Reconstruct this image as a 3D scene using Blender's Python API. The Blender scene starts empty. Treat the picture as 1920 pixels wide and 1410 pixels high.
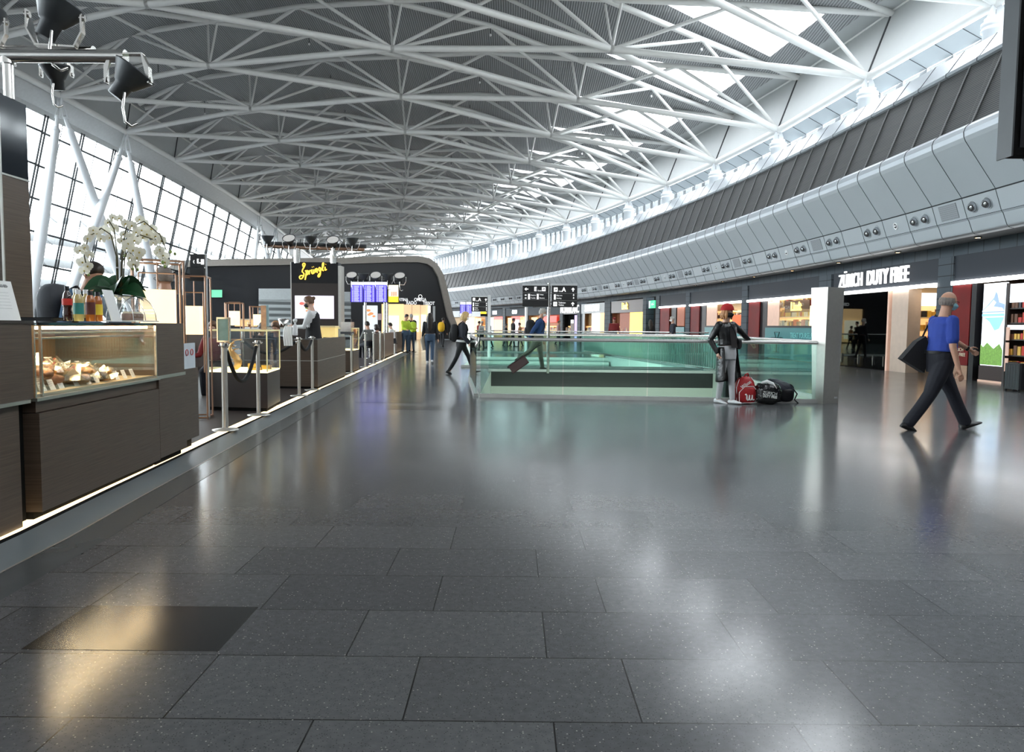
import bpy, math, random
from mathutils import Vector, Matrix, Euler
random.seed(7)
SC = bpy.context.scene
COL = SC.collection
V = Vector
PI = math.pi
# ------------------------------------------------------------------ camera model (photo measured at 1920x1410)
CF, PIT, ROL, CZ = 1379.0, 0.0678, 0.0096, 1.3
def ray(px, py):
    u, v = px - 960, py - 705
    cr, sr = math.cos(ROL), math.sin(ROL)
    u, v = u*cr + v*sr, -u*sr + v*cr
    c, s = math.cos(PIT), math.sin(PIT)
    zc = -v/CF
    return V((u/CF, c + zc*s, -s + zc*c))
def G(px, py, z=0.0):
    d = ray(px, py); t = (z - CZ)/d.z
    return V((d.x*t, d.y*t, z))
def A(px, py, Y):
    d = ray(px, py); t = Y/d.y
    return V((d.x*t, Y, CZ + d.z*t))
CC = V((-160.41, 17.106)); RS = 171.93; RW = RS + .5
def atR(px, py, r):
    d = ray(px, py)
    a = d.x**2 + d.y**2; b = -2*(d.x*CC.x + d.y*CC.y); c = CC.x**2 + CC.y**2 - r*r
    t = (-b + math.sqrt(b*b - 4*a*c))/(2*a)
    return V((d.x*t, d.y*t, CZ + d.z*t))
def pol(th, r, z):
    return V((CC.x + r*math.cos(th), CC.y + r*math.sin(th), z))
# ------------------------------------------------------------------ materials
MATS = {}
def mat(name, col=(.5, .5, .5), rough=.5, metal=0., emit=None, es=0., ns=None, na=.12, bump=0., bs=None, spec=.5, coat=0.):
    if name in MATS: return MATS[name]
    m = bpy.data.materials.new(name); m.use_nodes = True; MATS[name] = m
    nt = m.node_tree; b = nt.nodes['Principled BSDF']
    c4 = (*col, 1)
    b.inputs['Base Color'].default_value = c4
    b.inputs['Roughness'].default_value = rough
    b.inputs['Metallic'].default_value = metal
    b.inputs['Specular IOR Level'].default_value = spec
    b.inputs['Coat Weight'].default_value = coat
    if emit:
        b.inputs['Emission Color'].default_value = (*emit, 1); b.inputs['Emission Strength'].default_value = es
    tc = nt.nodes.new('ShaderNodeTexCoord')
    n = nt.nodes.new('ShaderNodeTexNoise'); n.inputs['Scale'].default_value = ns or 6.; n.inputs['Detail'].default_value = 3
    nt.links.new(tc.outputs['Object'], n.inputs['Vector'])
    r = nt.nodes.new('ShaderNodeMix'); r.data_type = 'RGBA'
    r.inputs[6].default_value = tuple(x*(1-na) for x in col) + (1,)
    r.inputs[7].default_value = tuple(min(1, x*(1+na)) for x in col) + (1,)
    nt.links.new(n.outputs['Fac'], r.inputs[0]); nt.links.new(r.outputs[2], b.inputs['Base Color'])
    if bump:
        n2 = nt.nodes.new('ShaderNodeTexNoise'); n2.inputs['Scale'].default_value = bs or 40.
        nt.links.new(tc.outputs['Object'], n2.inputs['Vector'])
        bp = nt.nodes.new('ShaderNodeBump'); bp.inputs['Strength'].default_value = bump; bp.inputs['Distance'].default_value = .02
        nt.links.new(n2.outputs['Fac'], bp.inputs['Height']); nt.links.new(bp.outputs['Normal'], b.inputs['Normal'])
    return m
def glass(name, tint=(.9, .95, .93), refl=.08, rough=.02):
    if name in MATS: return MATS[name]
    m = bpy.data.materials.new(name); m.use_nodes = True; MATS[name] = m
    nt = m.node_tree; nt.nodes.clear()
    o = nt.nodes.new('ShaderNodeOutputMaterial'); mx = nt.nodes.new('ShaderNodeMixShader')
    t = nt.nodes.new('ShaderNodeBsdfTransparent'); g = nt.nodes.new('ShaderNodeBsdfGlossy')
    lw = nt.nodes.new('ShaderNodeLayerWeight'); fr = nt.nodes.new('ShaderNodeMath'); fr.operation = 'POWER'; fr.inputs[1].default_value = 4.5
    nt.links.new(lw.outputs['Facing'], fr.inputs[0]); lw.inputs['Blend'].default_value = .5
    ad = nt.nodes.new('ShaderNodeMath'); ad.operation = 'ADD'; ad.use_clamp = True; ad.inputs[1].default_value = refl
    t.inputs[0].default_value = (*tint, 1); g.inputs['Color'].default_value = (.9, .95, .95, 1); g.inputs['Roughness'].default_value = rough
    nt.links.new(fr.outputs[0], ad.inputs[0]); nt.links.new(ad.outputs[0], mx.inputs[0])
    nt.links.new(t.outputs[0], mx.inputs[1]); nt.links.new(g.outputs[0], mx.inputs[2]); nt.links.new(mx.outputs[0], o.inputs[0])
    return m
def nodes(name):
    m = bpy.data.materials.new(name); m.use_nodes = True; MATS[name] = m
    nt = m.node_tree
    return m, nt, nt.nodes['Principled BSDF'], nt.nodes.new, nt.links.new
# terrazzo floor of dark slabs
def floor_mat():
    m, nt, b, N, L = nodes('dark_terrazzo_slabs')
    tc = N('ShaderNodeTexCoord')
    br = N('ShaderNodeTexBrick'); br.offset = .37; br.squash = 1
    mp = N('ShaderNodeMapping'); mp.inputs['Location'].default_value = (.35, -.0, 0)
    L(tc.outputs['Object'], mp.inputs['Vector']); L(mp.outputs['Vector'], br.inputs['Vector'])
    br.inputs['Scale'].default_value = 1; br.inputs['Brick Width'].default_value = .79; br.inputs['Row Height'].default_value = .468
    br.inputs['Mortar Size'].default_value = .0028; br.inputs['Bias'].default_value = -.1; br.inputs['Mortar Smooth'].default_value = 0
    br.inputs['Color1'].default_value = (.095, .097, .102, 1); br.inputs['Color2'].default_value = (.135, .137, .142, 1); br.inputs['Mortar'].default_value = (.008, .008, .008, 1)
    # mineral flecks
    vo = N('ShaderNodeTexVoronoi'); vo.inputs['Scale'].default_value = 62; L(tc.outputs['Object'], vo.inputs['Vector'])
    cr = N('ShaderNodeValToRGB'); cr.color_ramp.elements[0].position = .13; cr.color_ramp.elements[0].color = (1, 1, 1, 1)
    cr.color_ramp.elements[1].position = .2; cr.color_ramp.elements[1].color = (0, 0, 0, 1)
    L(vo.outputs['Distance'], cr.inputs[0])
    pw = N('ShaderNodeSeparateColor'); L(vo.outputs['Color'], pw.inputs[0])
    th = N('ShaderNodeMath'); th.operation = 'GREATER_THAN'; th.inputs[1].default_value = .5; L(pw.outputs[0], th.inputs[0])
    mu = N('ShaderNodeMath'); mu.operation = 'MULTIPLY'; L(cr.outputs[0], mu.inputs[0]); L(th.outputs[0], mu.inputs[1])
    mu2 = N('ShaderNodeMath'); mu2.operation = 'MULTIPLY'; L(mu.outputs[0], mu2.inputs[0]); L(pw.outputs[1], mu2.inputs[1])
    # darker chips
    vo2 = N('ShaderNodeTexVoronoi'); vo2.inputs['Scale'].default_value = 95; L(tc.outputs['Object'], vo2.inputs['Vector'])
    c2 = N('ShaderNodeValToRGB'); c2.color_ramp.elements[0].position = .16; c2.color_ramp.elements[0].color = (.35, .35, .35, 1)
    c2.color_ramp.elements[1].position = .24; c2.color_ramp.elements[1].color = (1, 1, 1, 1)
    L(vo2.outputs['Distance'], c2.inputs[0])
    no = N('ShaderNodeTexNoise'); no.inputs['Scale'].default_value = 30; no.inputs['Detail'].default_value = 8; L(tc.outputs['Object'], no.inputs['Vector'])
    nr = N('ShaderNodeMapRange'); nr.inputs[3].default_value = .65; nr.inputs[4].default_value = 1.3; L(no.outputs['Fac'], nr.inputs[0])
    m1 = N('ShaderNodeMix'); m1.data_type = 'RGBA'; m1.blend_type = 'MULTIPLY'; m1.inputs[0].default_value = 1
    L(br.outputs['Color'], m1.inputs[6]); L(c2.outputs[0], m1.inputs[7])
    m2 = N('ShaderNodeMix'); m2.data_type = 'RGBA'; m2.blend_type = 'MULTIPLY'; m2.inputs[0].default_value = 1
    L(m1.outputs[2], m2.inputs[6]); L(nr.outputs[0], m2.inputs[7])
    m3 = N('ShaderNodeMix'); m3.data_type = 'RGBA'; L(mu2.outputs[0], m3.inputs[0]); L(m2.outputs[2], m3.inputs[6]); m3.inputs[7].default_value = (.52, .5, .46, 1)
    L(m3.outputs[2], b.inputs['Base Color'])
    rn = N('ShaderNodeMapRange'); rn.inputs[3].default_value = .13; rn.inputs[4].default_value = .21
    n2 = N('ShaderNodeTexNoise'); n2.inputs['Scale'].default_value = .8; L(tc.outputs['Object'], n2.inputs['Vector']); L(n2.outputs['Fac'], rn.inputs[0])
    L(rn.outputs[0], b.inputs['Roughness'])
    b.inputs['Specular IOR Level'].default_value = .42
    return m
def stripes(name, c1, c2, scale, axis='X', rough=.5, metal=0, bump=.4, duty=.5):
    """fine parallel corrugation or louvre lines"""
    m, nt, b, N, L = nodes(name)
    tc = N('ShaderNodeTexCoord'); w = N('ShaderNodeTexWave'); w.bands_direction = axis
    w.inputs['Scale'].default_value = scale; w.inputs['Distortion'].default_value = 0
    L(tc.outputs['UV' if axis == 'U' else 'Object'], w.inputs['Vector'])
    cr = N('ShaderNodeValToRGB'); cr.color_ramp.elements[0].position = max(0, duty-.1); cr.color_ramp.elements[1].position = min(1, duty+.1)
    cr.color_ramp.elements[0].color = (*c1, 1); cr.color_ramp.elements[1].color = (*c2, 1)
    L(w.outputs['Fac'], cr.inputs[0]); L(cr.outputs[0], b.inputs['Base Color'])
    b.inputs['Roughness'].default_value = rough; b.inputs['Metallic'].default_value = metal
    if bump:
        bp = N('ShaderNodeBump'); bp.inputs['Strength'].default_value = bump; bp.inputs['Distance'].default_value = .03
        L(w.outputs['Fac'], bp.inputs['Height']); L(bp.outputs['Normal'], b.inputs['Normal'])
    return m
def wood_mat(name, c1, c2, vec=(1.2, 1.2, 60), rough=.45):
    m, nt, b, N, L = nodes(name)
    tc = N('ShaderNodeTexCoord'); mp = N('ShaderNodeMapping'); mp.inputs['Scale'].default_value = vec
    n = N('ShaderNodeTexNoise'); n.inputs['Scale'].default_value = 2.2; n.inputs['Detail'].default_value = 6
    L(tc.outputs['Object'], mp.inputs['Vector']); L(mp.outputs['Vector'], n.inputs['Vector'])
    cr = N('ShaderNodeValToRGB'); cr.color_ramp.elements[0].position = .3; cr.color_ramp.elements[1].position = .7
    cr.color_ramp.elements[0].color = (*c1, 1); cr.color_ramp.elements[1].color = (*c2, 1)
    L(n.outputs['Fac'], cr.inputs[0]); L(cr.outputs[0], b.inputs['Base Color']); b.inputs['Roughness'].default_value = rough
    return m
def brick_mat(name, c1, c2, mortar, w, h, rough=.4, off=.5, ms=.006, metal=0.):
    m, nt, b, N, L = nodes(name)
    uv = N('ShaderNodeUVMap'); br = N('ShaderNodeTexBrick'); br.offset = off
    L(uv.outputs[0], br.inputs['Vector']); br.inputs['Scale'].default_value = 1
    br.inputs['Brick Width'].default_value = w; br.inputs['Row Height'].default_value = h; br.inputs['Mortar Size'].default_value = ms
    br.inputs['Color1'].default_value = (*c1, 1); br.inputs['Color2'].default_value = (*c2, 1); br.inputs['Mortar'].default_value = (*mortar, 1)
    L(br.outputs['Color'], b.inputs['Base Color']); b.inputs['Roughness'].default_value = rough; b.inputs['Metallic'].default_value = metal; b.inputs['Specular IOR Level'].default_value = .22
    return m
# ------------------------------------------------------------------ mesh builder (world coordinates)
class B:
    def __init__(s): s.v = []; s.f = []; s.m = []; s.sm = []; s.uv = []; s.cur = 0; s.X = None
    def add(s, vs, fs, smooth=False, uvs=None):
        o = len(s.v)
        if s.X is not None: vs = [s.X @ V(p) for p in vs]
        s.v += [tuple(p) for p in vs]
        for i, f in enumerate(fs):
            s.f.append([a + o for a in f]); s.m.append(s.cur); s.sm.append(smooth); s.uv.append(uvs[i] if uvs else None)
        return s
    def mi(s, i): s.cur = i; return s
    def at(s, loc=(0, 0, 0), rz=0, rx=0, ry=0, sc=1):
        s.X = Matrix.Translation(V(loc)) @ Euler((rx, ry, rz)).to_matrix().to_4x4() @ Matrix.Scale(sc, 4); return s
    def none(s): s.X = None; return s
    def box(s, a, b, ch=0):
        (x0, y0, z0), (x1, y1, z1) = a, b
        if ch <= 0:
            vs = [(x0, y0, z0), (x1, y0, z0), (x1, y1, z0), (x0, y1, z0), (x0, y0, z1), (x1, y0, z1), (x1, y1, z1), (x0, y1, z1)]
            return s.add(vs, [(0, 3, 2, 1), (4, 5, 6, 7), (0, 1, 5, 4), (1, 2, 6, 5), (2, 3, 7, 6), (3, 0, 4, 7)])
        c = ch
        return s.prism([(x0+c, y0), (x1-c, y0), (x1, y0+c), (x1, y1-c), (x1-c, y1), (x0+c, y1), (x0, y1-c), (x0, y0+c)], z0, z1)
    def cbox(s, c, d, ch=0): return s.box((c[0]-d[0]/2, c[1]-d[1]/2, c[2]-d[2]/2), (c[0]+d[0]/2, c[1]+d[1]/2, c[2]+d[2]/2), ch)
    def prism(s, poly, z0, z1):
        n = len(poly)
        vs = [(x, y, z0) for x, y in poly] + [(x, y, z1) for x, y in poly]
        return s.add(vs, [tuple(range(n-1, -1, -1)), tuple(range(n, 2*n))] + [(i, (i+1) % n, n+(i+1) % n, n+i) for i in range(n)])
    def ext(s, poly, vec):
        """polygon of 3-d points swept along vec"""
        n = len(poly); vec = V(vec)
        vs = [tuple(p) for p in poly] + [tuple(V(p)+vec) for p in poly]
        return s.add(vs, [tuple(range(n-1, -1, -1)), tuple(range(n, 2*n))] + [(i, (i+1) % n, n+(i+1) % n, n+i) for i in range(n)])
    def quad(s, a, b, c, d, uv=None): return s.add([a, b, c, d], [(0, 1, 2, 3)], uvs=[uv] if uv else None)
    def loft(s, rings, cap=True, smooth=True, closed=False):
        n = len(rings[0]); vs = [p for r in rings for p in r]; fs = []
        k = len(rings)
        for i in range(k - (0 if closed else 1)):
            a, b = i*n, ((i+1) % k)*n
            for j in range(n): fs.append((a+j, a+(j+1) % n, b+(j+1) % n, b+j))
        s.add(vs, fs, smooth)
        if cap and not closed:
            s.add(rings[0], [tuple(range(n-1, -1, -1))]); s.add(rings[-1], [tuple(range(n))])
        return s
    def path(s, pts, r, n=10, smooth=True, closed=False, flat=1.0):
        pts = [V(p) for p in pts]; k = len(pts); rings = []
        rr = r if isinstance(r, (list, tuple)) else [r]*k
        up = None
        for i in range(k):
            a = pts[(i-1) % k] if (i or closed) else pts[0]; b = pts[(i+1) % k] if (i < k-1 or closed) else pts[-1]
            t = (b - a).normalized() if (b-a).length > 1e-9 else V((0, 0, 1))
            if up is None:
                up = V((0, 0, 1)) if abs(t.z) < .95 else V((1, 0, 0))
            x = up.cross(t) if (n != 4 or i == 0 or True) else x
            if x.length < 1e-6: x = V((1, 0, 0)).cross(t)
            x.normalize(); y = t.cross(x).normalized(); up = y
            rings.append([pts[i] + (x*math.cos(q) + y*math.sin(q)*flat)*rr[i] for q in [2*PI*j/n for j in range(n)]])
        return s.loft(rings, True, smooth, closed)
    def tube(s, a, b, r, r2=None, n=10): return s.path([a, b], [r, r if r2 is None else r2], n)
    def lathe(s, prof, c=(0, 0, 0), n=20, smooth=True):
        rings = [[(c[0]+r*math.cos(2*PI*j/n), c[1]+r*math.sin(2*PI*j/n), c[2]+z) for j in range(n)] for r, z in prof]
        return s.loft(rings, True, smooth)
    def ell(s, c, r, n=14, m=9, rot=None):
        rings = []
        for i in range(m+1):
            ph = -PI/2 + PI*i/m
            cr = max(math.cos(ph), .02)
            ring = [V((r[0]*cr*math.cos(2*PI*j/n), r[1]*cr*math.sin(2*PI*j/n), r[2]*math.sin(ph))) for j in range(n)]
            if rot: ring = [rot @ p for p in ring]
            rings.append([p + V(c) for p in ring])
        return s.loft(rings, True, True)
    def obj(s, name, mats, parent=None, label=None, cat=None, group=None, kind=None):
        me = bpy.data.meshes.new(name)
        if parent is not None: inv = parent['_inv']; inv = INV[parent.name]
        else: inv = None
        vs = s.v
        o = bpy.data.objects.new(name, me)
        if inv is not None: vs = [tuple(inv @ V(p)) for p in vs]
        elif kind != 'structure' and vs:
            xs = [p[0] for p in vs]; ys = [p[1] for p in vs]; z0 = min(p[2] for p in vs)
            c = V(((min(xs)+max(xs))/2, (min(ys)+max(ys))/2, z0)); o.location = c
            vs = [tuple(V(p)-c) for p in vs]
            INV[o.name] = Matrix.Translation(-c)
        else: INV[o.name] = Matrix.Identity(4)
        if parent is not None: INV[o.name] = inv
        me.from_pydata(vs, [], s.f)
        for mm in (mats if isinstance(mats, (list, tuple)) else [mats]): me.materials.append(mm)
        me.polygons.foreach_set('material_index', s.m); me.polygons.foreach_set('use_smooth', s.sm)
        if any(u for u in s.uv):
            ul = me.uv_layers.new(name='UVMap').data
            for p, u in zip(me.polygons, s.uv):
                if u:
                    for li, q in zip(p.loop_indices, u): ul[li].uv = q
        me.update()
        COL.objects.link(o)
        if parent is not None: o.parent = parent
        tag(o, label, cat, group, kind)
        o['_inv'] = 1
        return o
INV = {}
def tag(o, label=None, cat=None, group=None, kind=None):
    if label: o['label'] = label
    if cat: o['category'] = cat
    if group: o['group'] = group
    if kind: o['kind'] = kind
    return o
def thing(name, label, cat, loc=(0, 0, 0), rz=0, group=None):
    o = bpy.data.objects.new(name, None); COL.objects.link(o)
    o.location = loc; o.rotation_euler = (0, 0, rz); o.empty_display_size = .1
    INV[o.name] = (Matrix.Translation(V(loc)) @ Matrix.Rotation(rz, 4, 'Z')).inverted(); o['_inv'] = 1
    return tag(o, label, cat, group)
CH = {}
def copy_tree(o, loc=None, rz=None, label=None, parent=None, group=None, scale=None):
    c = o.copy(); COL.objects.link(c)
    if parent is not None: c.parent = parent
    if loc is not None: c.location = loc
    if rz is not None: c.rotation_euler = (0, 0, rz)
    if scale is not None: c.scale = (scale,)*3
    if label: c['label'] = label
    if group: c['group'] = group
    for ch in list(o.children): copy_tree(ch, parent=c)
    return c
def text(name, body, m, size, ext=.003, parent=None, X=None, align='CENTER', bold=0.0, sx=1.0):
    cu = bpy.data.curves.new(name, 'FONT'); cu.body = body; cu.size = size; cu.extrude = ext; cu.align_x = align; cu.align_y = 'CENTER'; cu.offset = bold
    cu.materials.append(m); o = bpy.data.objects.new(name, cu); COL.objects.link(o)
    M = X @ Matrix.Diagonal((sx, 1, 1, 1))
    if parent is not None: o.parent = parent; M = INV[parent.name] @ M
    o.matrix_local = M
    TEXTS.append(o)
    return o
TEXTS = []
def bake_texts():
    bpy.context.view_layer.update()
    dg = bpy.context.evaluated_depsgraph_get()
    for o in TEXTS:
        me = bpy.data.meshes.new_from_object(o.evaluated_get(dg)); n = bpy.data.objects.new(o.name, me)
        nm = o.name.split('.')[0]; o.name = 'old'; n.name = nm
        COL.objects.link(n); n.parent = o.parent; n.matrix_local = o.matrix_local.copy()
        bpy.data.objects.remove(o)
def facing(p, n, up=(0, 0, 1)):
    """matrix whose local x runs rightwards for a viewer facing the side the normal n points to, y up, z = n"""
    n = V(n).normalized(); u = V(up); x = u.cross(n).normalized(); y = n.cross(x)
    M = Matrix((x, y, n)).transposed().to_4x4(); M.translation = V(p); return M
# ------------------------------------------------------------------ camera and world
cam = bpy.data.cameras.new('camera'); camo = bpy.data.objects.new('camera', cam); COL.objects.link(camo)
cam.sensor_width = 36; cam.lens = CF/1920*36; cam.clip_end = 800; cam.clip_start = .05
camo.location = (0, 0, CZ)
camo.matrix_world = Matrix.Translation((0, 0, CZ)) @ Matrix.Rotation(PI/2 - PIT, 4, 'X') @ Matrix.Rotation(ROL, 4, 'Z')
SC.camera = camo
W = bpy.data.worlds.new('sky'); SC.world = W; W.use_nodes = True
wn = W.node_tree; bg = wn.nodes['Background']
tc = wn.nodes.new('ShaderNodeTexCoord'); sp = wn.nodes.new('ShaderNodeSeparateXYZ'); rp = wn.nodes.new('ShaderNodeValToRGB')
wn.links.new(tc.outputs['Generated'], sp.inputs[0]); wn.links.new(sp.outputs[2], rp.inputs[0])
rp.color_ramp.elements[0].position = 0; rp.color_ramp.elements[0].color = (.55, .57, .58, 1)
rp.color_ramp.elements[1].position = .03; rp.color_ramp.elements[1].color = (.93, .97, 1, 1)
wn.links.new(rp.outputs[0], bg.inputs[0]); bg.inputs[1].default_value = 11.5
SC.view_settings.view_transform = 'Standard'; SC.view_settings.look = 'None'; SC.view_settings.gamma = 1; SC.view_settings.use_curve_mapping = False
SC.view_settings.exposure = 0.2
SC.cycles.max_bounces = 7; SC.cycles.diffuse_bounces = 3; SC.cycles.glossy_bounces = 3; SC.cycles.transparent_max_bounces = 12
SC.cycles.use_denoising = True; SC.cycles.sample_clamp_indirect = 6
SC.cycles.caustics_reflective = False; SC.cycles.caustics_refractive = False
# ------------------------------------------------------------------ shared materials
m_steelw = mat('white_painted_steel', (.74, .74, .72), .4, ns=3, na=.05)
m_colw = mat('white_column_paint', (.8, .82, .84), .38, ns=2, na=.04)
m_chrome = mat('polished_steel', (.72, .70, .67), .18, 1., ns=8, na=.05)
m_brushed = mat('brushed_steel', (.58, .56, .52), .42, .75, ns=20, na=.08)
m_mull = mat('window_mullion_grey', (.03, .032, .034), .5, .2, ns=4)
m_alu = mat('satin_aluminium', (.62, .64, .66), .4, .6, ns=4, na=.04)
m_white = mat('white_enamel', (.8, .8, .8), .4, ns=5, na=.03)
m_black = mat('black_satin', (.008, .008, .010), .4, spec=.3, ns=5, na=.2)
m_blackm = mat('black_matt', (.006, .006, .006), .9, spec=.15, ns=5, na=.2)
m_dkgrey = mat('dark_grey_metal', (.06, .065, .07), .45, .2, ns=5)
m_panel = mat('grey_wall_panels', (.42, .455, .48), .42, ns=1.5, na=.03)
m_eave = mat('grey_eave_cladding', (.46, .48, .48), .6, ns=1.5, na=.04)
m_lip = mat('silver_lip_panels', (.52, .56, .6), .33, .35, ns=1.5, na=.04)
m_ledge = mat('white_ledge_panels', (.50, .54, .58), .25, .3, ns=1.5, na=.04)
m_joint = mat('panel_joint_shadow_gap', (.05, .055, .06), .7)
m_skylite = glass('skylight_glass', (.96, .98, 1), .0)
m_glassw = glass('window_glass', (.88, .94, .96), .0)
m_glassr = glass('railing_glass', (.87, .95, .93), .0)
m_glassc = glass('clear_glass', (.93, .95, .94), .03)
m_copper = mat('copper_frame', (.55, .34, .24), .28, .9, ns=9)
m_brown = wood_mat('brown_laminate', (.060, .040, .028), (.105, .074, .052))
m_dbrown = mat('dark_brown_lacquer', (.026, .017, .014), .4, ns=4)
m_slate = mat('slate_tiles', (.05, .065, .08), .6, ns=3, na=.2, spec=.2)
m_fascia = mat('anthracite_fascia', (.026, .031, .040), .55, ns=1, na=.08, spec=.22)
m_tube = mat('white_light_line', (1, 1, 1), .5, emit=(1, .98, .95), es=7)
m_warm = mat('warm_lamp_shade', (1, .9, .72), .6, emit=(1, .78, .42), es=1.25)
m_text = mat('white_lettering', (.9, .9, .9), .5, emit=(1, 1, 1), es=.85)
# ================================================================== HALL SHELL
S4 = 1.4
def zf(j, k):
    ab = [(9.1067, -.2434, -.0058), (9.5775, -.2533, -.0033), (9.5641, -.2697, .0004), (9.0204, -.2965, .010), (7.6691, -.3067, .0202)][j]
    kk = min(k, 9)
    z = ab[0] + ab[1]*kk + ab[2]*kk*kk + (k-kk)*-.12
    return z*S4 + CZ
Rpx = {1: (1628, 144), 2: (1460, 244), 3: (1342.6, 304), 4: (1251.5, 345), 5: (1179.4, 374), 6: (1117, 398), 7: (1062.7, 415), 8: (1011.7, 429), 9: (966, 441), 10: (924.5, 450.5), 11: (883, 461)}
Rrr = {1: 3.69, 2: 2.89, 3: 2.25, 4: 1.8, 5: 1.5, 6: 1.3, 7: 1.15, 8: 1.05, 9: 1.0, 10: 1.0, 11: 1.0}
NC = {}
def ND(j, k):
    if (j, k) in NC: return NC[(j, k)]
    if k < -1:
        NC[(j, k)] = ND(j, -1) + (ND(j, 0) - ND(j, -1))*(-1-k)*-1
        return NC[(j, k)]
    if j == 4 and k in Rpx: p = atR(*Rpx[k], RS + Rrr[k])
    elif j == 4 and k > 11:
        p = ND(4, 11) + (ND(4, 11) - ND(4, 9))/2*(k-11)
    else:
        X = -18.1639 + j*6.9413 + k*.3778 - k*k*.0409 - j*k*.3138 + j*j*.1107
        Y = 24.9605 - j*2.1789 + k*4.5648 - k*k*.0412 - j*k*.0422 + j*j*.1112
        p = V((X*S4, Y*S4, zf(j, k)))
        if j == 4 and k <= 0: p = ND(4, 1) + (p - V(((-18.1639+4*6.9413+.3778-.0409-4*.3138+16*.1107)*S4, (24.9605-4*2.1789+4.5648-.0412-4*.0422+16*.1112)*S4, zf(4, 1))))
    NC[(j, k)] = p
    return p
KMIN, KMAX = -9, 15
UPV = V((0, 0, 1))
TH = 2.4      # truss depth
def topz(j): return [1.75, 2.75, 2.75, 2.75, 2.75][j]
# ---- roof trusses: two families of planar tube trusses crossing each other
ORD = ['first', 'second', 'third', 'fourth', 'fifth', 'sixth', 'seventh', 'eighth', 'ninth', 'tenth', 'eleventh', 'twelfth', 'thirteenth', 'fourteenth', 'fifteenth', 'sixteenth', 'seventeenth', 'eighteenth', 'nineteenth', 'twentieth', 'twenty-first', 'twenty-second']
def truss(nds, label, group, posts):
    root = thing('roof_truss', label, 'roof truss', nds[0], 0, group)
    RB, RT, RW_ = .145, .135, .085
    b = B(); b.path(nds, RB, 12)
    for p in nds[1:-1]: b.ell(p, (.2, .2, .17), 10, 6)
    b.obj('bottom_chord', m_steelw, root)
    tops = []
    for i in range(4):
        m = (nds[i] + nds[i+1])/2 + UPV*TH
        tops.append(m)
    e0 = nds[0] + (nds[1]-nds[0])*.12 + UPV*1.55
    e1 = nds[4] + V((.95, .14, 0)) + UPV*2.6
    b = B(); b.path([e0] + tops + [e1], RT, 12); b.obj('top_chord', m_steelw, root)
    for i, t in enumerate(tops):
        b = B(); b.tube(nds[i], t, RW_, n=8); b.obj('web_tube', m_steelw, root)
        b = B(); b.tube(nds[i+1], t, RW_, n=8); b.obj('web_tube', m_steelw, root)
    if posts:
        for i in (1, 2, 3):
            t = (tops[i-1] + tops[i])/2
            b = B(); b.tube(nds[i], t + V((.35, 0, 0)), .06, n=8); b.tube(nds[i], t + V((-.35, .5, 0)), .06, n=8); b.obj('post', m_steelw, root)
    return root
n_ = 0
for k in range(-3, KMAX):
    if k <= 0: how = '%s from the camera of the near tube trusses running rightwards to the gallery' % ORD[k+3]
    else: how = 'white tube roof truss ending on the %s white gallery column in view' % ORD[k]
    truss([ND(j, k) for j in range(5)], how, 'roof trusses running down to the gallery columns', True)
for k in range(-5, KMAX-4):
    how = 'white tube roof truss slanting away from the window wall, %s from the camera' % ORD[k+5]
    truss([ND(j, k+j) for j in range(5)], how, 'roof trusses slanting away from the window wall', False)
# ---- roof skin
m_roof = stripes('corrugated_roof_sheet', (.20, .205, .21), (.40, .41, .415), 2.7, 'X', .55, .2, .5, .45)
def TP(j, k): return ND(j, k) + UPV*topz(j)
b = B()
def tri(a, c, d): b.add([a, c, d], [(0, 1, 2)])
sky_tris = []
for k in range(KMIN, KMAX):
    for j in range(4):
        p00, p10, p01, p11 = TP(j, k), TP(j+1, k), TP(j, k+1), TP(j+1, k+1)
        if j < 3:
            tri(p00, p10, p11); tri(p00, p11, p01)
        else:
            tri(p00, p11, p01)
            cen = (p00*1.1 + p10 + p11)/3.1
            ins = [p00.lerp(cen, .24), p10.lerp(cen, .36), p11.lerp(cen, .36)]
            q = [p00, p10, p11]
            for i in range(3): b.add([q[i], q[(i+1) % 3], ins[(i+1) % 3], ins[i]], [(0, 1, 2, 3)])
            sky_tris.append(ins)
b.obj('ceiling', m_roof, kind='structure')
for i, t in enumerate(sky_tris):
    s = B()
    for a in range(3):
        p, q = t[a], t[(a+1) % 3]; s.add([p, q, q+UPV*.5, p+UPV*.5], [(0, 1, 2, 3)])
    w = s.obj('window_%d' % (i+1), m_white, kind='structure')
    g = B(); g.add([p+UPV*.45 for p in t], [(0, 1, 2)]); g.obj('pane', m_skylite, w)
# ---- cladding strips at both eaves
for side, j in (('right', 4), ('left', 0)):
    b = B(); g = B(); bm = B()
    for k in range(KMIN, KMAX):
        a, c = ND(j, k), ND(j, k+1)
        out = V((1, .15, 0)) if side == 'right' else V((-1, 0, 0))
        ta, tcc = a + out*1.0 + UPV*2.75, c + out*1.0 + UPV*2.75
        if side == 'left': ta, tcc = a - out*.3 + UPV*1.8, c - out*.3 + UPV*1.8
        b.quad(a + UPV*.1, c + UPV*.1, tcc, ta)
        if side == 'right': b.quad(TP(4, k), TP(4, k+1), tcc, ta)
        g.tube(a + UPV*.1 - out*.03, ta - out*.03, .035, n=6)
        bm.tube(a, c, .17, n=12); bm.tube(ta, tcc, .07, n=8)
    b.obj('wall_%s_eave' % side, m_eave, kind='structure')
    g.obj('trim_%s_joint' % side, m_joint, kind='structure')
    bm.obj('trim_%s_eave_beam' % side, m_steelw, kind='structure')
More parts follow.
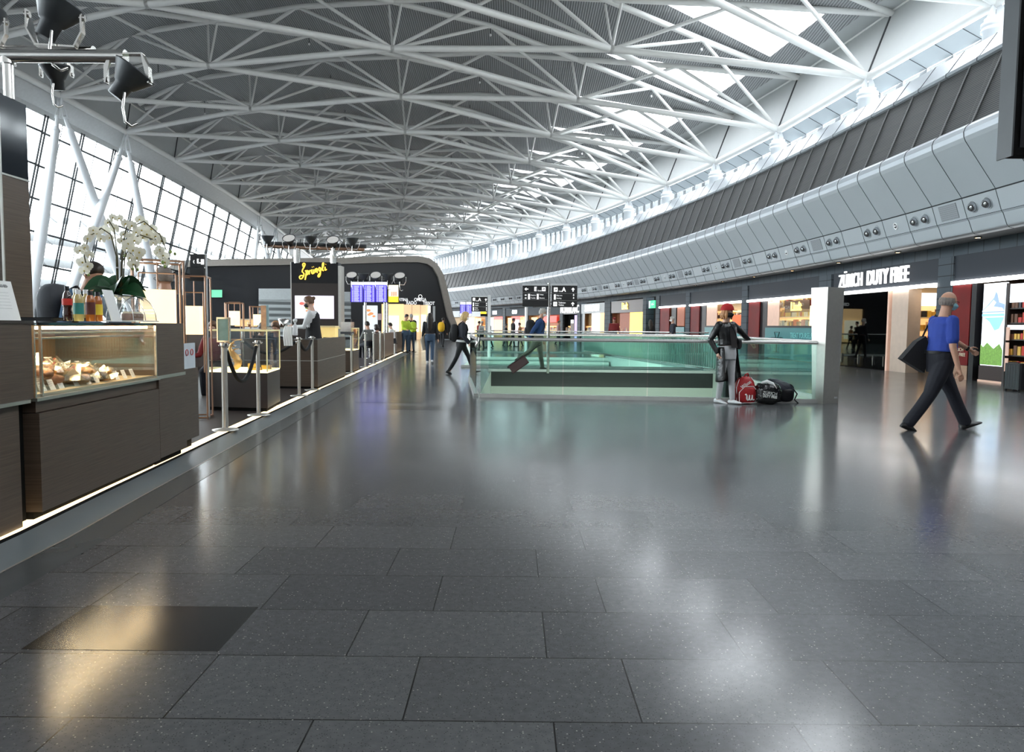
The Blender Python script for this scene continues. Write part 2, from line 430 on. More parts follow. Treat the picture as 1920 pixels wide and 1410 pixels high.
# ---- left window wall
def LW(k, z):       # leaning glass wall, k may be fractional
    k0 = math.floor(k); f = k - k0
    p = ND(0, k0).lerp(ND(0, k0+1), f)
    ztop = p.z - 1.1
    return V((p.x - .9 - .235*(ztop - z), p.y, z)), ztop
b = B(); pan = B(); bm = B()
ks = [KMIN + i*.5 for i in range(int((KMAX-KMIN)*2))]
wl = B()
for i, k in enumerate(ks[:-1]):
    k2 = ks[i+1]
    p, zt = LW(k, 0); q, zt2 = LW(k2, 0)
    T1, T2 = LW(k, zt)[0], LW(k2, zt2)[0]
    B1_, B2_ = LW(k, -1)[0], LW(k2, -1)[0]
    pan.quad(B1_, B2_, T2, T1)
    # double mullions
    for o in (-.12, .12):
        b.tube(B1_ + V((.16, o, 0)), T1 + V((.16, o, 0)), .055, n=6)
    b.tube(B1_.lerp(B2_, .5), T1.lerp(T2, .5), .025, n=5)
    zz = zt - .9
    n = 0
    while zz > -.5:
        d = zt - zz
        b.tube(LW(k, zz)[0] + V((.05, 0, 0)), LW(k2, zz - (zt-zt2))[0] + V((.12, 0, 0)), .065, n=6)
        zz -= 1.75
    # head panel below the eave beam
    a, c = ND(0, k if k == int(k) else int(math.floor(k))), None
    e1 = LWe = None
    k0 = math.floor(k); e1 = ND(0, k0).lerp(ND(0, k0+1), k-k0); k0 = math.floor(k2); e2 = ND(0, k0).lerp(ND(0, k0+1), k2-k0)
    bm.quad(e1 - V((.1, 0, .1)), e2 - V((.1, 0, .1)), T2 + UPV*.3, T1 + UPV*.3)
    bm.quad(T1 + UPV*.3, T2 + UPV*.3, T2 - UPV*.05, T1 - UPV*.05)
b.obj('trim_window_mullions', m_mull, kind='structure')
pan.obj('window_50', m_glassw, kind='structure')
bm.obj('wall_left_head', mat('light_grey_head_panel', (.5, .51, .51), .5), kind='structure')
# exterior sun blades outside the lower half
m_blade = mat('grey_sun_blades', (.05, .056, .06), .6)
b = B()
for i, k in enumerate(ks[:-1]):
    k2 = ks[i+1]
    for n in range(7):
        z = -.6 + n*1.3
        a, c = LW(k, z)[0] + V((-.35, 0, 0)), LW(k2, z)[0] + V((-.35, 0, 0))
        b.quad(a, c, c + V((-1.0, 0, .62)), a + V((-1.0, 0, .62)))
        b.tube(a, a + V((-1.0, .55, .62)), .04, n=5)
b.obj('wall_left_sun_blades', m_blade, kind='structure')
b = B(); b.box((-140, -60, -4.3), (-32, 180, -4)); b.obj('ground_outside', mat('apron_concrete', (.08, .08, .08), .9, ns=.2), kind='structure')
# ---- V columns on the window side
def vcol(k, d1, d2, lab):
    p = ND(0, k); root = thing('leaning_column', lab, 'column', (p.x, p.y, 0), 0, 'white V-shaped column pairs along the window wall')
    for d, sx in ((d1, -.6), (d2, .6)):
        base = V((p.x - .8, p.y + d, 0)); top = p - UPV*.35
        v = (top-base); L = v.length; v.normalize()
        b = B(); a0 = base; a1 = base + v*(L-1.7)
        b.path([a0, base+v*(L*.5), a1], [.27, .31, .2], 16)
        b.path([a1, a1+v*.08, a1+v*.25], [.24, .24, .12], 16)
        b.obj('leg', m_colw, root)
        f = B(); f.path([a1+v*.1, a1+v*.9], [.13, .1], 10)
        for o in (-.13, .13): f.path([a1+v*.75+V((o, 0, 0)), top+V((o*.6, 0, .2))], .05, 8)
        f.obj('fork_joint', m_colw, root)
vcol(1, -2.4, 10, 'white leaning column pair nearest the camera on the window side')
vcol(2, -7, 6, 'white leaning column pair crossing behind the nearest pair')
vcol(6, -2.4, 10, 'slim white leaning column pair behind the distant spotlight rack')
vcol(7, -7, 6, 'farthest white leaning column pair, above the black building')
# ---- right gallery (concentric arcs)
def rise(th, u=1):
    if not u: return 0
    th = max(th, -.02)
    return {'B': min(th*1.0, .15), 'T': min(2.2*th, .36), 'G': min(3.2*th, .5)}[u]
prof = [(-.45, 3.62, 0), (-.62, 3.70, 0), (-.82, 4.40, 0)]                  # soffit edge band (lower)
TH0, TH1 = -.18, .66
STEP = 1.235/RS                                                # one panel
nth = int((TH1-TH0)/STEP)
ths = [TH0 + i*STEP for i in range(nth+1)]
off = -.58/ RS % STEP
ths = [t + off - (TH0 % STEP) for t in ths]
def sweep(name, pr, m, sub=1, joints=None, jr=.012, kind='structure'):
    """surface swept along the arc; pr = [(dr, z, uses_rise)]"""
    b = B()
    n = len(ths)
    for i in range(n-1):
        for q in range(len(pr)-1):
            (r0, z0, u0), (r1, z1, u1) = pr[q], pr[q+1]
            t0, t1 = ths[i], ths[i+1]
            b.add([pol(t0, RS+r0, z0+rise(t0, u0)), pol(t1, RS+r0, z0+rise(t1, u0)), pol(t1, RS+r1, z1+rise(t1, u1)), pol(t0, RS+r1, z1+rise(t0, u1))],
                  [(0, 1, 2, 3)], smooth=True, uvs=[[(t0*RS, z0), (t1*RS, z0), (t1*RS, z1), (t0*RS, z1)]])
    o = b.obj(name, m, kind=kind)
    if joints:
        b = B()
        for i in range(0, n, joints):
            t = ths[i]
            b.path([pol(t, RS+r-.006, z+rise(t, u)) for r, z, u in pr], jr, 5)
        b.obj(name.replace('wall', 'trim') + '_joint', m_joint, kind='structure')
    return o
sweep('wall_right_lower_band', [(-.40, 3.58, 0), (-.5, 3.6, 0), (-.56, 3.66, 0), (-.66, 3.92, 0), (-.70, 3.96, 0)], m_panel, joints=1, jr=.0065)
sweep('wall_right_light_band', [(-.70, 3.97, 0), (-.85, 4.42, 0)], m_panel, joints=1, jr=.0065)
sweep('wall_right_gap', [(-.845, 4.415, 0), (-.83, 4.435, 0), (-.862, 4.455, 0)], m_joint)
sweep('wall_right_upper_band', [(-.86, 4.45, 0), (-1.57, 5.46, 0), (-1.61, 5.55, 0)], m_panel, joints=1, jr=.0065)
sweep('wall_right_lip', [(-1.61, 5.55, 0), (-1.62, 5.66, 0), (-1.58, 5.77, 'B'), (-1.47, 5.86, 'B'), (-1.3, 5.88, 'B')], m_lip, joints=1, jr=.008)
m_louv = brick_mat('dark_grey_louvre', (.028, .031, .034), (.045, .045, .045), (.11, .11, .11), 400, .052, .5, 0, .012)
sweep('wall_right_louvre', [(-1.28, 5.86, 'B'), (-.60, 7.60, 'T')], m_louv)
b = B()
for i in range(0, len(ths)):
    t = ths[i] + .3/RS
    b.path([pol(t, RS-1.3, 5.88+rise(t, 'B')), pol(t, RS-.62, 7.60+rise(t, 'T'))], .022, 5)
b.obj('trim_right_louvre_bars', mat('louvre_bars', (.28, .28, .28), .5, .3), kind='structure')
sweep('wall_right_ledge', [(-.60, 7.60, 'T'), (-.66, 7.62, 'T'), (-.66, 7.70, 'T'), (-.60, 7.74, 'T'), (-.22, 8.26, 'G'), (-.1, 8.30, 'G')], m_ledge, joints=1, jr=.008)
# gallery back: floor behind ledge, clerestory windows, outward soffit
b = B(); g = B(); po = B(); so = B(); jt = B(); ov = B()
def eave_at(th):
    """eave beam point (r,z) at angle th, interpolated between column nodes"""
    best = None
    for k in range(-2, KMAX-1):
        p, q = ND(4, k), ND(4, k+1)
        a = math.atan2(p.y-CC.y, p.x-CC.x); c = math.atan2(q.y-CC.y, q.x-CC.x)
        if a <= th <= c:
            f = (th-a)/(c-a); x = p.lerp(q, f); return x
    return None
tt = [t for t in ths if eave_at(t)]
for i in range(len(tt)-1):
    t0, t1 = tt[i], tt[i+1]
    e0, e1 = eave_at(t0), eave_at(t1)
    r0 = (e0.xy-CC).length; r1 = (e1.xy-CC).length
    w0, w1 = r0+.85, r1+.85
    so.quad(e0 + V((.1, 0, -.15)), e1 + V((.1, 0, -.15)), pol(t1, w1, e1.z-.5), pol(t0, w0, e0.z-.5))
    jt.path([e0 + V((.1, 0, -.16)), pol(t0, w0, e0.z-.51)], .012, 4)
    zb0, zb1 = 7.9, 7.9
    ov.quad(pol(t0, w0+.1, e0.z-.46), pol(t1, w1+.1, e1.z-.46), pol(t1, w1+1.4, e1.z-.4), pol(t0, w0+1.4, e0.z-.4))
    # window pane and post
    g.quad(pol(t0, w0+.15, zb0), pol(t1, w1+.15, zb1), pol(t1, w1+.15, e1.z-.45), pol(t0, w0+.15, e0.z-.45))
    c0, c1 = pol(t0, w0, zb0), pol(t0 + .38*STEP, w0, zb0)
    po.add([pol(t0, w0, zb0), pol(t0+.36*STEP, w0, zb0), pol(t0+.36*STEP, w0+.14, zb0), pol(t0, w0+.14, zb0),
            pol(t0, w0, e0.z-.5), pol(t0+.36*STEP, w0, e0.z-.5), pol(t0+.36*STEP, w0+.14, e0.z-.5), pol(t0, w0+.14, e0.z-.5)],
           [(0, 1, 5, 4), (1, 2, 6, 5), (3, 0, 4, 7), (2, 3, 7, 6), (4, 5, 6, 7)])
    po.quad(pol(t0, w0-.02, zb0), pol(t1, w1-.02, zb1), pol(t1, w1-.02, zb1+.25), pol(t0, w0-.02, zb0+.25))
    b.quad(pol(t0, RS-.1, 7.9), pol(t1, RS-.1, 7.9), pol(t1, w1, zb1), pol(t0, w0, zb0))
b.obj('wall_right_gallery_deck', m_panel, kind='structure')
g.obj('window_51', m_glassw, kind='structure')
po.obj('trim_right_window_posts', mat('clerestory_posts', (.36, .38, .4), .5), kind='structure')
ov.obj('ceiling_outside_overhang', m_dkgrey, kind='structure')
so.obj('wall_right_soffit', m_panel, kind='structure'); jt.obj('trim_right_soffit_joint', m_joint, kind='structure')
# gallery columns carrying the roof
for k in range(0, 12):
    p = ND(4, k)
    lab = 'white round gallery column carrying the roof, %s in view from the right picture edge' % ORD[k] if k else 'white round gallery column cut by the top right picture corner'
    root = thing('gallery_column', lab, 'column', (p.x, p.y, p.z-3.2), 0, 'white round columns behind the gallery ledge')
    b = B(); b.lathe([(.36, -3.0), (.36, -.95), (.42, -.94), (.42, -.86), (.38, -.84), (.38, -.78), (.42, -.77), (.42, -.66), (.33, -.62), (.33, -.5)], p, 24); b.obj('shaft', m_colw, root)
    b = B()
    for a in range(4):
        q = a*PI/2+.4; d = V((math.cos(q), math.sin(q), 0)); s_ = V((-math.sin(q), math.cos(q), 0))*.02
        b.ext([p+d*.04+UPV*.1-s_, p+d*.1+UPV*.1-s_, p+d*.33-UPV*.42-s_, p+d*.33-UPV*.56-s_, p+d*.04-UPV*.56-s_], s_*2)
    b.obj('bearing_fin', m_colw, root)
# ---- spotlights, grilles and downlights in the gallery
m_lens = mat('spot_lens', (.05, .05, .05), .15, ns=3)
m_ball = mat('silver_spot_ball', (.55, .57, .6), .22, .9)
def spot_panel(i): return ths[i]
base = min(range(len(ths)), key=lambda i: abs(ths[i] - (-.58/RS)))
proto = None
pattern = ['pair', 'grille', 'pair', 'disc', 'pair', 'none', 'pair', 'grille', 'pair', 'disc']
sp_n = 0
for i in range(base-3, len(ths)-10):
    t = ths[i]; kind_ = pattern[(i-base+8) % 8] if False else ['pair', 'grille', 'pair', 'disc', 'pair', 'none'][(i-base) % 6]
    for f in ((.3, .72) if kind_ == 'pair' else ((.5,) if kind_ in ('disc',) else ())):
        tt_ = t + f*STEP; c = pol(tt_, RS-.775, 4.19); nrm = V((-math.cos(tt_), -math.sin(tt_), -.33)).normalized()
        if proto is None or kind_ == 'disc':
            pass
        rz = math.atan2(-math.sin(tt_), -math.cos(tt_))
        key = 'D' if kind_ == 'disc' else 'P'
        lab = ('silver ball spotlight in the grey gallery band' if key == 'P' else 'white ring downlight in the grey gallery band')
        if key not in CH:
            r = thing('ball_spotlight' if key == 'P' else 'ring_light', lab, 'spotlight', c, rz)
            b = B(); b.at(c, rz, ry=0)
            b.X = Matrix.Translation(c) @ Matrix.Rotation(rz, 4, 'Z') @ Matrix.Rotation(PI/2+.32, 4, 'Y')
            if key == 'P':
                b.lathe([(.155, -.02), (.155, .012), (.13, .015), (.13, -.02)]); b.obj('ring', m_panel, r)
                b2 = B(); b2.X = b.X; b2.ell((0, 0, .02), (.115, .115, .12), 16, 10); b2.obj('ball', m_ball, r)
                b3 = B(); b3.X = b.X @ Matrix.Rotation(-.5, 4, 'X'); b3.lathe([(.055, .06), (.06, .145), (.045, .15), (.04, .10)]); b3.obj('lens', m_lens, r)
            else:
                b.lathe([(.10, -.02), (.10, .02), (.075, .02), (.07, -.01)]); b.obj('ring', m_white, r)
                b2 = B(); b2.X = b.X; b2.ell((0, 0, 0), (.06, .06, .05)); b2.obj('lens', m_ball, r)
            CH[key] = r; r['group'] = 'ball spotlights of the gallery band' if key == 'P' else 'ring lights of the gallery band'
        else:
            copy_tree(CH[key], c, rz)
        sp_n += 1
    if kind_ == 'grille':
        m_gr = MATS.get('speaker_grille') or brick_mat('speaker_grille', (.22, .235, .25), (.24, .25, .26), (.33, .35, .37), .05, .05, .5, 0, .008)
        b = B(); P_ = [pol(t+a*STEP, RS+r-.012, z) for a, r, z in ((.22, -.717, 4.02), (.8, -.717, 4.02), (.8, -.838, 4.38), (.22, -.838, 4.38))]
        b.add(P_ + [p+V((.02, 0, 0)) for p in P_], [(0, 1, 2, 3), (0, 4, 5, 1), (1, 5, 6, 2), (2, 6, 7, 3), (3, 7, 4, 0)], uvs=[[(0, 0), (.7, 0), (.7, .4), (0, .4)]]+[None]*4)
        b.obj('wall_grille', m_gr, label='square perforated grille in the grey gallery band', cat='grille', group='square grilles of the gallery band')
for n in range(-1, 17):
    th = .0077 + n*.0213; th2 = th
    c = pol(th, RS, 3.6)
    if 'DL' not in CH:
        r = thing('downlight', 'small warm recessed downlight under the gallery edge', 'downlight', c, 0, 'warm downlights under the gallery edge')
        b = B(); b.lathe([(.09, .02), (.09, -.015), (.075, -.015), (.07, .0)], c, 16); b.obj('bezel', m_dkgrey, r)
        b = B(); b.lathe([(.068, .0), (.068, -.008)], c, 16); b.obj('lens', mat('warm_downlight', (1, .8, .6), .5, emit=(1, .62, .3), es=14), r)
        CH['DL'] = r
    else: copy_tree(CH['DL'], c)

b = B(); b.quad((-45, -13, -1), (25, -13, -1), (25, -13, 22), (-45, -13, 22)); b.obj('wall_rear_light_block', mat('rear_light_block', (.7, .7, .7), .6), kind='structure')  # unseen wall added to shut out sky light; the hall itself runs on

# small rods hanging from the roof
for i, (j, k) in enumerate([(0.5, 1), (1.5, 1), (2.5, 1), (3.5, 1), (1.5, 2), (2.5, 2), (3.5, 2), (.5, 2), (2.5, 3), (3.5, 3), (1.5, 3), (2.5, 4), (3.5, 4), (2.5, 5)]):
    a = TP(int(j), k).lerp(TP(int(j)+1, k+1), .5)
    if i == 0:
        hr = thing('hanging_sensor', 'small white sensor hanging on a short rod below the roof', 'sensor', a, 0, 'small sensors hanging below the roof')
        b = B(); b.tube(a, a - UPV*.75, .018, n=6); b.obj('rod', m_joint, hr); b = B(); b.ell(a - UPV*.8, (.06, .06, .07), 8, 6); b.obj('head', m_white, hr)
    else: copy_tree(hr, a)
# ================================================================== FLOOR, STAIR OPENINGS, RAILINGS
VX0, VX1, VY0, VY1 = -.60, 5.75, 13.45, 21.0
WY1, SX0, SY1 = 22.9, -1.6, 31.0
def sxe(y): return 5.65 - (y - 21.5)*.167
b = B()
def fl(*p): b.add([(x, y, 0) for x, y in p], [tuple(range(len(p)))])
fl((-30, -14), (18, -14), (18, VY0), (-30, VY0)); fl((-30, VY0), (VX0, VY0), (VX0, VY1), (-30, VY1)); fl((VX1, VY0), (18, VY0), (18, VY1), (VX1, VY1))
fl((-30, VY1), (18, VY1), (18, WY1), (-30, WY1)); fl((-30, WY1), (SX0, WY1), (SX0, SY1), (-30, SY1))
fl((sxe(WY1), WY1), (18, WY1), (18, SY1), (sxe(SY1), SY1)); fl((-30, SY1), (18, SY1), (18, 112), (-30, 112))
b.obj('floor', floor_mat(), kind='structure')
# three darker replacement slabs seen in the paving
m_slabd = mat('darker_terrazzo_slab', (.020, .020, .021), .18, ns=220, na=.5)
for i, (x0, y0, x1, y1) in enumerate([(-1.94, 2.84, -1.155, 3.30), (-1.95, 11.3, -.9, 11.75), (-2.6, 12.25, -1.5, 12.7)]):
    b = B(); b.box((x0, y0, -.01), (x1, y1, .0012)); b.obj('floor_slab', m_slabd, kind='structure')
m_edge = mat('black_slab_edge', (.012, .014, .014), .3, ns=2)
m_beige = mat('pale_stair_cladding', (.55, .57, .5), .5, ns=2, na=.05)
m_stone = mat('pale_stone_steps', (.50, .56, .54), .4, ns=3, na=.08)
def slabwall(name, p, q, z0, z1, m):
    b = B(); b.quad((p[0], p[1], z0), (q[0], q[1], z0), (q[0], q[1], z1), (p[0], p[1], z1)); b.obj(name, m, kind='structure')
slabwall('wall_void_far_edge', (VX0, VY1), (VX1, VY1), -.42, 0, m_edge); slabwall('wall_void_far', (VX0, VY1-.01), (VX1, VY1-.01), -4.4, -.42, m_beige)
slabwall('wall_void_left', (VX0, VY0), (VX0, VY1), -4.4, 0, m_beige); slabwall('wall_void_right', (VX1, VY0), (VX1, VY1), -4.4, 0, m_beige); slabwall('wall_void_near', (VX0, VY0), (VX1, VY0), -4.4, 0, m_beige)
slabwall('wall_stair_left', (SX0, WY1), (SX0, SY1), -4.4, 0, m_stone); slabwall('wall_stair_near', (SX0, WY1), (sxe(WY1), WY1), -4.4, 0, m_beige)
slabwall('wall_stair_right', (sxe(WY1), WY1), (sxe(SY1), SY1), -4.4, 0, m_stone)
b = B()
for p, q in (((-8, 10), (10, 10)), ((10, 10), (10, 40)), ((10, 40), (-8, 40)), ((-8, 40), (-8, 10))): b.quad((p[0], p[1], -4.5), (q[0], q[1], -4.5), (q[0], q[1], -.02), (p[0], p[1], -.02))
b.obj('wall_lower_level', m_beige, kind='structure')
b = B(); b.quad((SX0, SY1, -.17), (sxe(SY1), SY1, -.17), (sxe(SY1), SY1, 0), (SX0, SY1, 0)); b.obj('wall_stair_riser', m_stone, kind='structure')
b = B(); b.quad((-8, 10, -4.4), (10, 10, -4.4), (10, 40, -4.4), (-8, 40, -4.4)); b.obj('floor_lower', mat('lower_floor', (.3, .32, .31), .4), kind='structure')
# stair flight rising away from the viewer
root = thing('staircase', 'pale stone staircase seen through the green railing glass', 'staircase', (1.5, 30, -4.4))
for i in range(22):
    y1 = SY1 - i*.33; z = -.0 - i*.165
    b = B(); b.box((SX0, y1-.33, z-.165-.2), (sxe(y1)-.02, y1, z-.165)); b.obj('step', m_stone, root)
b = B(); 
pts = [(sxe(WY1), WY1), (sxe(SY1), SY1+.6)]
b.ext([(pts[0][0]-.06, WY1, .0), (pts[0][0]+.55, WY1, .0), (pts[0][0]+.55, WY1, .05), (pts[0][0]-.06, WY1, .05)], (pts[1][0]-pts[0][0], SY1+.6-WY1, 0))
b.obj('coping', m_stone, root)
def glass_rail(label, pts, npan, group=None, hr=.032, H=1.06, gl=None, base=.07):
    root = thing('glass_railing', label, 'railing', (pts[0][0], pts[0][1], 0), 0, group)
    P = [V((x, y, 0)) for x, y in pts]
    b = B(); b.path([p+UPV*H for p in P], hr, 12); b.obj('handrail', m_rail, root)
    b = B()
    for p, q in zip(P[:-1], P[1:]):
        d = (q-p).normalized(); n = V((-d.y, d.x, 0))*.045
        b.ext([p-n, p+n, p+n+UPV*base, p-n+UPV*base], q-p)
    b.obj('base_channel', mat('pale_base_channel', (.6, .6, .57), .45, .2), root)
    L = [(q-p).length for p, q in zip(P[:-1], P[1:])]
    for p, q, l in zip(P[:-1], P[1:], L):
        k = max(1, round(npan*l/sum(L)))
        for i in range(k):
            a, c = p.lerp(q, (i+.006)/k), p.lerp(q, (i+.994)/k); d = (q-p).normalized(); n = V((-d.y, d.x, 0))*.006
            b = B(); b.ext([a-n+UPV*base, a+n+UPV*base, a+n+UPV*(H-.03), a-n+UPV*(H-.03)], c-a); b.obj('glass_panel', gl or m_glassr, root)
    return root
m_rail = mat('bright_steel_rail', (.82, .81, .78), .22, .85, ns=8, na=.03)
m_glassg = glass('green_edge_glass', (.82, .93, .90), .01)
glass_rail('near green glass railing the person in the red cap leans on', [(-.58, 13.36), (5.42, 12.86)], 4, gl=m_glassg)
r = glass_rail('green glass railing going back from the steel pylon', [(5.6, 12.95), (5.9, 21.0)], 5)
glass_rail('green glass railing just behind the near one, in front of the man in blue', [(5.9, 21.05), (-.68, 21.05)], 4)
r = glass_rail('end glass railing beside the blond walker', [(-.66, 13.5), (-1.0, 17.5), (-1.15, 21)], 3, base=.05)
b = B(); b.path([V((-.66, 13.6, 1.06)), V((-.62, 13.25, 1.07)), V((-.62, 13.12, 1.0)), V((-.64, 13.2, .93))], .03, 10); b.obj('curved_rail_end', m_rail, r)
glass_rail('farther railing beyond the staircase opening', [(-1.8, 36.0), (9.6, 36.0)], 6)
glass_rail('railing between the walkway and the staircase', [(-1.6, 22.95), (sxe(22.95), 22.95)], 4)
for nm, loc, rx, sx, sy, en in (('lower_level_fill', (2.6, 15.2, -1.9), PI*.42, 6, 1.2, 150), ('staircase_fill', (1.8, 24.2, -1.2), PI*.42, 6, 1.2, 330)):  # fill lights added to brighten the void wall and the steps
    li = bpy.data.lights.new(nm, 'AREA'); li.shape = 'RECTANGLE'; li.size = sx; li.size_y = sy; li.energy = en; li.color = (1, .97, .9)
    lo = bpy.data.objects.new(nm, li); COL.objects.link(lo); lo.location = loc; lo.rotation_euler = (rx, 0, 0)
# steel pylon
p0 = G(1557, 757); root = thing('steel_pylon', 'brushed steel pylon at the end of the glass railing', 'pylon', p0)
rz = math.radians(24)
b = B(); b.at(p0, rz); 
w0, w1, h = .36, .385, 2.02
b.add([(-w0/2, 0, .0), (w0/2, 0, 0), (w0/2-.02, .24, 0), (-w0/2, .24, 0), (-w1/2, -.03, h), (w1/2, -.03, h), (w1/2, .34, h), (-w1/2, .34, h)],
      [(0, 3, 2, 1), (4, 5, 6, 7), (0, 1, 5, 4), (1, 2, 6, 5), (2, 3, 7, 6), (3, 0, 4, 7)])
b.obj('body', m_brushed, root)
b = B(); b.at(p0, rz); b.box((.08, -.008, .09), (.15, .01, .12)); b.obj('socket', m_white, root)
# baluster railing right of the stairs
root = thing('baluster_railing', 'railing of close-set dark balusters right of the staircase', 'railing', (4.6, 27, 0))
a, c = V((sxe(22)+.3, 21.3, 0)), V((sxe(36)+.3, 36.0, 0))
b = B(); b.tube(a+UPV*1.0, c+UPV*1.0, .035); b.obj('handrail', m_rail, root)
b = B(); b.tube(a+UPV*.12, c+UPV*.12, .03); b.obj('bottom_rail', m_rail, root)
m_bal = mat('pale_green_balusters', (.35, .5, .45), .35, .3)
for i in range(92):
    p = a.lerp(c, i/91); b = B(); b.box((p.x-.022, p.y-.012, .12), (p.x+.022, p.y+.012, .98)); b.obj('baluster', m_bal, root)
# ================================================================== PLATFORM EDGE (light strip and pale border) ON THE LEFT
K = [G(*p) for p in [(0, 1011), (170, 932), (298, 867), (400, 824), (595, 732), (652, 707), (756, 659)]]
K = [V((-2.86, .5, 0)), V((-2.98, 3, 0))] + [V((-3.04, 4.32, 0)), V((-3.14, 5.4, 0)), V((-3.25, 6.79, 0)), V((-3.37, 8.17, 0)), V((-3.84, 14.42, 0)), V((-4.08, 18.18, 0)), V((-5.3, 36.2, 0))]
def off(pts, d):
    out = []
    for i, p in enumerate(pts):
        t = (pts[min(i+1, len(pts)-1)] - pts[max(i-1, 0)]).normalized(); out.append(p + V((t.y, -t.x, 0))*d)
    return out
def strip(d0, d1, z0, z1, m, name, kind='structure', label=None, cat=None):
    a, c = off(K, d0), off(K, d1); b = B()
    for i in range(len(K)-1):
        b.quad(a[i]+UPV*z0, c[i]+UPV*z1, c[i+1]+UPV*z1, a[i+1]+UPV*z0)
    return b.obj(name, m, kind=kind, label=label, cat=cat)
strip(-9, 0, .05, .05, mat('dark_bar_floor', (.035, .024, .02), .5, ns=8, bump=.1), 'floor_bar')
strip(0, .10, .05, .045, mat('warm_light_strip', (1, .85, .6), .5, emit=(1, .74, .38), es=2.2), 'light_strip', kind=None, label='warm glowing light strip along the raised edge of the bar floor', cat='light strip')
strip(.10, .115, .045, .03, m_blackm, 'trim_edge_groove')
strip(.115, .37, .03, .003, mat('pale_ramp_stone', (.20, .23, .24), .3, ns=3), 'trim_edge_ramp')
strip(.37, .385, .004, .004, m_brushed, 'trim_edge_line')
strip(.385, .62, .002, .002, mat('grey_border_stone', (.09, .10, .105), .25, ns=5), 'trim_edge_border')
# ================================================================== STOREFRONTS ON THE RIGHT
def arcx(px, py=600): p = atR(px, py, RW); return math.atan2(p.y-CC.y, p.x-CC.x)*RW
m_tiles = brick_mat('slate_wall_tiles', (.05, .066, .08), (.07, .085, .10), (.012, .014, .018), .62, .31, .55, 0, .012)
# continuous tiled band above the shops, and the soffit
b = B(); so = B(); back = B()
for i in range(len(ths)-1):
    t0, t1 = ths[i], ths[i+1]
    b.add([pol(t0, RW, 3.30), pol(t1, RW, 3.30), pol(t1, RW, 3.66), pol(t0, RW, 3.66)], [(0, 1, 2, 3)], uvs=[[(t0*RW, .31), (t1*RW, .31), (t1*RW, .62), (t0*RW, .62)]])
    so.quad(pol(t0, RS-.62, 3.62), pol(t0, RW+.1, 3.62), pol(t1, RW+.1, 3.62), pol(t1, RS-.62, 3.62))
    back.quad(pol(t0, RW+5, -.1), pol(t1, RW+5, -.1), pol(t1, RW+5, 6), pol(t0, RW+5, 6))
b.obj('wall_right_tile_band', m_tiles, kind='structure'); so.obj('ceiling_gallery_soffit', m_dkgrey, kind='structure'); back.obj('wall_right_back', m_blackm, kind='structure')
def bayframe(a0, a1):
    """local frame: x runs right (towards the camera), y into the shop, z up"""
    p, q = pol(a1/RW, RW, 0), pol(a0/RW, RW, 0)
    x = (q-p).normalized(); y = V((-x.y, x.x, 0))
    M = Matrix((x, y, UPV)).transposed().to_4x4(); M.translation = p
    return M, (q-p).length
m_redp = mat('dark_red_poster', (.16, .004, .004), .5, spec=.2, ns=1.2, na=.5)
m_peach = mat('peach_panel', (.62, .42, .33), .6, emit=(1, .62, .45), es=.22)
m_teal = mat('teal_window_panel', (.025, .20, .21), .35, ns=2, na=.1)
m_shopw = mat('shop_warm_wall', (.55, .36, .18), .6, ns=2)
m_shopl = mat('shop_ceiling_lights', (1, .9, .7), .5, emit=(1, .76, .45), es=5)
m_shelfl = mat('lit_shelf_back', (.9, .6, .3), .6, emit=(1, .62, .25), es=.75)
m_gold = mat('gold_letters', (.95, .75, .25), .4, emit=(1, .72, .2), es=1.6)
m_tealt = mat('teal_letters', (.2, .62, .6), .5)
def pier(a0, a1, z=3.3):
    M, w = bayframe(a0, a1); b = B(); b.X = M
    for (x0, y0, x1, y1) in ((0, -.06, w, -.06), (w, -.06, w, .5), (0, .5, 0, -.06)):
        L = abs(x1-x0)+abs(y1-y0)
        b.add([(x0, y0, 0), (x1, y1, 0), (x1, y1, z), (x0, y0, z)], [(0, 1, 2, 3)], uvs=[[(0, 0), (L, 0), (L, z), (0, z)]])
    b.obj('wall_right_pier', m_tiles, kind='structure')
def products(root, b_M, x0, x1, y, z, n, cols, hmax=.22, seed=0):
    rnd = random.Random(seed)
    b = B(); b.X = b_M
    x = x0
    while x < x1 - .08:
        w = rnd.uniform(.07, .16); h = rnd.uniform(.5, 1)*hmax
        b.mi(rnd.randrange(len(cols))); b.box((x, y, z), (min(x+w, x1), y+.18, z+h)); x += w + rnd.uniform(.01, .05)
    o = b.obj('goods', cols, root); o['kind'] = 'stuff'
    return o
m_p1 = mat('gold_carton', (.75, .45, .08), .35, ns=4); m_p2 = mat('red_carton', (.55, .03, .02), .4); m_p3 = mat('brown_carton', (.14, .06, .03), .5)
m_p4 = mat('cream_carton', (.8, .7, .5), .5); m_p5 = mat('dark_carton', (.03, .03, .04), .4); m_p6 = mat('blue_carton', (.06, .12, .4), .4)
GOODS = [m_p1, m_p2, m_p3, m_p4, m_p5, m_p1]
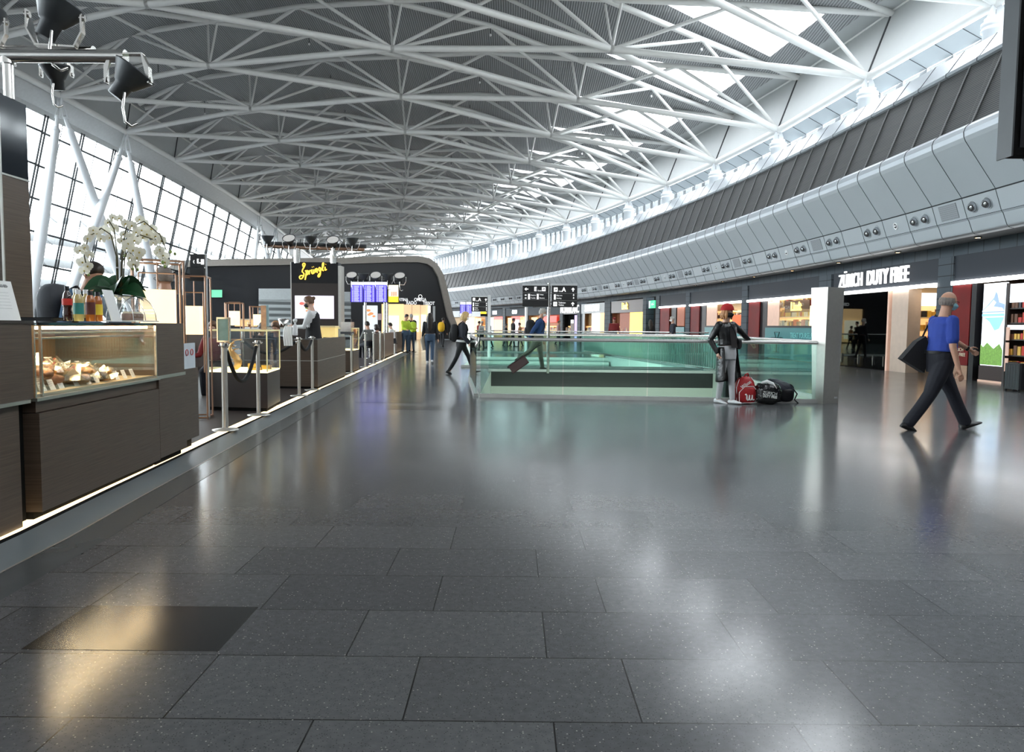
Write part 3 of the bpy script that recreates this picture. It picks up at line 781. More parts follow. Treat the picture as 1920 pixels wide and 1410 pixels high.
def shop(label, a0, a1, fasc=m_fascia, strip_=True, inner=(0, 1), zsill=0., shelves=0, wallm=None, D=.5, light=True, seed=0, frz=(2.6, 3.3)):
    M, w = bayframe(a0, a1)
    root = thing('shop_unit', label, 'shop', M.translation)
    def nb(): b = B(); b.X = M; return b
    b = nb(); b.box((.02, -.02, frz[0]), (w-.02, .35, frz[1])); b.obj('fascia', fasc, root)
    if strip_:
        b = nb(); b.box((.0, -.10, 2.52), (w, -.02, 2.62)); b.obj('light_line', m_tube, root)
    x0, x1 = inner[0]*w, inner[1]*w
    wm = wallm or m_shopw
    b = nb(); b.quad((x0, D, 0), (x1, D, 0), (x1, D, 2.9), (x0, D, 2.9)); b.quad((x0, .1, 0), (x0, D, 0), (x0, D, 2.9), (x0, .1, 2.9)); b.quad((x1, .1, 0), (x1, D, 0), (x1, D, 2.9), (x1, .1, 2.9))
    b.quad((x0, .1, 2.8), (x1, .1, 2.8), (x1, D, 2.8), (x0, D, 2.8)); b.obj('room_shell', wm, root)
    if light:
        b = nb()
        n = max(1, int((x1-x0)/1.3))
        for i in range(n):
            c = x0 + (i+.5)*(x1-x0)/n
            for yy in (D*.3,): b.box((c-.3, yy-.1, 2.74), (c+.3, yy+.1, 2.79))
        b.obj('ceiling_light', m_shopl, root)
    for s in range(shelves):
        z = .55 + s*.42
        b = nb(); b.box((x0+.1, D-.32, z-.03), (x1-.1, D-.02, z)); b.obj('shelf', m_p4, root)
        b = nb(); b.box((x0+.1, D-.06, z), (x1-.1, D-.04, z+.39)); b.obj('lit_back', m_shelfl, root)
        products(root, M, x0+.12, x1-.12, D-.3, z, 20, GOODS, .3, seed*10+s)
    return root, M, w, nb
def panel(nb, root, name, x0, x1, z0, z1, m, y=-.0, t=.04):
    b = nb(); b.box((x0, y, z0), (x1, y+t, z1)); return b.obj(name, m, root)
def lx(px, a0, a1, w, py=600): return (a1 - arcx(px, py))/(a1-a0)*w
# --- nearest bay with the mountain poster (right edge)
A0, A1 = -2.2, arcx(1785, 620)
root, M, w, nb = shop('open shop bay with mountain lightbox poster at the right picture edge', A0, A1, inner=(.0, 1), wallm=m_dbrown, D=4, seed=1)
f = lambda px: lx(px, A0, A1, w, 620)
panel(nb, root, 'red_panel', f(1786), f(1821), .38, 2.5, m_redp, -.05)
panel(nb, root, 'plinth', f(1786), f(1821), 0, .37, m_copper, -.05)
text('lettering', 'ZÜRICH\nDUTY FREE', m_p4, .13, parent=root, X=M @ Matrix.Translation(((f(1786)+f(1821))/2, -.07, .72)) @ Matrix.Rotation(PI/2, 4, 'X'))
panel(nb, root, 'dark_post', f(1823), f(1832), 0, 2.5, m_black, -.05, .3)
panel(nb, root, 'dark_post', f(1834), f(1841), 0, 2.5, m_dbrown, .1, .3)
# lightbox poster: sky, snowy peak, lake mirror and flowers, built from flat shapes on the poster
px0, px1 = f(1842), f(1884)
m_lb = mat('poster_sky', (.75, .82, .9), .5, emit=(.85, .92, 1), es=1.15)
panel(nb, root, 'lightbox_poster', px0, px1, .42, 2.48, m_lb, 0, .06)
def poly(nb, root, name, pts, m, y):
    b = nb(); b.add([(x, y, z) for x, z in pts], [tuple(range(len(pts)))]); return b.obj(name, m, root)
pw = px1-px0
m_mt = mat('poster_rock', (.25, .35, .5), .5, emit=(.3, .42, .6), es=.7); m_lake = mat('poster_lake', (.2, .45, .8), .5, emit=(.3, .6, .95), es=.8)
m_mead = mat('poster_meadow', (.15, .3, .05), .5, emit=(.2, .4, .08), es=.45, ns=18, na=.9); m_snow = mat('poster_snow', (.9, .95, 1), .5, emit=(.9, .95, 1), es=1.1)
poly(nb, root, 'poster_peak', [(px0, 1.75), (px1, 1.75), (px1, 1.95), (px0+pw*.75, 2.0), (px0+pw*.66, 2.2), (px0+pw*.58, 2.28), (px0+pw*.5, 2.12), (px0+pw*.2, 1.92), (px0, 1.82)], m_mt, -.012)
poly(nb, root, 'poster_snowfield', [(px0, 1.78), (px0+pw*.3, 1.93), (px0+pw*.5, 2.06), (px0+pw*.62, 2.0), (px0+pw*.5, 1.9), (px0+pw*.9, 1.86), (px1, 1.78)], m_snow, -.02)
poly(nb, root, 'poster_lake', [(px0, 1.66), (px1, 1.66), (px1, 1.72), (px0, 1.72)], m_lake, -.014)
poly(nb, root, 'poster_reflection', [(px0+pw*.1, 1.63), (px1, 1.63), (px0+pw*.8, 1.35), (px0+pw*.6, 1.3), (px0+pw*.35, 1.52)], m_lake, -.012)
poly(nb, root, 'poster_meadow', [(px0, .44), (px1, .44), (px1, .82), (px0+pw*.85, .98), (px0+pw*.6, .85), (px0+pw*.3, 1.0), (px0+pw*.12, .88), (px0, .95)], m_mead, -.014)
m_slat = stripes('wood_slats', (.03, .012, .008), (.14, .05, .03), 5, 'X', .5, 0, .3)
panel(nb, root, 'slat_base', px0-.05, px1+.05, .05, .41, m_slat, 0, .08)
panel(nb, root, 'slat_plinth', px0-.05, px1+.05, 0, .05, m_peach, -.02, .1)
# --- display shelf right of the poster
xs0 = f(1888)
for i, (z, col) in enumerate([(.35, m_p1), (.72, m_p1), (1.10, m_p1), (1.5, m_p3), (1.85, m_p3)]):
    panel(nb, root, 'shelf', xs0+.05, xs0+1.6, z-.03, z, m_dbrown, .0, .4)
    products(root, M, xs0+.12, xs0+1.6, .02, z, 10, [m_p1, m_p1, m_p3, m_p2] if i < 3 else [m_p3, m_p2, m_p5], .24, 40+i)
panel(nb, root, 'shelf_frame', xs0, xs0+.08, 0, 2.45, m_dbrown, -.05, .5)
for z in (.42, .8, 1.17): panel(nb, root, 'lit_edge', xs0+.09, xs0+.2, z-.1, z+.22, m_peach, -.06, .02)
panel(nb, root, 'screen', xs0+.1, xs0+1.5, 1.98, 2.42, m_lb, -.02, .05)
panel(nb, root, 'lit_counter', xs0+.05, xs0+1.5, 1.33, 1.44, m_lb, -.03, .03)
# warm threshold line
# --- ZDF bay
A0, A1 = arcx(1757, 620), arcx(1560, 620)
pier(arcx(1786, 620), arcx(1757, 620))
root, M, w, nb = shop('shop front with the lit ZÜRICH DUTY FREE lettering above dark glass doors', A0, A1, inner=(0, 1), wallm=m_dbrown, light=False, seed=2, D=3.3)
f = lambda px, py=620: lx(px, A0, A1, w, py)
wx = f(1668)
b = nb(); b.box((wx-.05, .45, 0), (wx, 3.2, 2.8)); b.obj('partition', m_shopw, root)
b = nb(); b.quad((wx, 3.2, 0), (w, 3.2, 0), (w, 3.2, 2.8), (wx, 3.2, 2.8)); b.obj('back_wall', m_shopw, root)
panel(nb, root, 'door_back', .05, wx-.05, 0, 2.6, m_black, .5, .05)
for px in (1580, 1612, 1640, 1660): panel(nb, root, 'door_handle', f(px), f(px)+.03, .12, .45, m_chrome, -.02, .03)
b = nb(); b.box((.05, .02, .02), (wx-.05, .03, 2.52)); b.obj('dark_glass_door', glass('smoked_glass', (.1, .1, .1), .06), root)
panel(nb, root, 'door_frame', wx-.03, wx+.06, 0, 2.52, m_peach, -.06, .2)
panel(nb, root, 'beige_pillar', f(1672), f(1702), 0, 2.52, mat('beige_pillar', (.55, .42, .33), .5), .0, .4)
for i, z in enumerate((.5, .9, 1.3, 1.7)):
    b = nb(); b.box((wx+.0, .5, z-.03), (wx+.35, 2.6, z)); b.obj('shelf', m_p4, root)
    b = nb(); b.box((wx, .5, z), (wx+.02, 2.6, z+.36)); b.obj('lit_back', m_shelfl, root)
    products(root, M @ Matrix.Translation((wx+.25, 0, 0)) @ Matrix.Rotation(PI/2, 4, 'Z'), .55, 2.5, 0, z, 20, GOODS, .28, 70+i)
b = nb(); b.box((wx+.3, .6, 2.05), (wx+.33, 2.2, 2.45)); b.obj('lit_header', m_lb, root)
b = nb(); b.box((wx+.6, .5, 2.6), (w-.3, 1.1, 2.64)); b.obj('ceiling_light', m_shopl, root)
b = nb(); b.box((wx+.5, .9, 0), (wx+1.0, 1.9, .85)); b.obj('white_counter', m_p4, root)
b = nb()
for i in range(6): b.X = M; b.box((wx+.88, 1.0+i*.14, .85), (wx+.96, 1.08+i*.14, 1.0))
b.obj('goods', m_p2, root)['kind'] = 'stuff'
T = M @ Matrix.Translation((0, -.08, 2.97)) @ Matrix.Rotation(PI/2, 4, 'X')
xm = lambda px: Matrix.Translation((lx(px, A0, A1, w, 525), 0, 0))
text('lettering', 'ZÜRICH', m_text, .66, .03, root, T @ xm(1578), 'LEFT', 0.0, .68)
text('lettering', 'DUTY FREE', m_text, .67, .03, root, T @ xm(1631), 'LEFT', .008, .72)
# --- Lindt bay with teal window panel
pier(arcx(1558, 620), arcx(1535, 620))
def lindt2():
    A0, A1 = arcx(1534, 620), arcx(1402, 620)
    root, M, w, nb = shop('shop front with gold Lindt sign above a teal TREAT YOURSELF panel', A0, A1, inner=(.25, 1), shelves=5, seed=3)
    f = lambda px: lx(px, A0, A1, w)
    panel(nb, root, 'red_panel', f(1404), f(1425), 0, 2.5, m_redp, -.02)
    panel(nb, root, 'dark_door', f(1425.5), f(1437), 0, 2.55, m_black, .05, .1)
    panel(nb, root, 'peach_panel', f(1439), f(1461), 1.42, 2.5, m_peach, .02)
    panel(nb, root, 'sill', f(1437), w-.1, 1.34, 1.42, m_black, -.04, .1)
    panel(nb, root, 'teal_panel', f(1437), w-.12, 0.02, 1.34, m_teal, -.02)
    Tm = lambda px, z, y=-.05: M @ Matrix.Translation((f(px), y, z)) @ Matrix.Rotation(PI/2, 4, 'X')
    text('lettering', 'TREAT YOURSELF', m_tealt, .30, .004, root, Tm(1486, 1.02), 'LEFT', .004, .78)
    xx = f(1460); b = nb()   # drawn glass funnel and cups
    for s in ((xx-.25, 1.15, xx+.25, 1.15), (xx-.25, 1.15, xx-.08, .9), (xx+.25, 1.15, xx+.08, .9), (xx-.08, .9, xx+.08, .9), (xx, .9, xx, .3), (xx-.5, .92, xx-.1, .92), (xx-.3, .3, xx+.3, .3), (xx-.5, .92, xx-.45, .78), (xx-.12, .92, xx-.17, .78), (xx-.45, .78, xx-.17, .78)):
        b.tube((s[0], -.03, s[1]), (s[2], -.03, s[3]), .012, n=5)
    for c in (xx+.3, xx+.48): b.path([(c+.09*math.cos(a*PI/6), -.03, .85+.09*math.sin(a*PI/6)) for a in range(12)], .01, 5, closed=True)
    b.obj('drawn_stand', m_black, root)
    text('lettering', "Lindt", m_gold, .5, .02, root, Tm(1478, 2.2, .12), 'LEFT', .012, .9)
    b = nb(); b.box((f(1466), .14, 1.98), (f(1511), .18, 2.46)); b.obj('sign_board', m_p3, root)
    for x in (1514, 1519): panel(nb, root, 'light_column', f(x), f(x)+.09, 1.42, 2.2, mat('lamp_column', (1, .9, .6), .5, emit=(1, .8, .45), es=2.0), .1)
    b = nb(); b.box((f(1461), .02, 1.42), (w-.1, .03, 2.5)); b.obj('window_pane', m_glassc, root)
lindt2()
pier(arcx(1402, 620), arcx(1391, 620))
def bay3():
    A0, A1 = arcx(1391, 620), arcx(1294, 620)
    root, M, w, nb = shop('shop front with red poster behind the person in the red cap', A0, A1, inner=(.3, 1), shelves=4, seed=4)
    f = lambda px: lx(px, A0, A1, w)
    panel(nb, root, 'red_panel', f(1295), f(1312), 0, 2.5, m_redp, -.02)
    panel(nb, root, 'dark_door', f(1312), f(1323), 0, 2.55, m_black, .05, .1)
    panel(nb, root, 'peach_panel', f(1325), f(1344), 1.42, 2.5, m_peach, .02)
    panel(nb, root, 'sill', f(1323), w-.1, 1.34, 1.42, m_black, -.04, .1)
    panel(nb, root, 'teal_panel', f(1323), w-.12, 0.02, 1.34, m_teal, -.02)
    panel(nb, root, 'orange_poster', f(1370), f(1387), 1.44, 1.95, mat('orange_poster', (.7, .12, .03), .5, emit=(1, .15, .03), es=.5), .1)
    text('lettering', 'TREAT YOURSELF', m_tealt, .30, .004, root, M @ Matrix.Translation((f(1350), -.05, 1.02)) @ Matrix.Rotation(PI/2, 4, 'X'), 'LEFT', .004, .78)
bay3()
pier(arcx(1294, 620), arcx(1286, 620))
def bay4():
    A0, A1 = arcx(1286, 620), arcx(1237, 620)
    root, M, w, nb = shop('narrow shop bay with red panel behind the man in the white mask', A0, A1, inner=(.3, 1), light=False, wallm=mat('rust_wall', (.22, .07, .03), .6), seed=5)
    panel(nb, root, 'red_panel', .05, w*.38, 0, 2.5, m_redp, -.02)
    panel(nb, root, 'dark_door', w*.42, w*.6, 0, 2.55, m_black, .05, .1)
    panel(nb, root, 'rust_panel', w*.66, w*.92, 1.4, 2.5, mat('rust_panel', (.25, .08, .04), .5, emit=(.5, .14, .06), es=.3), .02)
    panel(nb, root, 'teal_panel', w*.5, w*.95, 0.02, 1.34, m_teal, -.02)
bay4()
pier(arcx(1237, 620), arcx(1230, 620))
def gap():
    A0, A1 = arcx(1230, 620), arcx(1212, 620)
    M, w = bayframe(A0, A1); b = B(); b.X = M; b.box((0, .8, 0), (w, .9, 3.5)); b.obj('wall_right_dark_passage', m_blackm, kind='structure')
    root = thing('exit_sign', 'green and white emergency exit sign in the dark passage', 'exit sign', M @ V((w*.6, 0, 2.55)))
    b = B(); b.X = M; b.box((w*.35, -.1, 2.55), (w*.98, -.04, 3.05)); b.obj('sign_box', mat('exit_green', (.02, .5, .2), .5, emit=(.05, .75, .3), es=.9), root)
    b = B(); b.X = M; b.box((w*.35, -.11, 2.57), (w*.52, -.1, 3.03)); b.add([(w*.6, -.11, 2.8), (w*.72, -.11, 2.92), (w*.72, -.11, 2.68)], [(0, 1, 2)]); b.box((w*.7, -.11, 2.76), (w*.9, -.105, 2.84)); b.ell((w*.84, -.11, 2.93), (.04, .01, .04), 8, 5); b.obj('pictogram', m_white, root)
gap()
pier(arcx(1212, 620), arcx(1206, 620))
def lindt1():
    A0, A1 = arcx(1206, 620), arcx(1145, 620)
    root, M, w, nb = shop('shop front with brown fascia and gold Lindt lettering beside the exit sign', A0, A1, fasc=mat('brown_fascia', (.06, .04, .035), .4), strip_=False, frz=(2.35, 3.22), shelves=2, wallm=mat('cocoa_wall', (.25, .09, .04), .5), seed=6)
    panel(nb, root, 'yellow_panel', w*.57, w*.98, .35, 2.35, mat('yellow_lit_panel', (1, .7, .15), .5, emit=(1, .62, .12), es=1.3), .1)
    panel(nb, root, 'rust_panel', w*.22, w*.55, .35, 2.35, mat('rust_wall2', (.25, .07, .03), .5, emit=(.5, .12, .04), es=.25), .2)
    text('lettering', "Lindt", m_gold, .7, .03, root, M @ Matrix.Translation((w*.47, -.06, 2.8)) @ Matrix.Rotation(PI/2, 4, 'X'), 'CENTER', .01, .8)
lindt1()
pier(arcx(1145, 620), arcx(1134, 620))
def shopx(label, px0, px1, sign, fasc, accents, seed, strip_=False, signm=None, wallm=None, size=.5):
    A0, A1 = arcx(px1, 612), arcx(px0, 612)
    root, M, w, nb = shop(label, A0, A1, fasc=fasc, strip_=strip_, frz=(2.4, 3.2), shelves=2, wallm=wallm, seed=seed)
    for (f0, f1, z0, z1, m) in accents: panel(nb, root, 'display_panel', w*f0, w*f1, z0, z1, m, .05)
    if sign: text('lettering', sign, signm or m_text, size, .03, root, M @ Matrix.Translation((w*.5, -.06, 2.8)) @ Matrix.Rotation(PI/2, 4, 'X'), 'CENTER', .012, .8)
m_whitel = mat('bright_shop_light', (1, .98, .9), .5, emit=(1, .95, .85), es=3.0)
m_warml = mat('amber_shop_light', (1, .7, .3), .5, emit=(1, .55, .2), es=1.2)
m_redl = mat('red_shop_light', (1, .2, .15), .5, emit=(1, .05, .04), es=1.1)
m_pink = mat('pink_shop_light', (1, .7, .8), .5, emit=(1, .6, .72), es=1.2)
m_lilac = mat('lilac_poster', (.5, .4, .8), .5, emit=(.5, .38, .8), es=.8)
m_greyf = mat('pale_grey_fascia', (.4, .42, .43), .4)
shopx('white-lit shop with pale grey fascia beside the brown Lindt front', 1089, 1134, 'SWAROVSKI', m_greyf, [(.0, .14, 0, 2.4, m_greyf), (.45, .76, 0, 2.4, m_whitel), (.78, .96, .3, 2.4, m_warml)], 11, size=.75)
pier(arcx(1089, 612), arcx(1083, 612))
shopx('dark shop front with white MONTBLANC lettering below the wayfinding sign', 1056, 1082, 'MONTBLANC', m_black, [(.5, .75, .2, 1.6, m_p3), (.52, .7, 1.6, 1.9, m_text), (.78, .99, 0, 2.3, m_lilac)], 12, wallm=m_blackm, size=.95)
pier(arcx(1056, 612), arcx(1050, 612))
shopx('shop front with reddish light behind the man in blue', 990, 1049, 'BOSS', m_slate, [(.1, .3, .4, 2.2, m_warml), (.5, .9, 1.7, 2.3, m_redl)], 13, size=.6)
pier(arcx(990, 612), arcx(985, 612))
shopx('shop front with pink and red lit displays in the far storefront row', 948, 984, 'COCO', m_slate, [(.1, .3, .6, 2.2, m_warml), (.35, .7, .3, 2.0, m_pink), (.3, .9, 2.0, 2.35, m_redl), (.75, .95, 1.2, 2.3, m_warml)], 14, size=.6)
pier(arcx(948, 612), arcx(943, 612))
shopx('shop front with red header and cream displays, farthest but one', 915, 942, 'NEWS', m_slate, [(.05, .35, 0, 2.3, m_lb), (.4, .98, .2, 2.0, m_warml), (.4, .98, 2.0, 2.35, m_redl)], 15, size=.6)
pier(arcx(915, 612), arcx(911, 612))
shopx('farthest lit shop front beside the black building', 868, 910, '', m_greyf, [(.0, .5, .0, 2.3, m_whitel), (.55, .8, .2, 2.2, m_warml)], 16)
shopx('pale shop front partly hidden by the black building', 800, 867, '', m_greyf, [(.2, .5, .2, 2.2, m_whitel)], 17)
# ================================================================== BAR AND DELI COUNTERS ON THE LEFT
PZ = .05
def frame2(p, q, z=PZ):
    """x runs from p to q (away from the camera), y to the left (behind the counter)"""
    x = (V(q)-V(p)); x.z = 0; L = x.length; x.normalize(); y = V((-x.y, x.x, 0))
    M = Matrix((x, y, UPV)).transposed().to_4x4(); M.translation = (p[0], p[1], z); return M, L
c0, c1 = G(80, 963, .09), G(301, 864, .09)
M1, L1 = frame2(c0, c1)
def fx(px, py=700, M=M1):
    """position along the counter front seen at this pixel column"""
    d = ray(px, py); o = M.translation; x = V(M.col[0][:3]); n = V(M.col[1][:3])
    t = n.dot(o)/n.dot(d) if False else (n.x*o.x+n.y*o.y)/(n.x*d.x+n.y*d.y)
    p = V((d.x*t, d.y*t, 0)); return (p-V((o.x, o.y, 0))).dot(x)
TOPZ = 1.255      # counter top above the bar floor
LED = .775
xe = fx(293, 650); x_end = fx(347, 650)
def nbm(M):
    b = B(); b.X = M; return b
m_silver = mat('ledge_metal', (.55, .54, .5), .3, .9, ns=6)
# first unit (cut by the left picture edge)
root = thing('serving_counter', 'brown counter unit cut by the left picture edge, under the black tower', 'counter', M1 @ V((-1.2, 0, 0)))
xl = fx(62, 650)
b = nbm(M1); b.box((-3.2, .03, .0), (-.16, .95, LED-.02)); b.obj('base_panel', m_brown, root)
b = nbm(M1); b.box((-3.2, -.02, LED-.02), (-.12, .97, LED)); b.obj('ledge', m_silver, root)
b = nbm(M1); b.box((-3.2, 0, LED), (xl-.01, .95, TOPZ-.02)); b.obj('upper_panel', m_brown, root)
b = nbm(M1); b.box((-3.2, -.01, TOPZ-.02), (xl-.01, .97, TOPZ)); b.obj('top', m_dbrown, root)
b = nbm(M1); b.box((-.16, .10, .0), (-.0, .9, LED)); b.obj('recess', m_blackm, root)
# display counter
disp = thing('pastry_display_counter', 'brown display counter with a lit glass case of wrapped pastries', 'display counter', M1 @ V((L1/2, 0, 0)))
b = nbm(M1); b.box((0, 0, .05), (L1, .9, LED-.10)); b.obj('base_panel', m_brown, disp)
b = nbm(M1); b.box((0, .02, LED-.095), (L1, .9, LED-.02)); b.obj('drawer_band', m_brown, disp)
b = nbm(M1); b.box((0.01, .06, .0), (L1-.01, .9, .05)); b.obj('toe_kick', m_blackm, disp)
b = nbm(M1); b.box((xl, -.015, LED-.02), (L1, .92, LED)); b.obj('ledge', m_silver, disp)
b = nbm(M1); b.box((xl, .0, TOPZ-.028), (xe, .9, TOPZ-.012)); b.obj('top_glass', glass('dark_top_glass', (.35, .42, .42), .12), disp)
b = nbm(M1); b.box((xl, .0, LED), (xe, .008, TOPZ-.03)); b.obj('front_glass', m_glassc, disp)
b = nbm(M1)
for x in (xl+.005, fx(76, 650), xe-.012): b.box((x, -.004, LED), (x+.012, .012, TOPZ-.03))
for z in (TOPZ-.085, TOPZ-.12): b.box((xl, .1, z), (xe, .12, z+.012))
b.obj('edge_strips', m_chrome, disp)
m_caseback = mat('case_back_glass', (.12, .07, .03), .35, ns=3, na=.4)
b = nbm(M1); b.box((xl, .84, LED), (xe, .88, TOPZ-.03)); b.obj('back_doors', m_caseback, disp)
b = nbm(M1); b.box(((xl+xe)/2+.15, .80, LED), ((xl+xe)/2+.24, .84, TOPZ-.03)); b.obj('door_stile', mat('beige_stile', (.45, .36, .25), .5), disp)
b = nbm(M1); b.box((xl+.02, .02, LED+.001), (xe-.02, .84, LED+.02)); b.obj('tray', mat('case_tray', (.5, .42, .3), .5), disp)
li = bpy.data.lights.new('case_light', 'AREA'); li.shape = 'RECTANGLE'; li.size = xe-xl-.15; li.size_y = .08; li.energy = 14; li.color = (1, .74, .42)
lo = bpy.data.objects.new('case_light', li); COL.objects.link(lo); lo.matrix_world = M1 @ Matrix.Translation(((xl+xe)/2, .42, TOPZ-.05))
b = nbm(M1); b.box((xl+.05, .05, TOPZ-.055), (xe-.05, .10, TOPZ-.035)); b.obj('case_lamp', mat('case_lamp', (1, .85, .6), .5, emit=(1, .68, .35), es=30), disp)
# pastries: each wrapped piece a thing of its own
m_past = [mat('golden_crust', (.55, .28, .08), .5, ns=30, na=.4), mat('dark_crust', (.26, .11, .05), .5, ns=30, na=.4), mat('cream_filling', (.75, .62, .38), .5, ns=25, na=.2), mat('red_filling', (.5, .08, .04), .5), mat('green_leaf', (.15, .3, .06), .5)]
m_wrap = glass('cellophane', (.97, .97, .97), .16, .12)
prot = {}
def pastry(kind, loc, rz, rnd):
    lab = {'roll': 'cellophane-wrapped bread roll in the heap of the display case', 'slice': 'wrapped sandwich slice in the heap of the display case', 'croissant': 'croissant in the heap of the display case', 'quiche': 'orange quiche at the right end of the display case'}[kind]
    if kind in prot: return copy_tree(prot[kind], loc, rz)
    r = thing('wrapped_' + kind if kind != 'croissant' else 'croissant', lab, {'roll': 'bread roll', 'slice': 'sandwich', 'croissant': 'croissant', 'quiche': 'quiche'}[kind], loc, rz, {'roll': 'wrapped rolls in the display case', 'slice': 'wrapped sandwiches in the display case', 'croissant': 'croissants in the display case', 'quiche': 'quiches in the display case'}[kind])
    def nb(): return B().at(loc, rz)
    if kind == 'roll':
        b = nb(); b.loft([[V((x, math.cos(q)*.032*s, .035+math.sin(q)*.03*s)) for q in [i*PI/5 for i in range(10)]] for x, s in ((-.075, .3), (-.06, .8), (-.02, 1), (.03, 1), (.06, .75), (.078, .25))]); b.obj('bread', m_past[0], r)
        b = nb(); b.loft([[V((x, math.cos(q)*.04*s, .037+math.sin(q)*.036*s)) for q in [i*PI/4 for i in range(8)]] for x, s in ((-.11, 1.0), (-.085, .35), (-.06, 1), (.06, 1), (.085, .35), (.115, 1.1))], cap=False, smooth=False); b.obj('wrapper', m_wrap, r)
    elif kind == 'slice':
        b = nb(); b.ext([V((-.06, 0, 0)), V((.06, 0, 0)), V((0, 0, .07))], (0, .05, 0)); b.obj('bread', m_past[2], r)
        b = nb(); b.ext([V((-.05, .018, .004)), V((.05, .018, .004)), V((0, .018, .075))], (0, .014, 0)); b.obj('filling', m_past[3], r)
        b = nb(); b.ext([V((-.075, -.008, 0)), V((.075, -.008, 0)), V((0, -.008, .088))], (0, .066, 0)); b.obj('wrapper', m_wrap, r)
    elif kind == 'croissant':
        pts = [V((.07*math.cos(a), .05*math.sin(a), .022)) for a in [PI*i/8-.0 for i in range(9)]]
        b = nb(); b.path(pts, [.008, .016, .023, .028, .031, .028, .023, .016, .008], 9); b.obj('crust', m_past[1], r)
        b = nb()
        for i in range(1, 8): b.path([pts[i]*.99, pts[i]*1.01 + V((.002, 0, 0))], .03 - abs(i-4)*.004, 9)
        b.obj('ridge', m_past[0], r)
    else:
        b = nb(); b.lathe([(.05, 0), (.06, .035), (.055, .035), (.05, .03), (.0, .034)]); b.obj('crust', m_past[0], r)
        b = nb(); b.lathe([(.052, .03), (.04, .04), (.0, .042)]); b.obj('filling', mat('orange_filling', (.7, .28, .05), .4, ns=30, na=.4), r)
    prot[kind] = r; return r
rnd = random.Random(5)
for i in range(84):
    u = rnd.random(); yy = .12 + .55*rnd.random()
    xx = xl + .1 + (xe-xl)*.60*u
    h = max(0, (.19 - abs(yy-.5)*.3)*(1-u*.75)) + yy*.07
    lay = rnd.random()
    pastry(rnd.choice(['roll', 'roll', 'slice', 'slice', 'croissant']), M1 @ V((xx, yy, LED+.02+h*lay)), rnd.uniform(0, 6.28), rnd).scale = (1.3,)*3
for i in range(7): pastry('quiche', M1 @ V((xl+(xe-xl)*(.64+.035*(i % 4)), .18+.12*(i//4), LED+.02)), i, rnd)
# price cards
m_card = mat('price_card', (.85, .85, .83), .5, ns=40, na=.03); m_ink = mat('grey_print', (.35, .35, .35), .6)
cards = [(84, 732, .09), (101, 730, .09), (119, 727, .09), (135, 725, .09), (163, 719, .09), (185, 715, .09), (201, 713, .09), (238, 706, .09), (252, 703, .09), (267, 701, .09), (216, 694, .35), (120, 672, .6)]
for i, (px, py, yy) in enumerate(cards):
    c = M1 @ V((fx(px, py) + yy*.55, yy, LED+.02 + (0 if yy < .1 else (.08 if yy < .5 else .16))))
    sc = 1.25 if i < 2 else 1
    if 'card' not in CH:
        rzc = math.atan2(M1.col[0][1], M1.col[0][0])
        r = thing('price_card', 'white price card standing along the front edge of the display case', 'price card', c, rzc, 'price cards in the display case')
        b = B().at(c, rzc, rx=-.4); b.box((-.032, -.001, 0), (.032, .001, .075)); b.obj('card', m_card, r)
        b = B().at(c, rzc, rx=-.4)
        for q in range(3): b.box((-.024, -.002, .055-q*.014), (.02-q*.01, -.001, .058-q*.014))
        b.obj('print', m_ink, r); CH['card'] = r
    else:
        r = copy_tree(CH['card'], c, scale=sc)
        if i == 10: r['label'] = 'white price card standing on the quiches'; del r['group']
        if i == 11: r['label'] = 'white price card on top of the pastry heap'; del r['group']
# end unit and low box
root = thing('counter_end_unit', 'tall brown end unit between the display case and the glowing lantern', 'counter unit', M1 @ V((L1+.3, 0, 0)))
b = nbm(M1); b.box((L1+.005, .0, .06), (x_end, .9, LED-.02)); b.obj('base_panel', m_brown, root)
b = nbm(M1); b.box((xe+.002, .0, LED-.018), (x_end, .9, LED+.012)); b.obj('ledge', m_silver, root)
b = nbm(M1); b.box((xe+.002, .0, LED+.012), (x_end-.03, .9, TOPZ-.01)); b.obj('upper_panel', m_brown, root)
b = nbm(M1); b.box((L1+.02, .05, .0), (x_end-.02, .9, .06)); b.obj('toe_kick', m_blackm, root)
x3 = fx(372, 700) + .13
root = thing('low_counter_box', 'low brown counter box holding the white hygiene notice', 'counter unit', M1 @ V((x_end+.25, .1, 0)))
b = nbm(M1); b.box((x_end+.01, .05, .10), (x3, .9, .80)); b.obj('base_panel', m_brown, root)
b = nbm(M1); b.box((x_end+.02, .12, .0), (x3-.02, .9, .10)); b.obj('toe_kick', m_blackm, root)
root = thing('notice_sheet', 'white hygiene notice with three round symbols on the low counter box', 'notice', M1 @ V((x_end+.2, .15, .84)))
b = nbm(M1); b.box((x3-.5, .06, .80), (x3-.04, .075, 1.05)); b.obj('sheet', mat('blueish_sheet', (.62, .68, .72), .5, ns=8, na=.08), root)
b = nbm(M1)
for i, x in enumerate((.41, .27, .14)): b.path([(x3-x+.032*math.cos(a*PI/6), .056, .96+.03*math.sin(a*PI/6)) for a in range(12)], .004, 5, closed=True)
b.obj('round_symbols', m_p2, root)
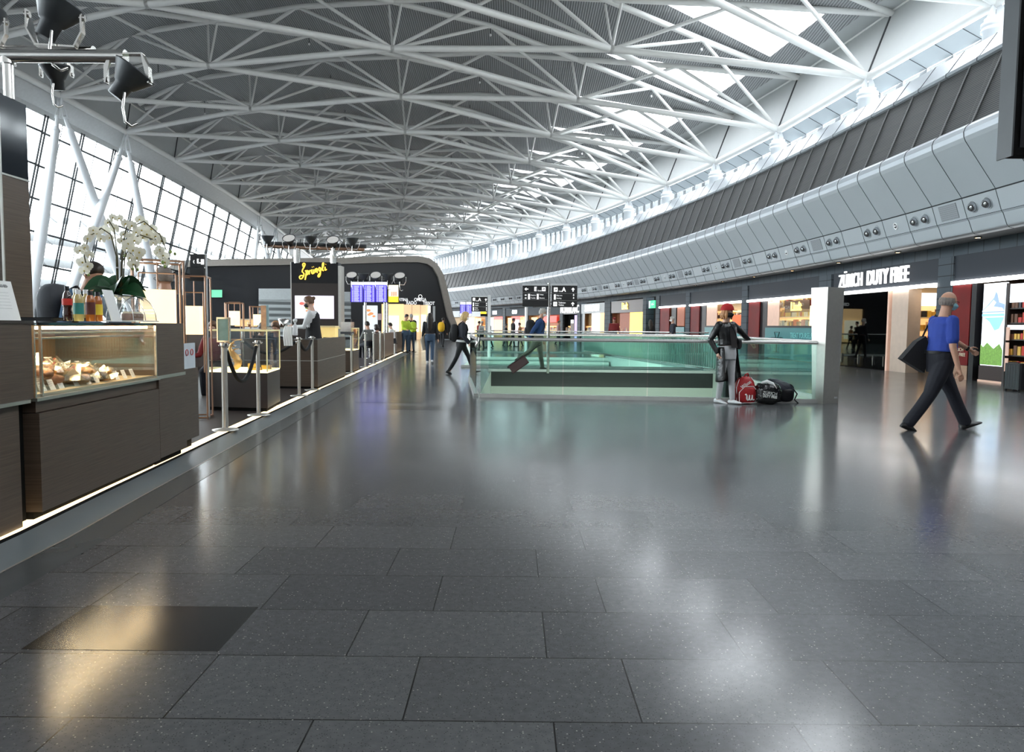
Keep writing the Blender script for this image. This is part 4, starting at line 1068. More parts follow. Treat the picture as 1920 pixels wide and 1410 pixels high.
# ---- things on the counter top
ZT = PZ + TOPZ
def onc(px, yy, py=600):  # point on the top, yy behind the front edge, seen at pixel column px
    o = M1.translation; x = V(M1.col[0][:3]); n = V(M1.col[1][:3]); o2 = o + n*yy
    d = ray(px, py); t = (n.x*o2.x+n.y*o2.y)/(n.x*d.x+n.y*d.y); return V((d.x*t, d.y*t, ZT))
def bottle(name, label, p, prof, lq, cap, band, bandz, rcap=.017, h=.235, group=None):
    r = thing(name, label, 'bottle', p, 0, group)
    b = B(); b.lathe(prof, p, 18); b.obj('glass_body', lq, r)
    b = B(); b.lathe([(rcap, h-.03), (rcap, h), (rcap*.9, h+.002)], p, 14); b.obj('cap', cap, r)
    b = B(); b.lathe([(bandz[2], bandz[0]), (bandz[2], bandz[1])], p, 18); b.obj('label_band', band, r)
    return r
cola = mat('cola', (.03, .008, .005), .08, ns=4, coat=.5); pale = mat('pale_juice', (.55, .42, .16), .1, ns=4, na=.2, coat=.5); amber = mat('amber_tea', (.42, .12, .02), .1, ns=4, coat=.5)
pz_cola = [(.026, 0), (.031, .01), (.031, .06), (.027, .085), (.031, .11), (.032, .15), (.026, .185), (.014, .21), (.013, .235)]
pz_j = [(.030, 0), (.033, .008), (.033, .15), (.029, .175), (.016, .195), (.015, .215)]
bottle('cola_bottle', 'cola bottle with red label, leftmost on the counter top', onc(127, .10), pz_cola, cola, m_black, m_p2, (.11, .155, .0335), .015, .24)
bottle('juice_bottle', 'pale juice bottle with green label and white cap', onc(148, .10), pz_j, pale, m_white, mat('green_label', (.03, .22, .2), .5), (.05, .13, .0342), .018, .222)
bottle('tea_bottle', 'amber drink bottle with dark label and black cap', onc(170, .10), pz_j, amber, m_black, mat('dark_red_label', (.10, .02, .015), .5), (.05, .14, .0342), .018, .222)
bottle('juice_bottle', 'pale bottle with white cap standing behind the green-labelled one', onc(143, .22), pz_j, pale, m_white, m_p4, (.05, .13, .0342), .018, .24)
bottle('juice_bottle', 'pale bottle with white cap behind the amber drink bottle', onc(162, .24), pz_j, pale, m_white, m_p4, (.05, .13, .0342), .018, .24)
bottle('tea_bottle', 'yellow-labelled bottle next to the menu card', onc(184, .14), pz_j, amber, m_black, mat('yellow_label', (.75, .55, .05), .5), (.05, .13, .0342), .018, .222)
p = onc(95, .3); root = thing('black_tray', 'flat black tray behind the cola bottle', 'tray', p)
b = B(); b.at(p, math.atan2(M1.col[0][1], M1.col[0][0])); b.box((-.2, -.12, 0), (.28, .12, .02), .01); b.obj('tray', m_black, root)
b = B(); b.at(p, math.atan2(M1.col[0][1], M1.col[0][0])); b.box((-.19, -.11, .02), (.27, .11, .024)); b.obj('liner', m_blackm, root)
# menu card in slanted holder, info sheet
p = onc(213, .08); root = thing('menu_card', 'white slanted menu card standing in front of the cake dome', 'menu card', p)
rzc = math.atan2(M1.col[0][1], M1.col[0][0])
q0, q1, q2, q3 = onc(209, .07), onc(228, .07), onc(211, .12), onc(192, .12)
up_ = .245
b = B(); b.ext([q0, q1, q2+UPV*up_, q3+UPV*up_], (.004, .003, 0)); b.obj('card', m_card, root)
b = B()
for i in range(7):
    f0 = .2+i*.1; a = q0.lerp(q3+UPV*up_, f0); c = q1.lerp(q2+UPV*up_, f0); d = V((.006, -.004, 0)); b.tube(a.lerp(c, .25)+d*.3, a.lerp(c, .8)+d*.3, .0012, n=4)
b.obj('print', m_ink, root)
root = thing('info_sheet', 'white printed sheet leaning on the counter, cut by the left picture edge', 'sheet', onc(15, .1))
q0, q1, q2, q3 = onc(-30, .1), onc(38, .1), onc(21, .16), onc(-45, .16)
b = B(); b.ext([q0, q1, q2+UPV*.24, q3+UPV*.24], (.003, .004, 0)); b.obj('sheet', m_card, root)
b = B()
for i in range(6):
    f0 = .3+i*.08; a = q0.lerp(q3+UPV*.24, f0); c = q1.lerp(q2+UPV*.24, f0); b.tube(a.lerp(c, .1)+V((.003, -.002, 0)), a.lerp(c, .85)+V((.003, -.002, 0)), .001, n=4)
a = q0.lerp(q3+UPV*.24, .86); c = q1.lerp(q2+UPV*.24, .86)
b.tube(a.lerp(c, .62), a.lerp(c, .72), .012, n=4); b.tube(a.lerp(c, .75), a.lerp(c, .84), .012, n=4)
b.obj('print', m_ink, root)
# perspex cake dome
p = onc(236, .30); root = thing('cake_dome', 'clear half-round perspex dome covering cakes', 'cake dome', p)
rr = .185; Ld = .46
b = B().at(p, rzc)
ar = [(math.cos(PI*i/14)*rr*.9, math.sin(PI*i/14)*rr*1.18+.012) for i in range(15)]
b.loft([[V((x, y, z)) for y, z in ar] for x in (-Ld/2, Ld/2)], cap=False)
b.add([(-Ld/2, y, z) for y, z in ar], [tuple(range(15))]); b.add([(Ld/2, y, z) for y, z in ar], [tuple(range(15))])
b.obj('dome', glass('perspex', (.93, .93, .93), .10, .05), root)
b = B().at(p, rzc); b.box((-Ld/2-.01, -rr, 0), (Ld/2+.01, rr, .012)); b.obj('base', m_card, root)
for x in (-Ld/2, Ld/2, 0): b = B().at(p, rzc); b.path([(x, y, z) for y, z in ar], .004, 5); b.obj('rib', m_chrome, root)
for i in range(4):
    cpos = M1 @ V(((M1.inverted() @ p).x - .13 + .085*i, .24, TOPZ+.012)); r = thing('cake', 'small brown cake under the perspex dome', 'cake', cpos, 0, 'cakes under the perspex dome')
    b = B(); b.lathe([(.035, 0), (.038, .05), (.03, .06)], cpos, 14); b.obj('sponge', m_past[1], r)
    b = B(); b.lathe([(.03, .06), (.02, .075), (.0, .078)], cpos, 12); b.obj('icing', m_past[2], r)
# ---- orchid
p = onc(222, .52); ob = p.copy(); orch = thing('orchid_arrangement', 'tall white orchid arrangement with dark green leaves on the counter', 'orchid', p)
b = B(); b.lathe([(.05, 0), (.052, .012), (.045, .02), (.055, .14), (.07, .20), (.066, .20), (.05, .14), (.04, .03)], p, 20); b.obj('vase', m_glassc, orch)
m_leaf = mat('orchid_leaf', (.018, .075, .03), .3, ns=8, na=.3); m_stem = mat('orchid_stem', (.08, .07, .02), .5, ns=10); m_petal = mat('orchid_petal', (.88, .85, .74), .5, ns=12, na=.05); 
_nt = m_petal.node_tree; _o = _nt.nodes['Material Output']; _t = _nt.nodes.new('ShaderNodeBsdfTranslucent'); _t.inputs[0].default_value = (.95, .92, .8, 1); _x = _nt.nodes.new('ShaderNodeMixShader'); _x.inputs[0].default_value = .45
_nt.links.new(_nt.nodes['Principled BSDF'].outputs[0], _x.inputs[1]); _nt.links.new(_t.outputs[0], _x.inputs[2]); _nt.links.new(_x.outputs[0], _o.inputs[0])
m_throat = mat('orchid_throat', (.5, .38, .08), .5); m_bud = mat('orchid_bud', (.32, .42, .12), .4)
rnd = random.Random(11)
def leaf(b, c, az, L, wd, droop, lift, roll=0):
    d = V((math.cos(az), math.sin(az), 0)); s_ = V((-d.y, d.x, 0))*math.cos(roll) + UPV*math.sin(roll); n = 8; A_ = []
    for i in range(n+1):
        t = i/n; w_ = wd*math.sin(PI*min(1, .12+t*.92))**.7*(1 if t < .95 else .4); q = c + d*L*t + UPV*(lift*t - droop*t*t)
        A_.append([q - s_*w_ + UPV*.25*w_, q - UPV*.004, q + s_*w_ + UPV*.25*w_])
    for i in range(n):
        for j in range(2): b.add([A_[i][j], A_[i][j+1], A_[i+1][j+1], A_[i+1][j]], [(0, 1, 2, 3)], True)
for i in range(11):
    az = 2*PI*i/11 + rnd.uniform(-.2, .2); b = B()
    leaf(b, p + V((0, 0, .26 + .05*(i % 2))), az, rnd.uniform(.22, .30), rnd.uniform(.07, .09), rnd.uniform(.12, .26), rnd.uniform(.06, .22), (.75 if math.cos(az) > 0 else -.75)*(1 if math.sin(az) < .5 else -1)); b.obj('leaf', m_leaf, orch)
def flower(b, bt, c, n_, s):
    n_ = n_.normalized(); u = n_.cross(UPV).normalized() if abs(n_.z) < .9 else V((1, 0, 0)); w_ = n_.cross(u)
    for k, (a, L, wd) in enumerate([(PI/2, .9, .34), (PI/2+2.2, .85, .32), (PI/2-2.2, .85, .32), (.25, 1.0, .55), (PI-.25, 1.0, .55)]):
        d = (u*math.cos(a) + w_*-math.sin(a)); t_ = d.cross(n_)
        pts = [c, c+d*L*s*.45+t_*wd*s+n_*.12*s, c+d*L*s*.85+t_*wd*s*.75, c+d*L*s, c+d*L*s*.85-t_*wd*s*.75, c+d*L*s*.45-t_*wd*s+n_*.12*s]
        b.add(pts, [(0, 1, 2, 3), (0, 3, 4, 5)], True)
    bt.ell(c+n_*.1*s, (.16*s, .16*s, .16*s), 6, 4)
def aim(px, py, Yd): return A(px, py, Yd)
Y0 = p.y
sprays = [([(222, 545), (218, 480), (208, 440), (190, 428), (165, 445), (158, 480), (165, 510)], [(175, 432), (165, 448), (160, 464), (172, 440), (150, 470), (168, 478), (155, 492), (165, 500), (158, 508)], .0),
          ([(222, 545), (220, 480), (214, 430), (205, 415)], [(212, 408), (203, 418), (196, 432), (215, 428), (190, 448), (182, 438), (206, 446), (224, 410)], .05),
          ([(224, 545), (228, 480), (234, 440), (238, 425)], [(236, 420), (248, 424), (232, 440), (244, 444), (256, 436), (240, 458), (228, 452), (252, 452)], -.06),
          ([(226, 545), (232, 470), (246, 425), (270, 415), (300, 440), (312, 470)], [(262, 412), (272, 420), (284, 430), (292, 444), (276, 440), (266, 432), (304, 452), (268, 446), (288, 456)], .03),
          ([(223, 545), (230, 490), (240, 470), (250, 480), (256, 510)], [(238, 466), (250, 470), (244, 484), (258, 484), (250, 496), (262, 474)], -.08),
          ([(226, 545), (236, 460), (262, 440), (290, 450), (308, 490)], [(300, 468), (306, 480), (296, 474), (310, 492)], .08)]
for pts, fls, dy in sprays:
    st = B(); P_ = [aim(x, y, Y0 + dy*(i/len(pts))*1.4) for i, (x, y) in enumerate(pts)]
    P_[0] = p + V((rnd.uniform(-.02, .02), 0, .05))
    st.path(P_, .0058, 6); st.obj('stem', m_stem, orch)
    for (x, y) in fls:
        fb, ft = B(), B(); c = aim(x, y, Y0 + dy + rnd.uniform(-.07, .07))
        flower(fb, ft, c, V((rnd.uniform(-.6, .6), -1, rnd.uniform(-.5, .3))), rnd.uniform(.045, .062))
        fo = fb.obj('flower', m_petal, orch); INV[fo.name] = INV[orch.name]; ft.obj('throat', m_throat, fo)
for (x, y) in [(166, 515), (234, 480), (249, 488), (253, 496), (249, 504), (258, 505), (320, 472), (328, 476), (305, 492), (309, 500)]:
    bb = B(); bb.ell(aim(x, y, Y0), (.014, .014, .017), 8, 6); bb.obj('bud', m_bud, orch)
bb = B(); bb.lathe([(.016, 0), (.016, .012)], aim(220, 503, Y0), 10); bb.obj('tie', m_white, orch)
# ---- black tower with panel
tx, ty0, ty1 = -4.12, 6.0, 6.34
root = thing('kiosk_tower', 'tall brown tower with a black upper panel behind the counter', 'tower', (-4.6, 6.15, PZ))
b = B(); b.box((-5.2, ty0, PZ), (tx, ty1, 2.48)); b.obj('body', m_brown, root)
b = B(); b.box((-5.2, ty0-.01, 2.48), (tx+.005, ty1+.01, 2.495)); b.obj('metal_joint', m_silver, root)
b = B(); b.box((-5.2, ty0, 2.495), (tx, ty1, 3.12)); b.obj('black_panel', mat('black_gloss', (.01, .014, .02), .08, ns=2), root)
b = B(); b.box((tx-.014, ty0-.004, PZ), (tx+.004, ty0+.008, 3.12)); b.obj('corner_strip', m_silver, root)
# ---- spotlight racks
m_house = mat('charcoal_lamp_housing', (.045, .05, .055), .45, .2, ns=6)
m_refl = mat('lamp_reflector', (.85, .86, .88), .15, .8, emit=(1, .97, .9), es=.3)
def flood(root_label, c, tilt, yaw, s, group, down=False, ty=0):
    """conical floodlight; c = pivot"""
    r = thing('floodlight', root_label, 'floodlight', c, 0, group)
    X = Matrix.Translation(c) @ Matrix.Rotation(yaw, 4, 'Z') @ Matrix.Rotation(ty, 4, 'Y') @ Matrix.Rotation(tilt, 4, 'X') @ Matrix.Scale(s, 4)
    b = B(); b.X = X; b.lathe([(.055, -.17), (.065, -.165), (.07, -.06), (.085, -.05), (.165, .09), (.168, .1), (.155, .1), (.08, -.03)], n=22); b.obj('housing', m_house, r)
    b = B(); b.X = X; b.lathe([(.15, .09), (.10, .02), (.03, -.01)], n=20); b.obj('reflector', m_refl, r)
    fl_ = Matrix.Diagonal((1, 1, -1, 1)) if down else Matrix.Identity(4)
    b = B(); b.X = Matrix.Translation(c) @ Matrix.Rotation(yaw, 4, 'Z') @ Matrix.Scale(s, 4) @ fl_
    for sx in (-1, 1):
        b.ext([V((sx*.17, -.03, .03)), V((sx*.17, .03, .03)), V((sx*.17, .03, -.1)), V((sx*.12, .03, -.2)), V((sx*.12, -.03, -.2)), V((sx*.17, -.03, -.1))], (.012*sx, 0, 0))
        b.tube((sx*.16, 0, 0), (sx*.195, 0, 0), .022, n=10)
    b.box((-.13, -.03, -.21), (.13, .03, -.198)); b.obj('bracket', m_chrome, r)
    b = B(); b.X = Matrix.Translation(c) @ Matrix.Rotation(yaw, 4, 'Z') @ Matrix.Scale(s, 4)
    b.path([(0, -.06, -.12), (.0, -.09, -.25), (.02, -.1, -.36), (.06, -.08, -.39), (.09, -.05, -.36)], .011, 8); b.obj('cable', m_chrome, r)
    return r
rk = thing('spotlight_rack', 'steel spotlight rack on top of the near black tower', 'spotlight rack', (-4.62, 6.2, 3.12))
b = B(); b.tube((-5.6, 6.2, 3.47), (-3.17, 6.15, 3.46), .052, n=20); b.obj('beam', m_chrome, rk)
b = B(); b.tube((-5.6, 6.5, 3.62), (-3.60, 6.46, 3.60), .052, n=20); b.obj('beam', m_chrome, rk)
b = B(); b.tube((-4.15, 6.18, 3.12), (-4.15, 6.18, 3.43), .04, n=18); b.tube((-4.15, 6.18, 3.40), (-4.15, 6.18, 3.46), .06, n=18); b.obj('pole', m_chrome, rk)
flood('charcoal floodlight on the upper beam at the top left picture corner', V((-3.84, 6.32, 3.84)), -.1, .15, 1.2, None, ty=.4)
flood('charcoal floodlight hanging turned down from the end of the lower beam', A(240, 150, 6.15), -.15, .0, 1.0, None, True, .6)
flood('charcoal floodlight behind the lower beam, partly hidden', A(106, 140, 6.9), .2, 0, .8, None, True)
flood('charcoal floodlight cut by the left picture edge', V((-4.5, 6.4, 3.83)), -.3, .2, 1.0, None)
# distant rack above the Sprüngli panel
SY = 22.0
def rack(label, pts, Y, xpoles, zp0, lamps, s, grp, names):
    a, c = A(*pts[0], Y), A(*pts[1], Y)
    rk = thing('spotlight_rack', label, 'spotlight rack', (a+c)/2)
    for dz, dy in ((0, 0), (.13, .3)):
        b = B(); b.tube(a+V((0, dy, dz)), c+V((0, dy, dz)), .05, n=12); b.obj('beam', m_copper if dz == 0 else m_dkgrey, rk)
    for (x, y1) in xpoles:
        q = A(x, pts[0][1]+4, Y); b = B(); b.tube(q, V((q.x, q.y, zp0)), .085*s/1.0, n=12); b.obj('pole', m_chrome, rk)
    for i, (x, y, tl) in enumerate(lamps): flood(names + ', %s from the left' % ORD[i], A(x, y, Y-.1), tl, 0, s, None)
rack('long spotlight rack on poles above the Sprüngli panel', [(497, 462), (683, 468)], SY, [(557, 492), (625, 494)], A(590, 494, SY).z, [(502, 449, .1), (543, 452, .75), (583, 450, .1), (625, 455, .75), (661, 453, .1)], 1.15, None, 'charcoal floodlight on the rack above the Sprüngli panel')
# ---- Sprüngli panel wall
def rect(name, root, x0, y0, x1, y1, Y, m, dy=.02, th=.04):
    """box whose front face fills the given rectangle at distance Y"""
    a, c = A(x0, y1, Y-dy), A(x1, y0, Y-dy); b = B(); b.box((a.x, Y-dy-th, a.z), (c.x, Y-dy, c.z)); return b.obj(name, m, root)
pa, pb = A(548, 640, SY), A(634, 492, SY)
root = thing('menu_wall', 'dark menu wall with yellow Sprüngli lettering and a lit food screen', 'menu wall', ((pa.x+pb.x)/2, SY, PZ))
b = B(); b.box((pa.x, SY, PZ), (pb.x, SY+.35, A(590, 531, SY).z)); b.obj('brown_panel', m_dbrown, root)
b = B(); b.box((pa.x, SY-.01, A(590, 531, SY).z), (pb.x, SY+.36, pb.z)); b.obj('black_panel', m_black, root)
b = B(); b.box((pb.x, SY-.02, PZ), (pb.x+.09, SY+.38, pb.z-.1)); b.box((pa.x-.03, SY-.02, PZ), (pa.x, SY+.38, pb.z)); b.obj('metal_edge', m_brushed, root)
scr = rect('screen', root, 554, 555, 626, 597, SY, mat('screen_lilac', (.8, .75, .9), .4, emit=(.86, .8, .97), es=1.0), .02)
INV[scr.name] = INV[root.name]
m_bun = mat('screen_bun', (.5, .2, .08), .5, emit=(.75, .33, .12), es=.7); m_leafs = mat('screen_leaf', (.2, .2, .05), .5, emit=(.3, .3, .08), es=.6); m_fr = mat('screen_fruit', (.6, .1, .08), .5, emit=(.75, .2, .15), es=.7)
def disc(b, px, py, rx, ry, Y, n=14):
    c = A(px, py, Y); sx = rx/CF*Y; sz = ry/CF*Y
    b.add([(c.x+sx*math.cos(2*PI*i/n), Y, c.z+sz*math.sin(2*PI*i/n)) for i in range(n)], [tuple(range(n))])
b = B(); disc(b, 581, 571, 8, 4.5, SY-.07); disc(b, 580, 583, 7.5, 2.5, SY-.07); b.obj('burger_bun', m_bun, root)
b = B(); disc(b, 580, 577, 9, 3.5, SY-.072); b.obj('burger_filling', m_leafs, root)
b = B(); disc(b, 566, 569, 5, 3, SY-.07); disc(b, 572, 573, 3, 2.2, SY-.071); b.obj('screen_fruit', m_fr, root)
# script lettering drawn as strokes
STK = [
 [(0.115, .80), (.10, .93), (.135, .98), (.165, .93), (.14, .80), (.10, .66), (.085, .54), (.12, .48), (.135, .40), (.11, .27), (.06, .17), (.02, .19), (.01, .28), (.05, .34), (.10, .34)],
 [(.17, .56), (.19, .60), (.20, .52), (.185, .30), (.165, .12)], [(.195, .50), (.225, .60), (.25, .56), (.245, .44), (.215, .38), (.195, .42)],
 [(.27, .60), (.285, .50), (.28, .40)], [(.283, .52), (.305, .60), (.325, .60)],
 [(.36, .66), (.35, .52), (.37, .44), (.40, .48), (.41, .66)], [(.41, .66), (.41, .52), (.425, .46)],
 [(.365, .77), (.37, .78)], [(.405, .80), (.41, .81)],
 [(.455, .70), (.46, .50)], [(.457, .60), (.48, .70), (.505, .68), (.505, .52), (.52, .50)],
 [(.60, .74), (.57, .76), (.55, .66), (.57, .57), (.60, .62), (.605, .74), (.60, .52), (.585, .36), (.555, .27), (.53, .30), (.54, .38), (.60, .50)],
 [(.63, .62), (.67, .80), (.69, .96), (.67, 1.0), (.655, .92), (.655, .70), (.67, .60), (.69, .62)],
 [(.73, .80), (.725, .68), (.74, .62), (.77, .68)], [(.745, .92), (.75, .93)],
]
x0_, y0_, x1_, y1_ = 561, 529, 626, 493
for st in STK:
    pts = [A(x0_+(x1_-x0_)*sx/ .80*.82, y0_+(y1_-y0_)*sy, SY-.05) for sx, sy in st]
    # smooth the stroke
    sm = []
    for i in range(len(pts)-1):
        p_1, p0q, p1q, p2q = pts[max(i-1, 0)], pts[i], pts[i+1], pts[min(i+2, len(pts)-1)]
        for k in range(4):
            t = k/4; sm.append(.5*((2*p0q) + (-p_1+p1q)*t + (2*p_1-5*p0q+4*p1q-p2q)*t*t + (-p_1+3*p0q-3*p1q+p2q)*t**3))
    sm.append(pts[-1])
    b = B(); b.path(sm, .019, 6); b.obj('lettering', mat('yellow_neon', (1, .7, .1), .5, emit=(1, .6, .06), es=1.3), root)
# ---- lanterns in copper frames
def lantern(label, p, s, rz, grp=None, shade_z=(1.0, 1.62), H=1.93, w=.2):
    r = thing('lantern_lamp', label, 'lamp', p, rz, grp)
    X = dict(loc=p, rz=rz)
    b = B().at(**X); b.box((-w, -w, shade_z[0]), (w, w, shade_z[1]), .02); b.obj('shade', m_warm, r)
    b = B().at(**X); e = w + .07
    for sx in (-1, 1):
        for sy in (-1, 1): b.tube((sx*e, sy*e, 0), (sx*e, sy*e, H), .011, n=8)
    for z in (H, .02):
        c_ = [(-e, -e, z), (e, -e, z), (e, e, z), (-e, e, z)]
        for i in range(4): b.tube(c_[i], c_[(i+1) % 4], .011, n=8)
    b.obj('outer_frame', m_copper, r)
    b = B().at(**X); e = w + .01
    for sx in (-1, 1):
        b.tube((sx*e, 0, shade_z[0]-.5), (sx*e, 0, shade_z[1]+.18), .008, n=6)
    b.tube((-e, 0, shade_z[1]+.18), (e, 0, shade_z[1]+.18), .008, n=6); b.tube((0, 0, shade_z[1]), (0, 0, H), .008, n=6); b.obj('inner_frame', m_copper, r)
    return r
lantern('large glowing lantern lamp in a copper frame beside the end unit', V((-3.82, 7.95, PZ)), 1, .5, None, (.78, 1.6), 1.90, .17)
lantern('glowing lantern lamp just behind the large one', V((-4.16, 9.65, PZ)), 1, .2, None, (1.1, 1.47), 1.85, .10)
lantern('small glowing lantern on the table behind the seated woman', V((A(440, 606, 15).x, 15, .95)), 1, .3, None, (.31, .60), .76, .1)
lantern('small glowing lantern in front of the shutter', V((A(484, 606, 17).x, 17, .95)), 1, .3, None, (.31, .56), .74, .1)
# ---- second glass vitrine
va, vb, vc = G(391, 769, PZ), G(502, 772, PZ), G(525.5, 758, PZ)
d1 = (vb-va); d2 = (vc-vb); vd = va + d2
root = thing('glass_vitrine', 'square glass vitrine on a brown plinth behind the first barrier posts', 'vitrine', (va+vc)/2)
def pr(pts, z0, z1, name, m, root): b = B(); b.ext([V((p.x, p.y, z0)) for p in pts], (0, 0, z1-z0)); return b.obj(name, m, root)
quad4 = [va, vb, vc, vd]
pr(quad4, PZ+.05, .60, 'plinth', m_dbrown, root)
cen = (va+vc)/2
pr([cen+(q-cen)*.96 for q in quad4], PZ, PZ+.05, 'toe_kick', m_blackm, root)
pr(quad4, .60, .62, 'glowing_base', mat('glowing_base', (1, .9, .5), .5, emit=(1, .85, .45), es=1.6), root)
b = B()
for i in range(4):
    p, q = quad4[i], quad4[(i+1) % 4]; b.quad(V((p.x, p.y, .62)), V((q.x, q.y, .62)), V((q.x, q.y, 1.19)), V((p.x, p.y, 1.19)))
b.obj('glass', m_glassc, root)
b = B()
for q in quad4: b.tube(V((q.x, q.y, .62)), V((q.x, q.y, 1.2)), .009, n=6)
for i in range(4): p, q = quad4[i], quad4[(i+1) % 4]; b.tube(V((p.x, p.y, 1.2)), V((q.x, q.y, 1.2)), .012, n=6)
b.obj('edge_frame', mat('pale_gold_edges', (.8, .72, .4), .3, .5, emit=(1, .85, .45), es=.25), root)
m_goldd = mat('gold_sculpture', (.6, .35, .12), .35, .6, ns=12, na=.4)
c = va.lerp(vc, .35); r = thing('table_sculpture', 'coppery leaf-shaped centrepiece inside the square vitrine', 'sculpture', (c.x, c.y, .62))
b = B(); b.path([V((c.x+math.sin(i*.9)*.06, c.y, .62+i*.06)) for i in range(8)], [.03, .05, .06, .05, .045, .03, .02, .01], 9); b.obj('body', m_goldd, r)
b = B()
for i in range(9): leaf(b, V((c.x, c.y, .68+i*.045)), i*2.4, .12, .03, .03, .05)
b.obj('leaves', m_goldd, r)
for i, (f0, g0) in enumerate([(.75, .35), (.85, .6), (.6, .65)]):
    c = va + d1*f0 + d2*g0; r = thing('chocolate_box', 'small gift box on the glowing base of the square vitrine', 'box', (c.x, c.y, .62), 0, 'gift boxes in the square vitrine')
    b = B(); b.box((c.x-.06, c.y-.05, .62), (c.x+.06, c.y+.05, .66+.02*i)); b.obj('box', m_p1, r)
    b = B(); b.box((c.x-.065, c.y-.01, .62), (c.x+.065, c.y+.01, .665+.02*i)); b.obj('ribbon', m_p3, r)
# ---- counters further back
ka, kb = G(596, 729, PZ), G(648, 706, PZ)
root = thing('bar_counter', 'brown bar counter with a thin metal line in front of the server', 'counter', (ka.x-.7, ka.y+.8, PZ))
dl = V((-1.5, .05, 0)); n_ = V((-.13, 0, 0)); Q = [ka+dl, ka, kb, kb+n_, ka+n_+V((0, .3, 0)), ka+dl+V((0, .3, 0))]
cen = ka+V((-.1, .2, 0))
pr(Q, PZ+.04, .585, 'base_panel', m_brown, root); pr([cen+(q-cen)*.995 for q in Q], .585, .595, 'metal_line', m_silver, root); pr(Q, .595, 1.0, 'upper_panel', m_brown, root)
pr([cen+(q-cen)*.97 for q in Q], PZ, PZ+.04, 'toe_kick', m_blackm, root); pr([cen+(q-cen)*.96 for q in Q], 1.0, 1.01, 'top', m_dkgrey, root)
def ctr(label, p0, p1, dep, z1, vit=None):
    a, c = G(*p0, PZ), G(*p1, PZ); dl = V((-dep, .03, 0)); Q = [a+dl, a, c, c+dl]; cen = (Q[0]+Q[2])/2
    r = thing('bar_counter' if not vit else 'small_vitrine', label, 'counter' if not vit else 'vitrine', cen)
    pr(Q, PZ+.03, z1, 'base_panel', m_brown, r); pr([cen+(q-cen)*.95 for q in Q], PZ, PZ+.03, 'toe_kick', m_blackm, r)
    if vit:
        pr(Q, z1, z1+.02, 'glowing_base', MATS['glowing_base'], r)
        b = B()
        for i in range(4): p, q = Q[i], Q[(i+1) % 4]; b.quad(V((p.x, p.y, z1+.02)), V((q.x, q.y, z1+.02)), V((q.x, q.y, vit)), V((p.x, p.y, vit)))
        b.obj('glass', m_glassc, r)
        b = B()
        for q in Q: b.tube(V((q.x, q.y, z1)), V((q.x, q.y, vit)), .012, n=6)
        for i in range(4): p, q = Q[i], Q[(i+1) % 4]; b.tube(V((p.x, p.y, vit)), V((q.x, q.y, vit)), .014, n=6)
        b.obj('edge_frame', MATS['pale_gold_edges'], r)
    return r
ctr('small lit vitrine on a brown plinth behind the bar counter', (662, 698), (673, 694), .8, .62, 1.2)
ctr('brown counter block at the far end of the barrier posts', (709, 676), (738, 665), .15, .99)
ctr('last narrow brown counter block before the watch shop', (744, 662), (757, 657), .15, .99)
# glowing low shelf and small lit case behind the server
r = thing('lit_showcase', 'small yellow-lit showcase right of the server', 'showcase', A(620, 630, 17))
rect('case', r, 606, 613, 634, 632, 17, mat('yellow_case', (.8, .6, .2), .5, emit=(1, .72, .3), es=.55, ns=12, na=.4), .02, .3); rect('rim', r, 604, 611, 636, 613.5, 17, MATS['pale_gold_edges'], .0, .4)
r = thing('low_wall_lit', 'warmly lit low wall behind the lantern table', 'low wall', A(470, 610, 18))
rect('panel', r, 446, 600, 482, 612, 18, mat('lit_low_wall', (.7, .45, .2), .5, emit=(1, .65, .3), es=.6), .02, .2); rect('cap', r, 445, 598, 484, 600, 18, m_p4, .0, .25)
# tables at the back of the bar
for i, (px, py, Yt, lab) in enumerate([(455, 612, 14, 'pale round bar table with the glass of tea'), (500, 612, 19.5, 'pale bar table under the leaflet stand')]):
    c = A(px, py, Yt); r = thing('bar_table', lab, 'table', (c.x, c.y, PZ))
    zt = min(c.z, 1.2)
    b = B(); b.lathe([(.55, zt-.03), (.56, zt-.015), (.55, zt)], (c.x, c.y, 0), 24); b.obj('tabletop', mat('pale_tabletop', (.5, .48, .42), .35), r)
    b = B(); b.lathe([(.03, .02+PZ), (.03, zt-.03)], (c.x, c.y, 0), 12); b.obj('leg', m_chrome, r)
    b = B(); b.lathe([(.25, PZ), (.25, PZ+.015), (.03, PZ+.03)], (c.x, c.y, 0), 20); b.obj('foot', m_chrome, r)
# small items on the back bar
def item(name, label, cat, px, py, Y, parts):
    c = A(px, py, Y); r = thing(name, label, cat, c)
    for nm, prof, m in parts: b = B(); b.lathe(prof, c, 14); b.obj(nm, m, r)
item('spray_bottle', 'white spray bottle on the back bar', 'bottle', 553.5, 629, 15.3, [('body', [(.05, 0), (.055, .02), (.05, .18), (.02, .24), (.018, .27)], m_white), ('nozzle', [(.03, .27), (.045, .30), (.045, .33), (.01, .35)], m_white)])
item('ice_bucket', 'steel ice bucket on the back bar', 'bucket', 532, 613, 15.4, [('bucket', [(.07, 0), (.11, .16), (.105, .16), (.06, .02)], m_chrome), ('rim', [(.112, .155), (.112, .17)], m_chrome)])
item('table_glass', 'drink glass on the pale round table', 'glass', 467, 613, 14, [('glass', [(.02, 0), (.03, .09), (.028, .09), (.02, .01)], m_glassc), ('drink', [(.02, .005), (.026, .05)], mat('tea', (.3, .1, .03), .3))])
r = thing('leaflet_stand', 'clear leaflet stand with brown food leaflets on the bar', 'leaflet stand', A(492, 619, 11.2))
